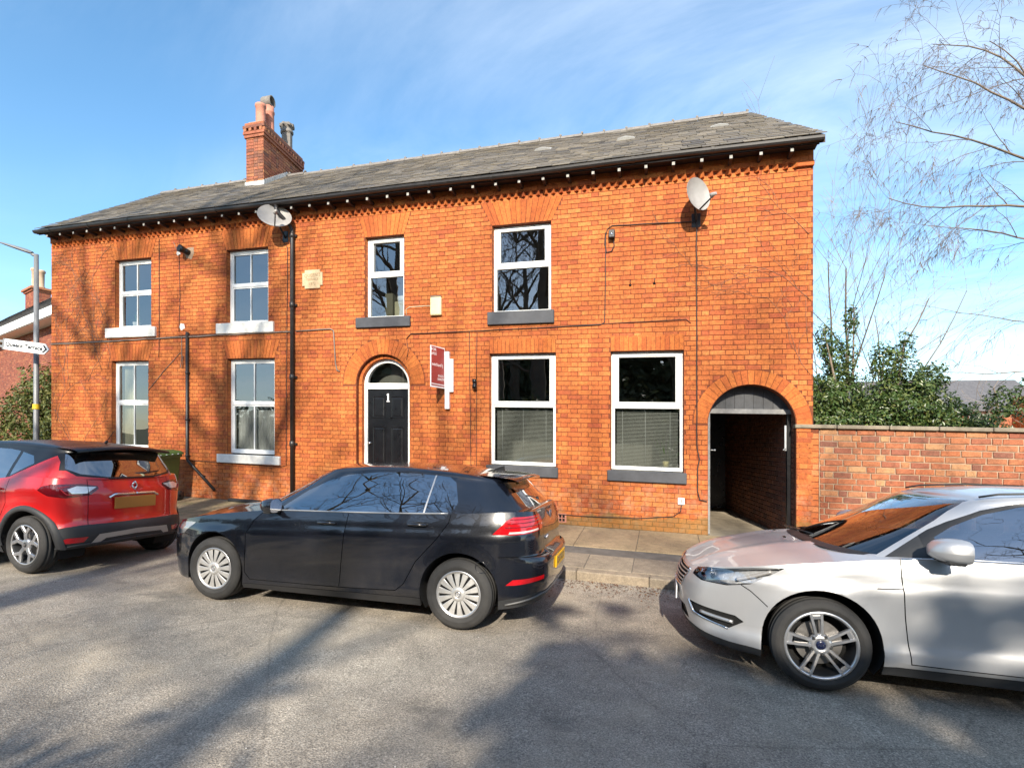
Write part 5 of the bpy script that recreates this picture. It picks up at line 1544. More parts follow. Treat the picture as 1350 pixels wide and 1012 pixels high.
# ================================================================ cars
def lerp_tab(tab, x):
    if x <= tab[0][0]: return tab[0][1]
    for (a, va), (b, vb) in zip(tab[:-1], tab[1:]):
        if x <= b: return va + (vb-va)*(x-a)/(b-a)
    return tab[-1][1]
def smooth_tab(tab):
    """monotone-ish cubic through the table, returned as a callable"""
    xs = [t[0] for t in tab]; ys = [t[1] for t in tab]; n = len(xs)
    ms = []
    for i in range(n):
        if i == 0: ms.append((ys[1]-ys[0])/(xs[1]-xs[0]))
        elif i == n-1: ms.append((ys[-1]-ys[-2])/(xs[-1]-xs[-2]))
        else:
            a = (ys[i]-ys[i-1])/(xs[i]-xs[i-1]); b = (ys[i+1]-ys[i])/(xs[i+1]-xs[i])
            ms.append(0 if a*b <= 0 else 2*a*b/(a+b))
    def f(x):
        if x <= xs[0]: return ys[0]
        if x >= xs[-1]: return ys[-1]
        for i in range(n-1):
            if x <= xs[i+1]:
                h = xs[i+1]-xs[i]; t = (x-xs[i])/h
                return (2*t**3-3*t*t+1)*ys[i] + (t**3-2*t*t+t)*h*ms[i] + (-2*t**3+3*t*t)*ys[i+1] + (t**3-t*t)*h*ms[i+1]
    return f
def catmull(pts, per):
    """dense Catmull-Rom (centripetal-ish) through 2-D/3-D points, `per` samples per segment; ends mirrored in y"""
    P = [Vector(p) for p in pts]; n = len(P)
    def mir(v): w = v.copy(); w.y = -w.y; return w
    Q = [mir(P[1])] + P + [mir(P[-2])]
    out = []
    for i in range(1, n):
        p0, p1, p2, p3 = Q[i-1], Q[i], Q[i+1], Q[i+2]
        d0 = max((p1-p0).length**0.5, 1e-4); d1 = max((p2-p1).length**0.5, 1e-4); d2 = max((p3-p2).length**0.5, 1e-4)
        m1 = ((p1-p0)/d0 - (p2-p0)/(d0+d1) + (p2-p1)/d1)*d1
        m2 = ((p2-p1)/d1 - (p3-p1)/(d1+d2) + (p3-p2)/d2)*d1
        for k in range(per):
            t = k/per
            out.append(p1*(2*t**3-3*t*t+1) + m1*(t**3-2*t*t+t) + p2*(-2*t**3+3*t*t) + m2*(t**3-t*t))
    out.append(P[-1].copy())
    return out
def in_poly(px, py, poly):
    r = False; j = len(poly)-1
    for i in range(len(poly)):
        xi, yi = poly[i]; xj, yj = poly[j]
        if (yi > py) != (yj > py) and px < (xj-xi)*(py-yi)/(yj-yi)+xi: r = not r
        j = i
    return r
def cut_poly(bm, poly, ax, ay, ok=None):
    """cut faces of bm along the edges of a 2-D polygon given in coordinate axes (ax, ay)"""
    n = len(poly)
    for i in range(n):
        a, b = poly[i], poly[(i+1) % n]
        dx, dy = b[0]-a[0], b[1]-a[1]; L = math.hypot(dx, dy)
        if L < 1e-6: continue
        x0, x1 = min(a[0], b[0])-1e-4, max(a[0], b[0])+1e-4; y0, y1 = min(a[1], b[1])-1e-4, max(a[1], b[1])+1e-4
        nx, ny = dy/L, -dx/L
        fs = []
        for f in bm.faces:
            if ok and not ok(f): continue
            us = [v.co[ax] for v in f.verts]; vs = [v.co[ay] for v in f.verts]
            if max(us) < x0 or min(us) > x1 or max(vs) < y0 or min(vs) > y1: continue
            sd = [(u-a[0])*nx + (w-a[1])*ny for u, w in zip(us, vs)]
            if min(sd) > -1e-6 or max(sd) < 1e-6: continue
            fs.append(f)
        if not fs: continue
        es = {e for f in fs for e in f.edges}; ve = {v for f in fs for v in f.verts}
        co = Vector((0,0,0)); co[ax] = a[0]; co[ay] = a[1]; no = Vector((0,0,0)); no[ax] = nx; no[ay] = ny
        bmesh.ops.bisect_plane(bm, geom=list(fs)+list(es)+list(ve), plane_co=co, plane_no=no, dist=1e-5)
def circle(cx, cz, r, n=28): return [(cx + r*math.cos(2*math.pi*k/n), cz + r*math.sin(2*math.pi*k/n)) for k in range(n)]
def strip(pts, w):
    """thin polygons along a polyline"""
    out = []
    for a, b in zip(pts[:-1], pts[1:]):
        dx, dy = b[0]-a[0], b[1]-a[1]; L = math.hypot(dx, dy); nx, ny = -dy/L*w/2, dx/L*w/2; ex, ey = dx/L*w*0.3, dy/L*w*0.3
        out.append([(a[0]+nx-ex, a[1]+ny-ey), (a[0]-nx-ex, a[1]-ny-ey), (b[0]-nx+ex, b[1]-ny+ey), (b[0]+nx+ex, b[1]+ny+ey)])
    return out

def paint(name, c, metal=0.0, rough=0.32, coat=1.0, dirt=0.15, dirtc=(0.24,0.20,0.16)):
    t = NT(name); p = t.pos(obj=True)
    cc = t.mix(c, (c[0]*0.85, c[1]*0.85, c[2]*0.85), t.noise(2.0, 3, 0.5, p))
    sp = t.node('ShaderNodeSeparateXYZ'); t.lk(p, sp.inputs[0])
    # road film: streaky grime on the lower flanks
    streak = t.noise(3.0, 6, 0.7, t.pos((2.2, 2.2, 0.5), True)); low = t.ramp(t.math('MULTIPLY', sp.outputs['Z'], 1.0), [(0.25, 1.0), (0.85, 0.15)])
    g = t.math('MULTIPLY', t.math('MULTIPLY', t.ramp(streak, [(0.42, 0.0), (0.78, 1.0)]), low), dirt)
    cc = t.mix(cc, dirtc, g)
    t.set(cc, t.math('ADD', rough, t.math('MULTIPLY', g, 0.9)), metal)
    t.b.inputs['Coat Weight'].default_value = 1.0; t.b.inputs['Coat Roughness'].default_value = 0.02
    t.lk(t.ramp(g, [(0.0, coat), (0.5, 0.25)]), t.b.inputs['Coat Weight'])
    return t.m
M['blackpaint'] = paint('black car paint', (0.004,0.005,0.009), 0.0, 0.22, dirt=0.05)
M['redpaint'] = paint('red car paint', (0.62,0.010,0.010), 0.12, 0.30, dirt=0.05)
M['silverpaint'] = paint('silver car paint', (0.58,0.58,0.585), 0.5, 0.38, coat=0.6, dirt=0.12)
M['carglass'] = glass_mat('car side glass', (0.30,0.33,0.33), 0.24)
M['tintglass'] = glass_mat('tinted rear glass', (0.05,0.055,0.06), 0.24)
M['screenglass'] = glass_mat('windscreen glass', (0.72,0.78,0.76), 0.10)
M['lensglass'] = glass_mat('headlamp lens', (0.92,0.93,0.94), 0.06)
M['rubber'] = simple('tyre rubber', (0.030,0.029,0.028), 0.85, var=0.35, scale=10)
M['trim'] = simple('dark grey plastic trim', (0.028,0.029,0.031), 0.6, var=0.2, scale=9)
M['gap'] = simple('panel gap black', (0.004,0.004,0.004), 0.9, var=0)
M['alloy'] = simple('silver alloy', (0.58,0.58,0.59), 0.32, 0.85, var=0.1)
M['hubcap'] = simple('silver plastic wheel cover', (0.48,0.47,0.45), 0.4, 0.45, var=0.16, scale=14)
M['redlens'] = simple('red lamp lens', (0.42,0.006,0.010), 0.10, 0.0, var=0.15, scale=30, Coat_Weight=1.0)
M['darkredlens'] = simple('dark red lamp lens', (0.10,0.004,0.008), 0.08, 0.0, var=0.15, scale=30, Coat_Weight=1.0)
M['clearlens'] = simple('clear lamp insert', (0.75,0.72,0.70), 0.12, 0.4, var=0.1, scale=30)
M['plateyellow'] = simple('yellow plate', (0.80,0.42,0.01), 0.4, var=0.04)
M['plateblur'] = simple('plain ochre plate', (0.34,0.15,0.03), 0.5, var=0.04)
M['satin'] = simple('satin silver trim', (0.46,0.46,0.46), 0.35, 0.7, var=0.06)
M['seat'] = simple('dark seat fabric', (0.030,0.030,0.032), 0.9, var=0.2)
M['dash'] = simple('dark dashboard', (0.02,0.02,0.021), 0.7, var=0.2)
M['disc'] = simple('brake disc', (0.26,0.25,0.24), 0.4, 0.8)
M['badgeblue'] = simple('blue enamel badge', (0.004,0.007,0.035), 0.25, Coat_Weight=1.0)
M['lamphousing'] = simple('grey lamp housing', (0.62,0.62,0.63), 0.25, 0.25, var=0.35, scale=25)
M['bladegrey'] = simple('grey diffuser plastic', (0.09,0.09,0.09), 0.5)
M['parcel'] = simple('parcel shelf', (0.02,0.02,0.02), 0.9)

def to_obj(name, verts, faces, m, parent, smooth=True):
    me = bpy.data.meshes.new(name); me.from_pydata(verts, [], faces)
    me.materials.append(m); me.polygons.foreach_set('use_smooth', [smooth]*len(me.polygons)); me.update()
    return mesh_obj(name, me, parent)

# ---------------- wheels
def tyre_mesh(r, w, rr):
    mb = MB(); h = w/2; sh = 0.016
    pr = [(rr-0.012, -h*0.80), (rr+0.006, -h*0.93), (rr+(r-rr)*0.35, -h*1.03), (rr+(r-rr)*0.62, -h*1.02), (r-0.026, -h*0.94), (r-0.008, -h*0.80)]
    for a in (-0.62, -0.56, -0.24, -0.18, 0.18, 0.24, 0.56, 0.62):
        g = 0.0
        pr.append((r - (0.0), a*h))
    prof = [(rr-0.012, -h*0.80), (rr+0.006, -h*0.93), (rr+(r-rr)*0.33, -h*1.03), (rr+(r-rr)*0.40, -h*1.035), (rr+(r-rr)*0.42, -h*1.02), (rr+(r-rr)*0.65, -h*1.02), (r-0.026, -h*0.94), (r-0.008, -h*0.80), (r-0.001, -h*0.60), (r-0.009, -h*0.58), (r-0.009, -h*0.50), (r, -h*0.48), (r, -h*0.12), (r-0.009, -h*0.10), (r-0.009, h*0.10), (r, h*0.12), (r, h*0.48), (r-0.009, h*0.5), (r-0.009, h*0.58), (r-0.001, h*0.60), (r-0.008, h*0.80), (r-0.026, h*0.94), (rr+(r-rr)*0.5, h*1.02), (rr+0.006, h*0.93), (rr-0.012, h*0.80)]
    mb.lathe(prof, 56, axis='y', smooth=True)
    return mb
def spoke(mb, ang, r0, r1, w0, w1, y0, y1, th, o0=0.0, o1=0.0, bev=0.25):
    ca, sa = math.cos(ang), math.sin(ang)
    vs = []
    for (r, w, y, o) in ((r0, w0, y0, o0), ((r0+r1)/2, (w0+w1)/2*0.94, (y0+y1)/2-0.004, (o0+o1)/2), (r1, w1, y1, o1)):
        for (u, d) in ((-1, th), (-1, 0.25*th), (-1+bev, 0), (1-bev, 0), (1, 0.25*th), (1, th)):
            t = o + u*w/2
            vs.append((ca*r - sa*t, y+d, sa*r + ca*t))
    fs = []
    for i in range(2):
        for k in range(5): fs.append((i*6+k, i*6+k+1, (i+1)*6+k+1, (i+1)*6+k))
    mb.add(vs, fs)
def make_wheel(style, r, w, rr, side, parent, loc, turn=0.0, spin=0.0):
    """side -1: the outer face looks to -y"""
    root = empty('wheel', loc, parent=parent)
    root.rotation_euler = (0, 0, turn + (0 if side < 0 else math.pi))
    tyre_mesh(r, w, rr).build('tyre', M['rubber'], root)
    b = MB(); h = w/2
    b.lathe([(rr+0.004, -h*0.86), (rr+0.006, -h*0.90), (rr-0.004, -h*0.93), (rr-0.013, -h*0.90), (rr-0.018, -h*0.72), (rr-0.030, -h*0.3), (rr-0.035, h*0.85)], 48, axis='y')
    b.build('rim_barrel', M['alloy'] if style == 'golf' else M['trim'], root)
    d = MB(); d.lathe([(0.0, 0.0), (rr*0.66, 0.0), (rr*0.66, 0.02), (0, 0.02)], 32, (0, -h*0.10, 0), 'y', smooth=False); d.build('brake_disc', M['disc'], root)
    bk = MB(); bk.lathe([(0, 0), (rr-0.03, 0)], 24, (0, h*0.4, 0), 'y'); bk.build('wheel_back', M['gap'], root)
    s = MB(); yf = -h*0.80
    if style == 'golf':
        n = 14
        for k in range(n):
            a = 2*math.pi*k/n + spin
            spoke(s, a, 0.045, rr-0.008, 0.020, 0.062, yf-0.012, yf-0.006, 0.012, bev=0.18)
        s.lathe([(rr-0.022, yf+0.004), (rr-0.018, yf-0.010), (rr+0.004, yf-0.008), (rr+0.008, yf+0.006)], 56, axis='y')
        s.lathe([(0.074, yf+0.006), (0.068, yf-0.010), (0.048, yf-0.020), (0.030, yf-0.024), (0.028, yf-0.020), (0.0, yf-0.020)], 32, axis='y')
        s.build('wheel_cover', M['hubcap'], root, recalc=True)
        bk2 = MB(); bk2.lathe([(0.0, yf+0.014), (rr-0.014, yf+0.014)], 40, axis='y'); bk2.build('cover_back', M['gap'], root)
        e = MB(); e.lathe([(0.018, yf-0.0205), (0.0245, yf-0.0225), (0.0265, yf-0.0205)], 24, axis='y')
        e.tube([(-0.012, yf-0.022, 0.012), (0, yf-0.022, -0.002), (0.012, yf-0.022, 0.012)], 0.002, 4); e.tube([(-0.016, yf-0.022, 0.004), (-0.006, yf-0.022, -0.014), (0, yf-0.022, -0.004), (0.006, yf-0.022, -0.014), (0.016, yf-0.022, 0.004)], 0.002, 4)
        e.build('hub_badge', M['chrome'], root)
    elif style == 'focus':
        for k in range(5):
            a = 2*math.pi*k/5 + spin
            for sg in (-1, 1):
                spoke(s, a, 0.055, rr-0.010, 0.024, 0.020, yf-0.002, yf-0.020, 0.026, sg*0.017, sg*0.036, bev=0.3)
            spoke(s, a, rr-0.05, rr-0.008, 0.05, 0.07, yf-0.012, yf-0.014, 0.02, bev=0.2)
        s.lathe([(rr-0.018, yf+0.0), (rr-0.014, yf-0.018), (rr+0.002, yf-0.019), (rr+0.006, yf-0.004)], 56, axis='y')
        s.lathe([(0.080, yf+0.024), (0.076, yf+0.002), (0.050, yf-0.006), (0.036, yf-0.004), (0.034, yf+0.0), (0.0, yf+0.0)], 32, axis='y')
        s.build('rim', M['alloy'], root, recalc=True)
        for k in range(5):
            a = 2*math.pi*(k+0.5)/5 + spin
            m2 = MB(); m2.lathe([(0.0, -0.012), (0.008, -0.012), (0.010, 0.008)], 6, (0.062*math.cos(a), yf-0.001, 0.062*math.sin(a)), 'y', smooth=False); m2.lathe([(0.010, -0.004), (0.014, -0.005), (0.015, 0.004)], 12, (0.062*math.cos(a), yf+0.001, 0.062*math.sin(a)), 'y'); m2.build('wheel_nut', M['trim'], root)
        m2 = MB(); m2.lathe([(0.0, -0.010), (0.022, -0.009), (0.031, -0.005), (0.033, 0.002)], 24, (0, yf, 0), 'y'); m2.build('hub_cap', M['badgeblue'], root)
        mt = text('hub_lettering', 'Ford', 0.020, (0, yf-0.0108, 0), FR, M['chrome'], root, ext=0.0004)
    else:
        for k in range(5):
            a = 2*math.pi*k/5 + spin
            spoke(s, a, 0.045, rr*0.62, 0.050, 0.052, yf-0.004, yf-0.012, 0.022, bev=0.2)
            for sg in (-1, 1):
                a2 = a + sg*0.30
                p0 = Vector((math.cos(a)*rr*0.56, 0, math.sin(a)*rr*0.56)); p1 = Vector((math.cos(a2)*(rr-0.012), 0, math.sin(a2)*(rr-0.012)))
                dv = (p1-p0); nr = Vector((-dv.z, 0, dv.x)).normalized()*0.020
                vs = []
                for p, y in ((p0, yf-0.011), (p1, yf-0.016)):
                    for (u, d2) in ((-1, 0.022), (-1, 0.005), (-0.75, 0), (0.75, 0), (1, 0.005), (1, 0.022)): vs.append((p.x+nr.x*u, y+d2, p.z+nr.z*u))
                s.add(vs, [(k2, k2+1, k2+7, k2+6) for k2 in range(5)])
        s.lathe([(rr-0.014, yf+0.0), (rr-0.010, yf-0.014), (rr+0.002, yf-0.016), (rr+0.006, yf-0.004)], 56, axis='y')
        s.lathe([(0.074, yf+0.024), (0.07, yf+0.0), (0.045, yf-0.008), (0.0, yf-0.008)], 32, axis='y')
        s.build('rim', M['alloy'], root, recalc=True)
        m2 = MB(); m2.lathe([(0.0, -0.016), (0.026, -0.014), (0.030, -0.006)], 24, (0, yf, 0), 'y'); m2.build('hub_cap', M['trim'], root)
        m2 = MB(); m2.prism_y([(0, -0.020), (0.011, 0), (0, 0.020), (-0.011, 0)], yf-0.0185, yf-0.016); m2.build('hub_badge', M['chrome'], root)
    return root

# ---------------- body
class Car:
    def __init__(self, sp, root, pm):
        self.sp = sp; self.root = root; self.pm = pm
        self.O = catmull([(x, y, 0) for x, y in sp['plan']], 14)
        acc = [0.0]
        for a, b in zip(self.O[:-1], self.O[1:]): acc.append(acc[-1] + (b-a).length)
        self.acc = acc; self.S = acc[-1]
        self.ztop = smooth_tab(sp['ztop']); self.zbot = smooth_tab(sp['zbot']); self.crs = smooth_tab(sp['crease'])
        nrm = []
        for i in range(len(self.O)):
            t = self.O[min(i+1, len(self.O)-1)] - self.O[max(i-1, 0)]
            nrm.append(Vector((-t.y, t.x, 0)).normalized())
        nrm[0] = Vector((-1, 0, 0)); nrm[-1] = Vector((1, 0, 0))
        self.N = nrm
    def at(self, s):
        acc = self.acc
        if s <= 0: return self.O[0], self.N[0]
        if s >= self.S: return self.O[-1], self.N[-1]
        lo, hi = 0, len(acc)-1
        while hi-lo > 1:
            m = (lo+hi)//2
            if acc[m] <= s: lo = m
            else: hi = m
        f = (s-acc[lo])/(acc[hi]-acc[lo])
        return self.O[lo].lerp(self.O[hi], f), self.N[lo].lerp(self.N[hi], f).normalized()
    def sx(self, x):
        """arc position of the side station at x"""
        for i in range(len(self.O)-1):
            if self.O[i].x <= x <= self.O[i+1].x: 
                d = self.O[i+1].x - self.O[i].x
                return self.acc[i] + (self.acc[i+1]-self.acc[i])*((x-self.O[i].x)/d if d > 1e-9 else 0)
        return 0 if x < self.O[0].x else self.S
    def sf(self, y):
        for i in range(len(self.O)-1):
            if self.O[i].y <= y <= self.O[i+1].y: return self.acc[i] + (self.acc[i+1]-self.acc[i])*(y-self.O[i].y)/max(1e-9, self.O[i+1].y-self.O[i].y)
        return 0
    def sr(self, y):
        for i in range(len(self.O)-1, 0, -1):
            if self.O[i].y <= y <= self.O[i-1].y: return self.acc[i] - (self.acc[i]-self.acc[i-1])*(y-self.O[i].y)/max(1e-9, self.O[i-1].y-self.O[i].y)
        return self.S
    def F(self, s, z):
        p, n = self.at(s); sp = self.sp
        wf = max(0, -n.x)**2; wr = max(0, n.x)**2; ws = n.y**2
        u = z - self.crs(p.x) + sp['crease0']
        d = ws*lerp_tab(sp['ins_s'], u) + wf*lerp_tab(sp['ins_f'], z) + wr*lerp_tab(sp['ins_r'], z)
        # flared arches
        for ax in (0.0, sp['wb']):
            rr = math.hypot(p.x-ax, z-sp['wr'])
            k = max(0, 1 - abs(rr - sp['arch'])/0.10); d -= ws*sp.get('flare', 0.012)*k*k*(3-2*k)
        q = p - n*d
        y = max(q.y, 0.0) if p.y > 1e-6 else 0.0
        return Vector((q.x, -y, z))          # near side: -y
    def conv(self, poly):
        out = []
        for q in poly:
            if q[0] == 'f': out.append((self.sf(q[1]), q[2]))
            elif q[0] == 'r': out.append((self.sr(q[1]), q[2]))
            else: out.append((self.sx(q[0]), q[1]))
        return out
    def lower(self):
        sp = self.sp; bm = bmesh.new(); ns = 130; nz = 22
        rows = []
        for i in range(ns+1):
            s = self.S*i/ns; p, n = self.at(s); zt = self.ztop(p.x); zb = self.zbot(p.x)
            rows.append([bm.verts.new((s, 0, zb + (zt-zb)*k/nz)) for k in range(nz+1)])
        for i in range(ns):
            for k in range(nz): bm.faces.new((rows[i][k], rows[i+1][k], rows[i+1][k+1], rows[i][k+1]))
        lay_ = bm.faces.layers.int.new('tag'); names = ['body']
        def region(name, poly):
            poly = self.conv(poly); cut_poly(bm, poly, 0, 2)
            if name not in names: names.append(name)
            t = names.index(name)
            for f in bm.faces:
                c = f.calc_center_median()
                if in_poly(c.x, c.z, poly): f[lay_] = t
        def hp(ax):
            R_ = sp['arch']; cz = sp['wr'] + sp.get('archdz', 0.0)
            return [(ax - R_, -0.2), (ax + R_, -0.2)] + [(ax + R_*math.cos(math.pi*k/22), cz + R_*math.sin(math.pi*k/22)) for k in range(23)]
        for ax in (0.0, sp['wb']): region('hole', hp(ax))
        hole = names.index('hole')
        for name, poly in sp['regions']: 
            keep = [f for f in bm.faces if f[lay_] == hole]
            region(name, poly)
            for f in keep:
                if f.is_valid: f[lay_] = hole
            # faces cut from the hole keep the tag through bisect
        for line in sp['seams']:
            for q in strip([self.conv([a])[0] for a in line], sp.get('gapw', 0.007)):
                cut_poly(bm, q, 0, 2)
                if 'seam' not in names: names.append('seam')
                t = names.index('seam')
                for f in bm.faces:
                    c = f.calc_center_median()
                    if f[lay_] != hole and in_poly(c.x, c.z, q): f[lay_] = t
        # re-test the arches (bisect may have left slivers)
        hps = {ax: self.conv(hp(ax)) for ax in (0.0, sp['wb'])}
        for f in bm.faces:
            c = f.calc_center_median()
            for ax in (0.0, sp['wb']):
                if in_poly(c.x, c.z, hps[ax]): f[lay_] = hole
        parts = {}
        for v in bm.verts:
            pass
        pos = {}
        def P(v):
            k = v.index
            if k not in pos: pos[k] = self.F(v.co.x, v.co.z)
            return k
        bm.verts.index_update()
        for f in bm.faces:
            nm = names[f[lay_]]
            parts.setdefault(nm, []).append([P(v) for v in f.verts])
        # smooth normals stay continuous across parts: compute once over the whole side
        nor = {k: Vector((0,0,0)) for k in pos}
        for nm, fl in parts.items():
            for fv in fl:
                a, b, c = pos[fv[0]], pos[fv[1]], pos[fv[2]]
                n_ = (b-a).cross(c-a)
                if len(fv) > 3: n_ = n_ + (c-a).cross(pos[fv[3]]-a)
                for k in fv: nor[k] += n_
        for k in nor:
            if nor[k].length > 0: nor[k].normalize()
        self.pos = pos; self.nor = nor; self.parts = parts
        bm.free()
    def emit(self, name, tags, m, both='split', off=0.0, label=None, parent=None, tris=None):
        """build an object from tagged side faces; both = 'split' (two objects), 'join' (one across the car)"""
        parent = parent or self.root
        fl = [f for t in tags for f in self.parts.get(t, [])]
        if not fl: return []
        ids = sorted({k for f in fl for k in f}); mp = {k: i for i, k in enumerate(ids)}
        V = [self.pos[k] + self.nor[k]*off for k in ids]; F1 = [[mp[k] for k in f] for f in fl]
        Nn = [self.nor[k] for k in ids]
        res = []
        mv = [Vector((v.x, -v.y, v.z)) for v in V]; mn = [Vector((n.x, -n.y, n.z)) for n in Nn]
        F2 = [list(reversed(f)) for f in F1]
        sets = [(V, F1, Nn), (mv, F2, mn)] if both == 'split' else [(V+mv, F1+[[k+len(V) for k in f] for f in F2], Nn+mn)]
        for v, f, n in sets:
            o = to_obj(name, v, f, m, parent)
            o.data.normals_split_custom_set_from_vertices([tuple(x) for x in n])
            if label: o['label'] = label
            res.append(o)
        return res
    # -------- bonnet / deck
    def deck(self):
        sp = self.sp; rows = []; K = 12
        xs = []
        n = 110
        for i in range(n+1):
            s = self.S*i/n; p, _ = self.at(s); e = self.F(s, self.ztop(p.x)); rows.append((p.x, e))
        def crown(x, y, yw):
            c = lerp_tab(sp['crown'], x)*min(1, yw/0.6)
            u = y/max(yw, 1e-4)
            bump = 0.0
            for (bx0, bx1, by, bw, bh) in sp.get('hoodlines', []):
                if bx0 < x < bx1:
                    yy = by + 0.10*(x-bx0)/(bx1-bx0); bump += bh*max(0, 1-abs(abs(y)-yy)/bw)
            return c*(1-u*u) + bump*(1-u**4)
        V = []; F = []; G = []
        for (x, e) in rows:
            yw = abs(e.y)
            line = []
            for k in range(2*K+1):
                u = -1 + k/K; yy = yw*u
                line.append((e.x, yy, e.z + crown(e.x, yy, yw)))
            G.append(line)
        hood, dash, rear = [], [], []
        base = [(v.x, abs(v.y)) for v in self.gbase]
        gp = [(x, y) for x, y in base]
        full = gp + [(x, -y) for x, y in reversed(gp)]
        W = 2*K+1
        for i in range(n):
            for k in range(2*K):
                q = [i*W+k, (i+1)*W+k, (i+1)*W+k+1, i*W+k+1]
                cx = (G[i][k][0]+G[i+1][k+1][0])/2; cy = (G[i][k][1]+G[i+1][k+1][1])/2
                inside = in_poly(cx, cy, full)
                if inside:
                    if cx < sp['dashx']: dash.append(q)
                    elif cx > sp['shelfx']: rear.append(q)
                else: (hood if cx < sp['wb']*0.55 else rear).append(q)
        vs = [p for l in G for p in l]
        def mk(name, fl, m, dz=0.0):
            if not fl: return
            ids = sorted({k for f in fl for k in f}); mp = {k: i for i, k in enumerate(ids)}
            to_obj(name, [(vs[k][0], vs[k][1], vs[k][2]+dz) for k in ids], [[mp[k] for k in f] for f in fl], m, self.root)
        mk('bonnet', hood, self.pm); mk('dashboard', dash, M['dash'], -0.02)
        mk('rear_deck', rear, self.pm)
    # -------- greenhouse
    def green(self):
        sp = self.sp; per = 7
        B = catmull([(x, y, 0) for x, y in sp['gbase']], per); T = catmull([(x, y, 0) for x, y in sp['gtop']], per)
        bz, tz = smooth_tab(sp['gbz']), smooth_tab(sp['gtz'])
        self.gbase = B
        H = [0, 0.06, 0.14, 0.26, 0.38, 0.5, 0.62, 0.74, 0.84, 0.90, 0.95, 0.985, 1.0]
        bm = bmesh.new(); lay_ = bm.faces.layers.int.new('tag'); st = bm.faces.layers.int.new('st')
        rows = []; m = len(B)
        for i in range(m):
            b = Vector((B[i].x, -abs(B[i].y), bz(B[i].x))); t = Vector((T[i].x, -abs(T[i].y), tz(T[i].x)))
            col_ = []
            out = Vector((b.x-t.x, b.y-t.y, 0)); out = out.normalized() if out.length > 1e-6 else Vector((0,-1,0))
            for h in H:
                p = b.lerp(t, h)
                bul = sp['gbulge']*4*h*(1-h)
                e = max(0, (h-0.84)/0.16); p = p + out*bul
                # roll over into the roof
                p.z = b.z + (t.z-b.z)*(h + 0.05*math.sin(math.pi*min(1, max(0, (h-0.6)/0.4))))
                if h >= 0.9: p = p + out*(0.018*(1-((h-0.9)/0.1))*1.0)
                if i in (0, m-1): p.y = 0.0
                col_.append(bm.verts.new(p))
            # roof rows
            top = col_[-1].co
            for k in (0.12, 0.3, 0.55, 0.8, 1.0):
                y = top.y*(1-k); yy = 1-(1-k)**2
                col_.append(bm.verts.new((top.x, y, top.z + sp['roofcrown']*yy*min(1, abs(top.y)/0.5))))
            rows.append(col_)
        nr = len(rows[0]); names = ['pillar', 'roof', 'windscreen', 'rear_window', 'side_glass', 'hole', 'trim', 'blackroof']
        iA = sp['iA']*per; iC = sp['iC']*per
        for i in range(m-1):
            for k in range(nr-1):
                vs = [rows[i][k], rows[i+1][k], rows[i+1][k+1], rows[i][k+1]]
                # drop duplicates on the centre line
                co = []; 
                for v in vs:
                    if all((v.co-w.co).length > 1e-6 for w in co): co.append(v)
                if len(co) < 3: continue
                f = bm.faces.new(co); f[st] = i
                if k >= len(H)-1: f[lay_] = 1
                elif i < iA - sp.get('apw', 1) and 1 <= k <= len(H)-4: f[lay_] = 2
                else: f[lay_] = 0
        bmesh.ops.remove_doubles(bm, verts=bm.verts[:], dist=1e-6)
        side_ok = lambda f: iA-2 <= f[st] <= iC+6 and f[lay_] != 1 and f[lay_] != 2
        tag_of = {}
        def reg(name, poly, ax, ay, ok):
            cut_poly(bm, poly, ax, ay, ok); t = names.index(name) if name in names else (names.append(name) or len(names)-1)
            for f in bm.faces:
                if not ok(f): continue
                c = f.calc_center_median()
                if in_poly(c[ax], c[ay], poly): f[lay_] = t
        for name, poly in sp['gside']: reg(name, poly, 0, 2, side_ok)
        rear_ok = lambda f: f[st] >= iC-3 and f[lay_] not in (1, 4)
        for name, poly in sp['grear']: reg(name, [(-abs(y), z) for y, z in poly], 1, 2, rear_ok)
        bm.verts.index_update(); bm.normal_update()
        parts = {}; pos = {}; nor = {v.index: v.normal.copy() for v in bm.verts}
        # outward check
        for v in bm.verts: pos[v.index] = v.co.copy()
        for f in bm.faces: parts.setdefault(names[f[lay_]], []).append([v.index for v in f.verts])
        c0 = Vector((sp['wb']/2, 0, 0.9)); sgn = sum(1 if (pos[k]-c0).dot(nor[k]) > 0 else -1 for k in pos)
        if sgn < 0:
            for k in nor: nor[k] = -nor[k]
            for p in parts.values():
                for f in p: f.reverse()
        # centre-line normals
        for k in pos:
            if abs(pos[k].y) < 1e-5: nor[k] = Vector((nor[k].x, 0, nor[k].z)).normalized()
        bm.free()
        self.gp = (pos, nor, parts)
    def gemit(self, *a, **kw):
        sv = (getattr(self, 'pos', None), getattr(self, 'nor', None), getattr(self, 'parts', None))
        self.pos, self.nor, self.parts = self.gp
        r = self.emit(*a, **kw)
        self.pos, self.nor, self.parts = sv
        return r
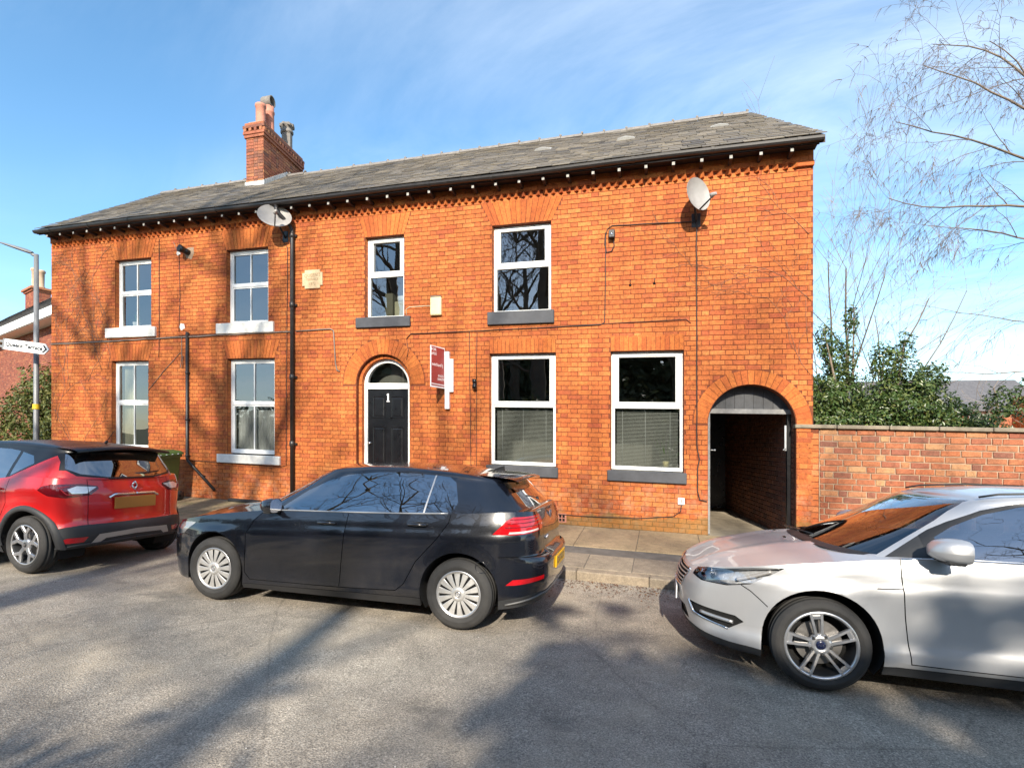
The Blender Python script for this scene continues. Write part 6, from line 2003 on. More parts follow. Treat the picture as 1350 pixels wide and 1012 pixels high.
    def arch_liner(self):
        sp = self.sp
        for ax in (0.0, sp['wb']):
            for sgn in (-1, 1):
                mb = MB(); R_ = sp['arch']; n = 22; rows = []
                a0, a1 = RAD(-28), RAD(208)
                loop = []
                for k in range(n+1):
                    a = a0 + (a1-a0)*k/n; x = ax + R_*math.cos(a); z = sp['wr'] + sp.get('archdz', 0.0) + R_*math.sin(a)
                    e = self.F(self.sx(x), max(z, 0.12)); y = abs(e.y) if z > 0.1 else abs(self.F(self.sx(x), 0.2).y)
                    loop.append((x, z, y))
                rows = [[(x, sgn*y, z) for x, z, y in loop], [(x, sgn*(y-0.012), z) for x, z, y in loop], [(x, sgn*(y-0.30), z) for x, z, y in loop]]
                mb.grid(rows, True)
                mb.add([rows[-1][k] for k in range(n+1)], [tuple(range(n+1))])
                mb.build('wheel_arch_liner', M['gap'], self.root)
                if sp.get('archtrim'):
                    t = MB(); w = sp['archtrim']
                    rr = []
                    for k in range(n+1):
                        a = RAD(-8) + (RAD(188)-RAD(-8))*k/n; row = []
                        for (rad, o_) in ((R_-0.004, -0.012), (R_-0.002, 0.012), (R_+w*0.5, 0.016), (R_+w, 0.012), (R_+w+0.004, 0.0)):
                            x = ax + rad*math.cos(a); z = sp['wr'] + sp.get('archdz', 0.0) + rad*math.sin(a)
                            e = self.F(self.sx(x), max(z, 0.2)); row.append((x, sgn*(abs(e.y)+o_), z))
                        rr.append(row)
                    t.grid(rr, True, flip=sgn > 0); t.build('arch_trim', M['trim'], self.root)
    def under(self):
        sp = self.sp; mb = MB(); rows = []
        for i in range(0, 101):
            s = self.S*i/100; p, _ = self.at(s); e = self.F(s, self.zbot(p.x)); inw = 1.0
            y = abs(e.y)
            for ax in (0.0, sp['wb']):
                if abs(p.x-ax) < sp['arch']+0.02: y = min(y, 0.52)
            rows.append([(e.x, -y, e.z+0.004), (e.x, y, e.z+0.004)])
        mb.grid(rows, False); mb.build('underbody', M['gap'], self.root)
        # inner tub: sides and floor, keeps daylight out of the shell
        tb = MB(); x0, x1 = 0.42, sp['wb']-0.40
        tb.box(x0, x1, -0.74, 0.74, 0.24, 0.30); tb.build('cabin_floor', M['dash'], self.root)
        tb = MB(); tb.box(sp['plan'][0][0]+0.25, 0.40, -0.52, 0.52, 0.25, 0.62); tb.build('engine_bay', M['gap'], self.root)
        tb = MB(); tb.box(sp['wb']-0.35, sp['plan'][-1][0]-0.30, -0.50, 0.50, 0.28, 0.70); tb.build('boot_floor', M['gap'], self.root)
    def interior(self):
        sp = self.sp
        sx, wb = sp['seatx'], sp['wb']
        for row, x in enumerate((sx, sx+0.86)):
            for y in ((-0.36, 0.36) if row == 0 else (-0.36, 0.0, 0.36)):
                s = empty('seat', (x, y, 0.0), parent=self.root)
                mb = MB(); mb.box(-0.25, 0.25, -0.23, 0.23, 0.40, 0.56, 0.05); mb.build('cushion', M['seat'], s)
                mb = MB(); w = 0.22 if row == 0 else 0.17
                L = []
                for (dx, z, ww) in ((0.20,0.50,w),(0.24,0.70,w+0.01),(0.30,0.92,w),(0.335,1.03,w*0.75)):
                    L.append([(dx-0.06,-ww,z),(dx-0.075,0,z),(dx-0.06,ww,z),(dx+0.06,ww*0.9,z),(dx+0.06,-ww*0.9,z),(dx-0.06,-ww,z)])
                mb.grid(L, True); mb.add(L[-1][:5], [(0,1,2,3,4)]); mb.build('backrest', M['seat'], s, recalc=True)
                mb = MB(); mb.box(0.30, 0.40, -0.12, 0.12, 1.05, 1.20, 0.03); mb.build('headrest', M['seat'], s)
        st = empty('steering_wheel', (sp['wheelx'], 0.36, sp.get('wheelz', 0.93)), parent=self.root); st.rotation_euler = (0, RAD(-25), 0)
        mb = MB(); n = 24
        mb.tube([(0, 0.18*math.cos(2*math.pi*k/n), 0.18*math.sin(2*math.pi*k/n)) for k in range(n+1)], 0.015, 8, caps=False); mb.build('steering_rim', M['dash'], st)
        mb = MB(); mb.box(-0.03, 0.02, -0.17, 0.17, -0.03, 0.03, 0.01); mb.box(-0.03, 0.02, -0.06, 0.06, -0.15, 0.05, 0.01); mb.build('steering_hub', M['dash'], st)
        mb = MB(); mb.tube([(sp['mirx'], 0, sp['mirz']+0.05), (sp['mirx']+0.03, 0, sp['mirz'])], 0.008, 6); mb.box(sp['mirx']+0.02, sp['mirx']+0.05, -0.11, 0.11, sp['mirz']-0.035, sp['mirz']+0.03, 0.01); mb.build('interior_mirror', M['dash'], self.root)
    def mirrors(self, x, y, z, m, L=0.16, h=0.075, w=0.20, low=None):
        for sgn in (-1, 1):
            r = empty('door_mirror', (x, sgn*y, z), parent=self.root)
            # shell: rounded at the front, flat glass to the rear
            mb = MB(); rows = []
            for (dx, k) in ((-L*0.55, 0.10), (-L*0.48, 0.50), (-L*0.30, 0.80), (-L*0.05, 0.96), (L*0.25, 1.0), (L*0.38, 0.96)):
                ring_ = []
                for a in range(17):
                    t = 2*math.pi*a/16; cy, cz = math.cos(t), math.sin(t)
                    e = 0.62
                    yy = math.copysign(abs(cy)**e, cy)*w/2*k; zz = math.copysign(abs(cz)**e, cz)*h*k*(1.0 if cz > 0 else 0.85)
                    ring_.append((dx + 0.03*(yy/w), sgn*(w*0.5+0.03 + yy), zz))
                rows.append(ring_)
            mb.grid(rows, True, flip=sgn > 0); mb.add(rows[0][:16], [tuple(range(16))]); mb.build('mirror_shell', m, r, recalc=True)
            g = MB(); g.add([p for p in rows[-1][:16]], [tuple(range(16))]); g.build('mirror_glass', M['chrome'], r, recalc=True)
            a = MB(); a.tube([(0.02, -sgn*0.05, -h*0.6), (0.0, sgn*0.06, -h*0.55), (0.0, sgn*0.12, -h*0.35)], [0.035, 0.03, 0.028], 8); a.build('mirror_arm', M['trim'], r)
            if low:
                q = MB(); q.box(-L*0.2, L*0.36, min(sgn*0.05, sgn*(w)), max(sgn*0.05, sgn*w), -h*0.93, -h*0.55, 0.012); q.build('mirror_lower_trim', low, r)
    def handles(self, xs, z0, m, dz=0.0):
        for i, x in enumerate(xs):
            for sgn in (-1, 1):
                z = z0[i]; e = self.F(self.sx(x), z); y = abs(e.y)
                mb = MB(); mb.tube([(-0.095, sgn*(y-0.004), 0), (-0.085, sgn*(y+0.022), 0.002), (0, sgn*(y+0.030), 0.004), (0.085, sgn*(y+0.022), 0.005), (0.095, sgn*(y-0.004), 0.005)], [0.010, 0.013, 0.014, 0.013, 0.010], 8)
                mb.build('door_handle', m, self.root, (x, 0, z))
                mb = MB(); mb.lathe([(0.0, 0.0), (0.034, 0.0), (0.036, 0.003)], 16, (0, 0, 0), 'y'); o = mb.build('handle_recess_shade', M['gap'], self.root, (x+0.02, sgn*(y+0.002), z)); o.scale = (1.7, 1, 0.75)  # flat black oval paints the shade of a scoop behind the handle
GOLF = dict(wb=2.635, wr=0.316, arch=0.365, archdz=0.01, flare=0.014,
  plan=[(-0.86,0),(-0.85,0.25),(-0.81,0.46),(-0.72,0.64),(-0.56,0.76),(-0.30,0.84),(0.1,0.882),(0.8,0.895),(1.6,0.895),(2.3,0.893),(2.75,0.88),(3.05,0.84),(3.24,0.76),(3.36,0.60),(3.395,0.35),(3.40,0)],
  ztop=[(-0.86,0.70),(-0.7,0.735),(-0.5,0.775),(-0.2,0.835),(0.2,0.895),(0.55,0.935),(0.8,0.95),(1.5,0.975),(2.2,1.005),(2.6,1.03),(3.0,1.06),(3.2,1.07),(3.4,1.06)],
  zbot=[(-0.86,0.20),(-0.5,0.17),(0.4,0.16),(2.2,0.17),(3.0,0.20),(3.4,0.26)],
  crease=[(-0.9,0.70),(0.3,0.735),(1.5,0.80),(2.4,0.835),(3.4,0.86)], crease0=0.80,
  ins_s=[(0.12,0.075),(0.20,0.050),(0.27,0.020),(0.34,0.022),(0.50,0.010),(0.70,0.002),(0.795,0.0),(0.81,0.012),(0.90,0.028),(0.97,0.050),(1.10,0.10)],
  ins_f=[(0.15,0.11),(0.22,0.04),(0.35,0.012),(0.5,0.0),(0.6,0.012),(0.68,0.05),(0.73,0.10)],
  ins_r=[(0.2,0.11),(0.3,0.03),(0.42,0.0),(0.645,0.0),(0.665,0.03),(0.68,0.075),(0.85,0.085),(0.95,0.10),(1.06,0.14)],
  crown=[(-0.86,0.0),(-0.6,0.045),(0.0,0.085),(0.5,0.06),(1.0,0.03),(3.4,0.02)], hoodlines=[(-0.75,0.5,0.36,0.12,0.012)],
  gbase=[(0.26,0),(0.29,0.3),(0.36,0.55),(0.46,0.70),(0.60,0.79),(1.0,0.83),(1.6,0.84),(2.1,0.835),(2.6,0.81),(2.95,0.76),(3.13,0.64),(3.21,0.40),(3.23,0)],
  gtop=[(1.12,0),(1.13,0.2),(1.16,0.38),(1.20,0.50),(1.27,0.565),(1.45,0.585),(1.75,0.595),(2.05,0.59),(2.45,0.57),(2.74,0.54),(2.86,0.46),(2.90,0.28),(2.92,0)], iA=4, iC=9,
  gbz=[(0.26,0.965),(0.45,0.945),(0.6,0.935),(1.5,0.965),(2.2,0.995),(2.6,1.02),(3.0,1.05),(3.23,1.055)],
  gtz=[(1.12,1.385),(1.27,1.385),(1.6,1.41),(1.9,1.415),(2.3,1.40),(2.6,1.375),(2.92,1.34)], gbulge=0.018, roofcrown=0.04,
  gside=[('sail', [(0.60,0.92),(0.64,0.945),(0.72,0.99),(0.72,0.93)]),
         ('side_glass', [(0.70,0.948),(0.76,1.005),(0.95,1.145),(1.15,1.25),(1.36,1.32),(1.575,1.345),(1.45,0.978)]),
         ('bpillar', [(1.45,0.978),(1.575,1.345),(1.70,1.36),(1.60,0.985)]),
         ('rear_glass', [(1.60,0.985),(1.70,1.36),(2.0,1.37),(2.285,1.355),(2.25,1.015)]),
         ('satin', [(2.25,1.015),(2.285,1.355),(2.30,1.355),(2.266,1.017)]),
         ('rear_glass', [(2.266,1.017),(2.30,1.355),(2.43,1.345),(2.50,1.30),(2.565,1.12),(2.53,1.04)])],
  grear=[('rear_window', [(0,1.10),(0.50,1.10),(0.56,1.14),(0.50,1.33),(0,1.345)])], dashx=0.95, shelfx=2.6,
  seatx=1.25, wheelx=0.88, mirx=1.20, mirz=1.30,
  regions=[('skirt', [(0.30,-0.1),(2.32,-0.1),(2.32,0.245),(0.30,0.205)]),
    ('headlight', [('f',0.40,0.61),(-0.62,0.60),(-0.46,0.64),(-0.29,0.765),(-0.42,0.765),(-0.64,0.735),('f',0.40,0.70)]),
    ('grille', [('f',0,0.62),('f',0.40,0.625),('f',0.40,0.685),('f',0,0.685)]), ('lower_grille', [('f',0,0.26),('f',0.52,0.28),('f',0.46,0.42),('f',0,0.42)]),
    ('tail_light', [(2.93,0.868),(3.05,0.99),(3.11,1.022),('r',0.46,1.035),('r',0.42,0.99),('r',0.46,0.905),(3.10,0.868)]),
    ('tail_strip', [(3.07,0.875),(3.08,0.893),('r',0.60,0.918),('r',0.60,0.903)]),
    ('reflector', [(3.06,0.425),(3.12,0.475),('r',0.60,0.505),('r',0.60,0.470),(3.14,0.428)]),
    ('diffuser', [(3.00,0.10),(3.00,0.285),('r',0.66,0.355),('r',0,0.36),('r',0,0.1)]),
    ('door_front', [(0.545,1.3),(0.545,0.92),(0.46,0.84),(0.385,0.70),(0.385,0.32),(0.44,0.25),(1.44,0.27),(1.50,0.95),(1.50,1.3)]),
    ('door_rear', [(1.50,1.3),(1.50,0.95),(1.44,0.27),(2.02,0.295),(2.10,0.36),(2.22,0.58),(2.42,0.80),(2.52,0.95),(2.58,1.3)])],
  seams=[[(0.545,1.0),(0.545,0.92),(0.46,0.84),(0.385,0.70),(0.385,0.32),(0.44,0.25),(1.44,0.27),(2.02,0.295),(2.10,0.36),(2.22,0.58),(2.42,0.80),(2.52,0.95),(2.56,1.2)], [(1.44,0.27),(1.50,0.95),(1.51,1.2)], [(-0.30,0.62),(-0.46,0.64)], [('r',0.42,1.08),('r',0.42,0.70),('r',0.40,0.66)], [(2.99,0.67),(3.12,0.675),('r',0.42,0.672)]])

FOCUS = dict(wb=2.648, wr=0.324, arch=0.378, archdz=0.012, flare=0.020,
  plan=[(-0.955,0),(-0.945,0.22),(-0.90,0.44),(-0.80,0.62),(-0.62,0.755),(-0.35,0.855),(0,0.905),(0.6,0.912),(1.6,0.912),(2.3,0.908),(2.8,0.88),(3.1,0.82),(3.3,0.70),(3.41,0.5),(3.45,0.25),(3.46,0)],
  ztop=[(-0.90,0.715),(-0.75,0.755),(-0.5,0.81),(-0.2,0.868),(0.1,0.915),(0.4,0.955),(0.7,0.98),(1.4,1.00),(2.2,1.03),(2.8,1.07),(3.2,1.10),(3.46,1.08)],
  zbot=[(-0.90,0.19),(-0.5,0.17),(0.4,0.17),(2.2,0.18),(3.0,0.22),(3.46,0.28)],
  crease=[(-0.9,0.70),(0.3,0.765),(1.5,0.83),(2.4,0.88),(3.46,0.93)], crease0=0.78,
  ins_s=[(0.12,0.085),(0.20,0.055),(0.26,0.018),(0.33,0.010),(0.40,0.034),(0.55,0.026),(0.70,0.008),(0.765,0.0),(0.785,0.016),(0.88,0.026),(0.955,0.050),(1.10,0.10)],
  ins_f=[(0.15,0.13),(0.24,0.055),(0.38,0.015),(0.5,0.0),(0.6,0.012),(0.70,0.055),(0.76,0.11)],
  ins_r=[(0.2,0.12),(0.3,0.03),(0.45,0.0),(0.60,0.0),(0.64,0.03),(0.66,0.06),(0.9,0.08),(1.08,0.14)],
  crown=[(-0.90,0.0),(-0.6,0.05),(-0.2,0.085),(0.3,0.06),(1.0,0.03),(3.46,0.02)], hoodlines=[(-0.85,0.45,0.33,0.10,0.020)],
  gbase=[(0.02,0),(0.05,0.3),(0.13,0.55),(0.26,0.70),(0.46,0.795),(0.9,0.835),(1.5,0.85),(2.1,0.845),(2.7,0.81),(3.0,0.75),(3.17,0.60),(3.24,0.35),(3.26,0)],
  gtop=[(0.95,0),(0.96,0.2),(0.99,0.38),(1.03,0.50),(1.09,0.565),(1.28,0.59),(1.6,0.60),(2.0,0.59),(2.5,0.565),(2.8,0.53),(2.92,0.45),(2.97,0.28),(2.98,0)], iA=4, iC=9,
  gbz=[(0.02,0.955),(0.2,0.935),(0.46,0.955),(0.7,0.972),(1.4,0.992),(2.2,1.022),(2.8,1.062),(3.26,1.075)],
  gtz=[(0.95,1.385),(1.09,1.395),(1.5,1.43),(1.9,1.435),(2.5,1.40),(2.98,1.34)], gbulge=0.018, roofcrown=0.04,
  gside=[('sail', [(0.36,0.93),(0.47,1.02),(0.68,1.155),(0.70,0.90)]),
         ('trimline', [(0.66,0.90),(0.64,1.13),(0.82,1.225),(1.02,1.315),(1.25,1.378),(1.60,1.405),(1.62,1.385),(1.25,1.355),(1.03,1.29),(0.84,1.20),(0.72,1.12),(0.72,0.90)]),
         ('side_glass', [(0.72,0.992),(0.72,1.12),(0.84,1.20),(1.03,1.29),(1.25,1.355),(1.55,1.38),(1.57,1.012)]),
         ('bpillar', [(1.57,1.012),(1.55,1.38),(1.64,1.385),(1.66,1.016)]),
         ('rear_glass', [(1.66,1.016),(1.64,1.385),(2.0,1.38),(2.26,1.345),(2.32,1.046)]),
         ('rear_glass', [(2.35,1.05),(2.30,1.335),(2.50,1.28),(2.68,1.17),(2.74,1.09)])],
  apw=4, grear=[('rear_window', [(0,1.12),(0.50,1.12),(0.56,1.16),(0.48,1.33),(0,1.345)])], dashx=0.80, shelfx=2.7,
  seatx=1.22, wheelx=0.76, mirx=1.02, mirz=1.29,
  regions=[('skirt', [(0.34,-0.1),(2.30,-0.1),(2.30,0.255),(0.34,0.235)]), ('chin', [('f',0,0.1),(-0.34,0.1),(-0.34,0.225),(-0.6,0.225),('f',0.5,0.25),('f',0,0.25)]),
    ('headlight', [('f',0.50,0.665),('f',0.62,0.640),(-0.62,0.648),(-0.46,0.690),(-0.24,0.835),(-0.45,0.808),(-0.66,0.765),('f',0.52,0.728)]),
    ('grille', [('f',0,0.50),('f',0.34,0.525),('f',0.43,0.66),('f',0.43,0.69),('f',0,0.695)]), ('lower_grille', [('f',0,0.27),('f',0.44,0.28),('f',0.40,0.38),('f',0,0.38)]),
    ('fog', [('f',0.50,0.45),('f',0.56,0.37),(-0.60,0.325),(-0.50,0.395),(-0.56,0.43)]),
    ('tail_light', [(2.90,0.90),(3.0,1.07),('r',0.46,1.06),('r',0.42,0.92),(3.1,0.88)]),
    ('door_front', [(0.475,1.3),(0.475,0.85),(0.50,0.60),(0.545,0.27),(1.53,0.275),(1.60,0.95),(1.60,1.3)]),
    ('door_rear', [(1.60,1.3),(1.60,0.95),(1.53,0.275),(2.05,0.29),(2.12,0.36),(2.24,0.60),(2.42,0.84),(2.52,1.0),(2.58,1.3)])],
  seams=[[(0.475,1.0),(0.475,0.85),(0.50,0.60),(0.545,0.27),(1.53,0.275),(2.05,0.29),(2.12,0.36),(2.24,0.60),(2.42,0.84),(2.52,1.0),(2.56,1.2)], [(1.53,0.275),(1.60,0.95),(1.61,1.2)], [(-0.345,0.545),(-0.46,0.64),(-0.52,0.672)], [('r',0.42,1.08),('r',0.42,0.68),('r',0.0,0.66)]])

CAPTUR = dict(wb=2.606, wr=0.332, arch=0.385, archdz=0.015, flare=0.016, archtrim=0.055,
  plan=[(-0.82,0),(-0.81,0.25),(-0.77,0.46),(-0.67,0.65),(-0.50,0.77),(-0.25,0.85),(0.1,0.885),(0.8,0.889),(1.6,0.889),(2.2,0.889),(2.6,0.885),(2.85,0.855),(3.02,0.775),(3.13,0.62),(3.19,0.38),(3.22,0)],
  ztop=[(-0.82,0.80),(-0.6,0.86),(-0.3,0.92),(0.2,0.98),(0.6,1.02),(1.4,1.035),(2.0,1.06),(2.3,1.09),(2.7,1.12),(3.28,1.10)],
  zbot=[(-0.82,0.22),(-0.5,0.20),(0.4,0.20),(2.2,0.21),(2.9,0.26),(3.28,0.31)],
  crease=[(-0.9,0.86),(0.3,0.90),(1.5,0.92),(2.4,0.96),(3.3,0.98)], crease0=0.92,
  ins_s=[(0.15,0.08),(0.25,0.04),(0.36,0.012),(0.55,0.022),(0.75,0.012),(0.90,0.0),(0.93,0.006),(1.0,0.022),(1.12,0.06)],
  ins_f=[(0.2,0.11),(0.3,0.03),(0.5,0.0),(0.7,0.015),(0.8,0.07),(0.86,0.12)],
  ins_r=[(0.25,0.12),(0.34,0.03),(0.45,0.0),(0.545,0.0),(0.565,0.028),(0.62,0.042),(0.80,0.050),(0.95,0.065),(1.10,0.12)],
  crown=[(-0.82,0.0),(-0.5,0.05),(0.0,0.08),(0.5,0.05),(1.0,0.03),(3.3,0.01)],
  gbase=[(0.14,0),(0.17,0.3),(0.25,0.55),(0.36,0.69),(0.52,0.78),(0.95,0.82),(1.5,0.83),(2.0,0.83),(2.5,0.815),(2.80,0.77),(2.98,0.66),(3.09,0.40),(3.12,0)],
  gtop=[(0.98,0),(0.99,0.2),(1.02,0.38),(1.06,0.50),(1.12,0.575),(1.35,0.605),(1.65,0.615),(2.0,0.615),(2.4,0.60),(2.68,0.575),(2.82,0.50),(2.87,0.30),(2.89,0)], iA=4, iC=9,
  gbz=[(0.14,1.02),(0.36,1.0),(0.6,1.005),(1.4,1.025),(2.0,1.05),(2.4,1.085),(2.8,1.11),(3.12,1.095)],
  gtz=[(0.98,1.46),(1.12,1.47),(1.5,1.505),(1.9,1.515),(2.4,1.495),(2.89,1.445)], gbulge=0.018, roofcrown=0.035,
  gside=[('side_glass', [(0.72,1.025),(0.84,1.14),(1.05,1.30),(1.3,1.40),(1.55,1.43),(1.57,1.045)]), ('rear_glass', [(1.66,1.05),(1.64,1.435),(2.0,1.43),(2.18,1.41),(2.16,1.085)]),
         ('cpillar', [(2.05,0.9),(2.05,1.075),(2.22,1.10),(2.52,1.25),(2.74,1.37),(2.81,1.30),(2.86,1.19),(3.0,1.12),(3.0,0.9)]),
         ('rear_glass', [(2.22,1.115),(2.23,1.40),(2.42,1.36),(2.50,1.27)])],
  grear=[('cpillar', [(0.30,1.0),(0.80,1.0),(0.80,1.20),(0.66,1.20),(0.60,1.135),(0.30,1.10)]), ('rear_window', [(0,1.115),(0.30,1.12),(0.56,1.16),(0.66,1.22),(0.60,1.39),(0,1.41)])], dashx=0.85, shelfx=2.5,
  seatx=1.22, wheelx=0.85, mirx=1.08, mirz=1.36, wheelz=1.0,
  regions=[('skirt', [(0.30,-0.1),(2.30,-0.1),(2.30,0.36),(0.30,0.36)]),
    ('rear_bumper', [(2.95,0.1),(2.955,0.52),(3.05,0.545),('r',0.60,0.562),('r',0,0.565),('r',0,0.1)]), ('front_bumper', [('f',0,0.1),(-0.3,0.1),(-0.36,0.40),('f',0.5,0.36),('f',0,0.36)]),
    ('skid', [('r',0.52,0.33),('r',0.44,0.445),('r',0,0.465),('r',0,0.405),('r',0.36,0.39),('r',0.44,0.33)]),
    ('reflector', [(3.02,0.385),(3.07,0.42),('r',0.54,0.425),('r',0.58,0.365),(3.06,0.355)]),
    ('tail_dark', [(2.78,0.975),(2.82,1.02),(2.92,1.045),('r',0.60,1.045),('r',0.44,1.015),('r',0.43,0.985),('r',0.52,0.915),(3.05,0.885),(2.90,0.91)]),
    ('tail_clear', [('r',0.74,0.985),('r',0.66,1.02),('r',0.45,1.005),('r',0.56,0.935),('r',0.70,0.935)]),
    ('headlight', [('f',0.42,0.72),(-0.55,0.72),(-0.3,0.84),(-0.5,0.86),('f',0.42,0.79)]), ('grille', [('f',0,0.68),('f',0.42,0.70),('f',0.42,0.76),('f',0,0.76)]),
    ('door_front', [(0.46,1.3),(0.42,0.80),(0.44,0.41),(1.46,0.41),(1.55,1.0),(1.55,1.3)]), ('door_rear', [(1.55,1.3),(1.55,1.0),(1.46,0.41),(2.0,0.41),(2.10,0.5),(2.28,0.80),(2.30,1.3)])],
  seams=[[(0.46,1.1),(0.42,0.80),(0.44,0.41),(1.46,0.41),(2.0,0.41),(2.10,0.5),(2.28,0.80),(2.30,1.2)], [(1.46,0.41),(1.55,1.0),(1.56,1.2)], [('r',0.545,1.2),('r',0.545,0.80),('r',0.545,0.565)]])

def build_car(sp, name, label, pm, style, tyre, loc, yaw=0.0, roll=0.0, roofm=None, pillm=None):
    root = empty(name, (loc[0], loc[1], loc[2] - SLP*loc[0])); root.rotation_euler = (roll, math.atan(SLP), yaw); tag(root, label, 'car')
    c = Car(sp, root, M[pm]); c.green(); c.lower()
    body = c.emit('body', ['body'], M[pm], 'join')[0]
    # dark inner shell behind every gap
    sv = c.parts; alltags = [t for t in sv if t not in ('hole', 'headlight', 'fog', 'grille', 'lower_grille')]
    c.emit('inner_shell', alltags, M['gap'], 'join', off=-0.016)
    c.emit('front_door', ['door_front'], M[pm]); c.emit('rear_door', ['door_rear'], M[pm])
    c.emit('side_skirt', ['skirt'], M['trim'] if style != 'golf' else M['blackplastic'], off=0.003)
    c.deck()
    c.gemit('roof', ['roof'], M[roofm or pm], 'join'); c.gemit('pillars', ['pillar'], M[pillm or pm], 'join')
    c.gemit('windscreen', ['windscreen'], M['screenglass'], 'join'); c.gemit('rear_window', ['rear_window'], M['tintglass'] if style != 'golf' else M['tintglass'], 'join')
    c.gemit('front_side_window', ['side_glass'], M['carglass']); c.gemit('rear_side_window', ['rear_glass'], M['tintglass'] if style == 'golf' else M['carglass'])
    c.gemit('door_pillar', ['bpillar'], M['tintglass']); c.gemit('window_divider', ['satin'], M['satin'], off=0.002); c.gemit('corner_panel', ['sail'], M['trim'])
    c.gemit('window_surround', ['trimline'], M['blackplastic'], off=0.002); c.gemit('rear_pillar', ['cpillar'], M[pm])
    c.arch_liner(); c.under(); c.interior()
    r, w, rr = tyre; y = abs(c.F(c.sx(0.0), 0.70).y) - w/2 - 0.012
    return root, c, y
def wheels(root, style, tyre, wb, y, spins, turn=0.0):
    r, w, rr = tyre
    for i, (x, s) in enumerate(((0,-1),(wb,-1),(0,1),(wb,1))): make_wheel(style, r, w, rr, s, root, (x, s*y, r), turn if x == 0 else 0, spins[i % len(spins)])
def on_body(c, name, line, r, m, off=0.0, n=10, both=True):
    """tube laid on the lower body along (s,z) points"""
    pts = c.conv(line); out = []
    for a, b in zip(pts[:-1], pts[1:]):
        for k in range(n): f = k/n; out.append((a[0]+(b[0]-a[0])*f, a[1]+(b[1]-a[1])*f))
    out.append(pts[-1]); P = []
    for s, z in out:
        q = c.F(s, z); e = 0.01; t1 = c.F(s+e, z)-c.F(s-e, z); t2 = c.F(s, z+e)-c.F(s, z-e); nn = t1.cross(t2).normalized(); P.append(q + nn*off)
    res = []
    for sg in ((1, -1) if both else (1,)):
        mb = MB(); mb.tube([(p.x, p.y*sg, p.z) for p in P], r, 6); res.append(mb.build(name, m, c.root))
    return res
def rear_text(c, body, size, y, z, m, off=0.004, ext=0.002):
    # y measured in car coordinates (near side negative); faces backwards
    q = c.F(c.sr(abs(y)), z)
    return text('lettering', body, size, (q.x+off, y, z), (RAD(90), 0, RAD(90)), m, c.root, ext=ext)
def belt(c, x0, x1, m, dz=0.0, r=0.006, out=0.004):
    for sg in (-1, 1):
        P = []
        for k in range(25):
            x = x0 + (x1-x0)*k/24; z = c.ztop(x); e = c.F(c.sx(x), z); P.append((e.x, sg*(abs(e.y)+out-0.006), z+dz))
        mb = MB(); mb.tube(P, r, 6); mb.build('window_trim_strip', m, c.root)

# ---------------- black hatchback
TG = (0.316, 0.205, 0.208)
gz_, gy_ = -0.10, -2.70
root, c, yw = build_car(GOLF, 'black_hatchback', 'black five door hatchback with silver wheel covers parked in front of the door', 'blackpaint', 'golf', TG, (-4.445, -3.765, -0.315), RAD(2.0), RAD(-1.0))
wheels(root, 'golf', TG, GOLF['wb'], yw, (0.1, 0.33))
c.emit('headlight_lens', ['headlight'], M['lensglass']); c.emit('headlight', ['headlight'], M['clearlens'], off=-0.012)
c.emit('grille', ['grille'], M['black'], 'join', off=-0.006); c.emit('lower_grille', ['lower_grille'], M['gap'], 'join', off=-0.01)
c.emit('tail_light', ['tail_light'], M['redlens'], off=0.002); c.emit('tail_light_strip', ['tail_strip'], M['clearlens'], off=0.004); c.emit('rear_reflector', ['reflector'], M['redlens'], off=0.002); c.emit('diffuser', ['diffuser'], M['trim'], 'join')
c.mirrors(0.70, 0.80, 1.00, M['blackpaint'], L=0.17, h=0.075, w=0.21, low=M['trim']); c.handles((1.29, 2.22), (0.865, 0.91), M['blackpaint'])
belt(c, 0.64, 2.50, M['satin'], 0.004, 0.007)
# tail lamp inner ribs
for z0, z1 in ((0.93, 0.955), (0.965, 0.99), (1.0, 1.018)): on_body(c, 'tail_light_rib', [(3.04+ (z0-0.93)*0.6, z0), ('r', 0.50, z1)], 0.004, M['darkredlens'], 0.003)
sp_ = MB()
rows_ = []
for (dx, zt_, w_) in ((-0.20,0.028,0.54),(0.0,0.020,0.56),(0.14,0.004,0.555),(0.19,-0.012,0.545),(0.185,-0.022,0.545),(0.05,-0.028,0.55),(-0.15,-0.03,0.53)):
    rows_.append([(2.93+dx - 0.06*abs(u)**2.5, u*w_, 1.378+zt_ - 0.035*u*u) for u in [k/8-1 for k in range(17)]])
sp_.grid(rows_, True); sp_.build('roof_spoiler', M['blackpaint'], root, recalc=True)
mb = MB(); mb.box(-0.001, 0.004, -0.10, 0.0, -0.018, 0.018); o = mb.build('dealer_sticker', M['plateyellow'], root, (2.995, -0.08, 1.325)); o.rotation_euler = (0, RAD(-52), 0)
mb = MB(); q = c.F(c.sr(0.0), 0.585); mb.box(-0.004, 0.008, -0.26, 0.26, -0.056, 0.056, 0.003); pl_ = mb.build('number_plate', M['plateyellow'], root, (q.x+0.006, 0, 0.555))
text('lettering', 'CX17 KLO', 0.088, (0.0085, 0, 0), (RAD(90), 0, RAD(90)), M['black'], pl_, ext=0.0005, bold=0.001)
mb = MB(); bz_ = 0.985; q = c.F(c.sr(0.0), bz_); mb.lathe([(0.042,0.004),(0.050,0.010),(0.056,0.004)], 28, (q.x, 0, bz_), 'x'); mb.lathe([(0.0,0.002),(0.045,0.002)], 28, (q.x, 0, bz_), 'x')
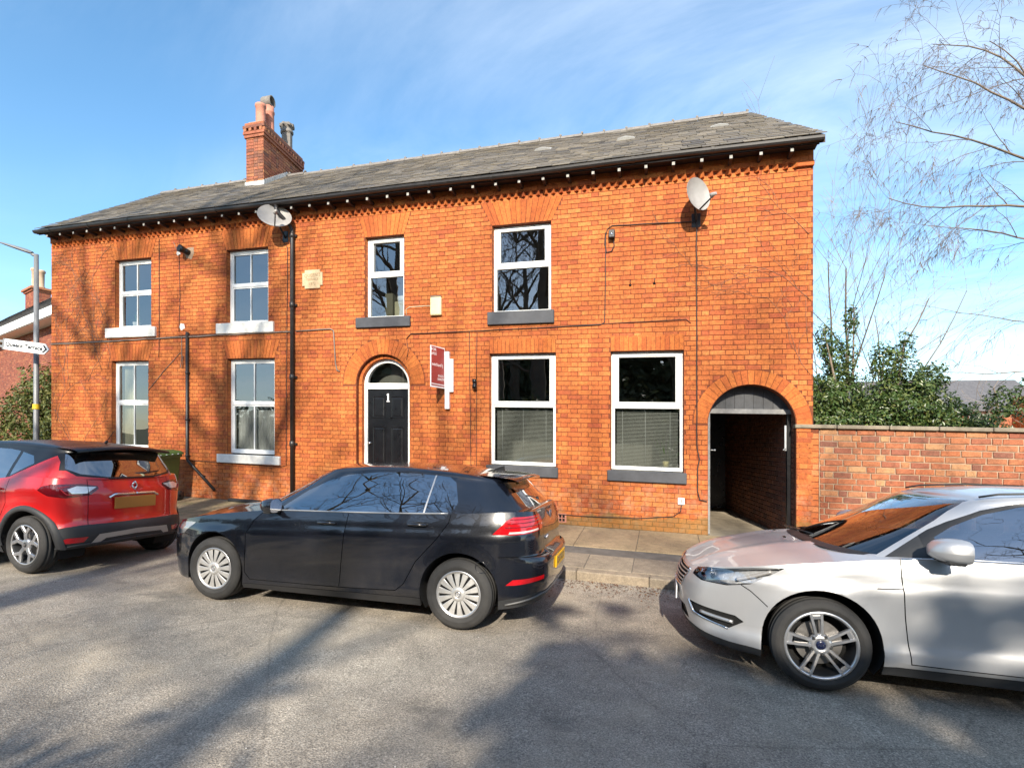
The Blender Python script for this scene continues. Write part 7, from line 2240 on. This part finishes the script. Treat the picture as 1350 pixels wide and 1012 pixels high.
mb.tube([(q.x+0.008, -0.026, bz_+0.030), (q.x+0.008, 0, bz_-0.004), (q.x+0.008, 0.026, bz_+0.030)], 0.004, 5); mb.tube([(q.x+0.008, -0.040, bz_+0.012), (q.x+0.008, -0.016, bz_-0.034), (q.x+0.008, 0, bz_-0.010), (q.x+0.008, 0.016, bz_-0.034), (q.x+0.008, 0.040, bz_+0.012)], 0.004, 5)
mb.build('rear_badge', M['chrome'], root)
rear_text(c, 'GOLF', 0.048, -0.30, 0.80, M['chrome'])
mb = MB(); mb.tube([(3.145, 0.0, 1.135), (3.13, -0.10, 1.155), (3.10, -0.30, 1.185)], [0.012, 0.010, 0.006], 6); mb.lathe([(0.025,0),(0.028,0.02),(0.0,0.03)], 12, (3.14, 0, 1.13), 'x'); mb.build('rear_wiper', M['blackplastic'], root)
mb = MB(); mb.add([(2.66,-0.012,1.405),(2.80,-0.006,1.395),(2.80,0.006,1.395),(2.66,0.012,1.405),(2.79,0,1.455),(2.74,0,1.44)], [(0,1,4,5),(3,5,4,2),(1,2,4),(0,5,3)]); mb.build('roof_aerial', M['black'], root, recalc=True)
on_body(c, 'diffuser_blade', [(3.06,0.245),('r',0.62,0.33),('r',0.0,0.345)], 0.010, M['bladegrey'], 0.004)
mb = MB(); e_ = c.F(c.sx(2.86), 0.60); mb.lathe([(0.048,0.0),(0.050,0.002),(0.052,0.0)], 24, (2.84, -abs(e_.y)-0.002, 0.58), 'y'); mb.build('towing_eye_cover', M['blackpaint'], root)

# ---------------- silver hatchback
TF = (0.324, 0.215, 0.236)
root, c, yw = build_car(FOCUS, 'silver_hatchback', 'silver hatchback with five twin spoke alloys parked by the garden wall', 'silverpaint', 'focus', TF, (1.045, -3.845, -0.315), RAD(0.0), RAD(-1.0))
wheels(root, 'focus', TF, FOCUS['wb'], yw, (RAD(100), RAD(40)))
c.emit('headlight_lens', ['headlight'], M['lensglass'], off=0.001); c.emit('headlight_housing', ['headlight'], M['lamphousing'], off=-0.040)
for sg in (-1, 1):
    for (yy, zz, rr_) in ((0.60, 0.693, 0.042), (0.675, 0.705, 0.046)):
        q = c.F(c.sf(yy), zz); e = c.at(c.sf(yy))[1]
        mb = MB(); mb.lathe([(0.006,0.0),(rr_*0.5,0.004),(rr_*0.85,-0.012),(rr_,-0.026),(rr_+0.004,-0.026)], 20, (0,0,0), 'x'); o = mb.build('headlight_reflector', M['chrome'], root, (q.x+0.050, sg*(abs(q.y)-0.022), zz)); o.rotation_euler = (0, 0, sg*RAD(38))
        mb = MB(); mb.lathe([(0.0,-0.016),(0.010,-0.012),(0.012,0.0)], 12, (0,0,0), 'x'); o = mb.build('headlight_bulb', M['clearlens'], root, (q.x+0.050, sg*(abs(q.y)-0.022), zz)); o.rotation_euler = (0, 0, sg*RAD(38))
on_body(c, 'headlight_brow', [('f',0.54,0.722),(-0.66,0.757),(-0.45,0.800),(-0.27,0.828)], 0.007, M['satin'], -0.012)
on_body(c, 'indicator_strip', [(-0.56,0.715),(-0.46,0.742),(-0.33,0.795)], 0.016, M['clearlens'], -0.022)
c.emit('grille', ['grille'], M['gap'], 'join', off=-0.02); c.emit('lower_grille', ['lower_grille'], M['gap'], 'join', off=-0.015); c.emit('chin_spoiler', ['chin'], M['trim'], 'join', off=0.004); c.emit('fog_surround', ['fog'], M['gap'], off=-0.012); c.emit('tail_light', ['tail_light'], M['redlens'])
for k in range(5):
    z = 0.528 + k*0.031; on_body(c, 'grille_slat', [('f',0.0,z), ('f',0.345+0.018*k,z+0.014)], 0.0065, M['satin'], 0.002)
on_body(c, 'grille_surround', [('f',0.0,0.502),('f',0.34,0.527),('f',0.43,0.66),('f',0.43,0.688),('f',0.0,0.693)], 0.007, M['chrome'], 0.004)
on_body(c, 'fog_trim', [('f',0.49,0.455),('f',0.545,0.370),(-0.605,0.318)], 0.007, M['chrome'], 0.003)
on_body(c, 'fog_lamp', [('f',0.615,0.392),(-0.575,0.375)], 0.015, M['satin'], -0.004)
c.mirrors(0.70, 0.84, 1.06, M['silverpaint'], L=0.20, h=0.085, w=0.22, low=M['trim']); c.handles((1.36, 2.28), (0.875, 0.905), M['silverpaint'])
belt(c, 0.48, 2.62, M['chrome'], 0.004, 0.006)
on_body(c, 'door_moulding', [(0.33,0.762),(0.48,0.772)], 0.004, M['trim'], 0.0, 4)
mb = MB(); q = c.F(0.0, 0.71); mb.lathe([(0.0,-0.008),(0.030,-0.007),(0.040,0.0)], 24, (0,0,0), 'x'); o = mb.build('bonnet_badge', M['badgeblue'], root, (q.x-0.002, 0, 0.735)); o.scale = (1, 1.6, 0.75); o.rotation_euler = (0, RAD(30), 0)
mb = MB(); q = c.F(0.0, 0.44); mb.box(-0.008, 0.002, -0.26, 0.26, -0.055, 0.055, 0.003); pl_ = mb.build('number_plate', M['signwhite'], root, (q.x-0.012, 0, 0.44))
text('lettering', 'FN65 RWX', 0.085, (-0.0085, 0, 0), (RAD(90), 0, RAD(-90)), M['black'], pl_, ext=0.0005)
# cowl, wipers, washer jet, roof rails
mb = MB()
mb.tube([(0.06,-0.02,0.985),(0.20,-0.42,0.975),(0.35,-0.66,0.970)], [0.012,0.008,0.006], 6); mb.tube([(0.05,0.60,0.985),(0.06,0.25,1.0),(0.13,-0.10,1.005)], [0.012,0.008,0.006], 6); mb.build('wipers', M['blackplastic'], root)
mb = MB(); 
rows_ = [[(c.gbase[i].x-0.05, sg_*abs(c.gbase[i].y)*1.0, lerp_tab([(0.0,0.972),(0.3,0.958),(0.5,0.962)], c.gbase[i].x)) for i in range(0, 27)] for sg_ in (-1,)]
a_ = [(b.x-0.045, -b.y, lerp_tab([(0.0,0.975),(0.3,0.945),(0.5,0.96)], b.x)+0.004) for b in c.gbase[:24]]; b_ = [(b.x+0.035, -b.y*0.99, lerp_tab([(0.0,0.975),(0.3,0.955),(0.5,0.97)], b.x)+0.020) for b in c.gbase[:24]]
full_a = [(x,-y,z) for x,y,z in reversed(a_)] + a_; full_b = [(x,-y,z) for x,y,z in reversed(b_)] + b_
mb.grid([full_a, full_b], True); mb.build('windscreen_cowl', M['blackplastic'], root, recalc=True)
for yy in (-0.22, 0.22):
    mb = MB(); mb.box(-0.012, 0.012, -0.018, 0.018, 0, 0.012, 0.003); mb.build('washer_jet', M['black'], root, (-0.12, yy, 0.975))
for sg in (-1, 1):
    mb = MB(); mb.tube([(1.04,sg*0.585,1.405),(1.15,sg*0.60,1.432),(1.5,sg*0.612,1.458),(2.0,sg*0.60,1.460),(2.6,sg*0.57,1.425)], 0.008, 6); mb.build('roof_channel', M['blackplastic'], root)

# ---------------- red crossover
TR = (0.332, 0.205, 0.228)
root, c, yw = build_car(CAPTUR, 'red_crossover', 'red crossover car with black roof and grey bumper, seen from behind', 'redpaint', 'captur', TR, (-9.74, -3.79, -0.315), RAD(0.0), RAD(-1.0), roofm='black', pillm='black')
wheels(root, 'captur', TR, CAPTUR['wb'], yw, (RAD(90), RAD(90)))
c.emit('headlight', ['headlight'], M['clearlens'], off=-0.01); c.emit('grille', ['grille'], M['gap'], 'join', off=-0.01)
c.emit('rear_bumper', ['rear_bumper'], M['trim'], 'join', off=0.004); c.emit('front_bumper', ['front_bumper'], M['trim'], 'join', off=0.004); c.emit('skid_plate', ['skid'], M['satin'], 'join', off=0.012); c.emit('rear_reflector', ['reflector'], M['redlens'], off=0.006)
c.emit('tail_light', ['tail_dark'], M['darkredlens'], off=0.004); c.emit('tail_light_lens', ['tail_clear'], M['clearlens'], off=0.006)
on_body(c, 'tail_light_ring', [('r',0.78,0.98),('r',0.74,0.925),('r',0.60,0.905)], 0.006, M['redlens'], 0.006); on_body(c, 'tail_light_ring', [('r',0.80,1.0),('r',0.72,1.02)], 0.005, M['redlens'], 0.006)
on_body(c, 'bumper_lower_lip', [(2.98,0.30),('r',0.6,0.335),('r',0,0.35)], 0.012, M['trim'], 0.006)
c.mirrors(0.66, 0.80, 1.07, M['black'], L=0.18, h=0.085, w=0.20); c.handles((1.30, 2.12), (0.92, 0.96), M['redpaint'])
sp_ = MB(); rows_ = []
for (dx, zt_, w_) in ((-0.16,0.034,0.60),(0.0,0.028,0.615),(0.16,0.010,0.61),(0.20,-0.012,0.60),(0.19,-0.022,0.60),(0.02,-0.026,0.60),(-0.12,-0.03,0.58)):
    rows_.append([(2.88+dx - 0.07*abs(u)**2.2, u*w_, 1.478+zt_ - 0.045*u*u) for u in [k/8-1 for k in range(17)]])
sp_.grid(rows_, True); sp_.build('roof_spoiler', M['black'], root, recalc=True)
mb = MB(); mb.tube([(2.55,0.05,1.53),(2.57,0.05,1.555)], 0.018, 8); mb.tube([(2.56,0.05,1.55),(2.70,0.05,1.70)], [0.005,0.003], 5); mb.build('roof_aerial', M['blackplastic'], root)
# chrome boot trim, number plate, diamond badge, wiper
on_body(c, 'boot_trim', [('r',0.0,0.905),('r',0.26,0.905),('r',0.325,0.868)], 0.018, M['chrome'], 0.012)
mb = MB(); q = c.F(c.sr(0.0), 0.80); mb.box(0.0, 0.010, -0.27, 0.27, -0.072, 0.072, 0.003); mb.build('number_plate', M['plateblur'], root, (q.x+0.008, 0, 0.800))
mb = MB(); q = c.F(c.sr(0.0), 1.0); hh, ww = 0.055, 0.036
for (a, b) in (((0,hh),(ww,0)), ((ww,0),(0,-hh)), ((0,-hh),(-ww,0)), ((-ww,0),(0,hh))): mb.tube([(q.x+0.012, a[0], 1.005+a[1]), (q.x+0.012, b[0], 1.005+b[1])], 0.011, 6)
mb.build('rear_badge', M['chrome'], root)
mb = MB(); mb.tube([(3.07,0.02,1.150),(3.085,0.18,1.155),(3.06,0.40,1.18)], [0.020,0.014,0.008], 8); mb.build('rear_wiper', M['blackplastic'], root)
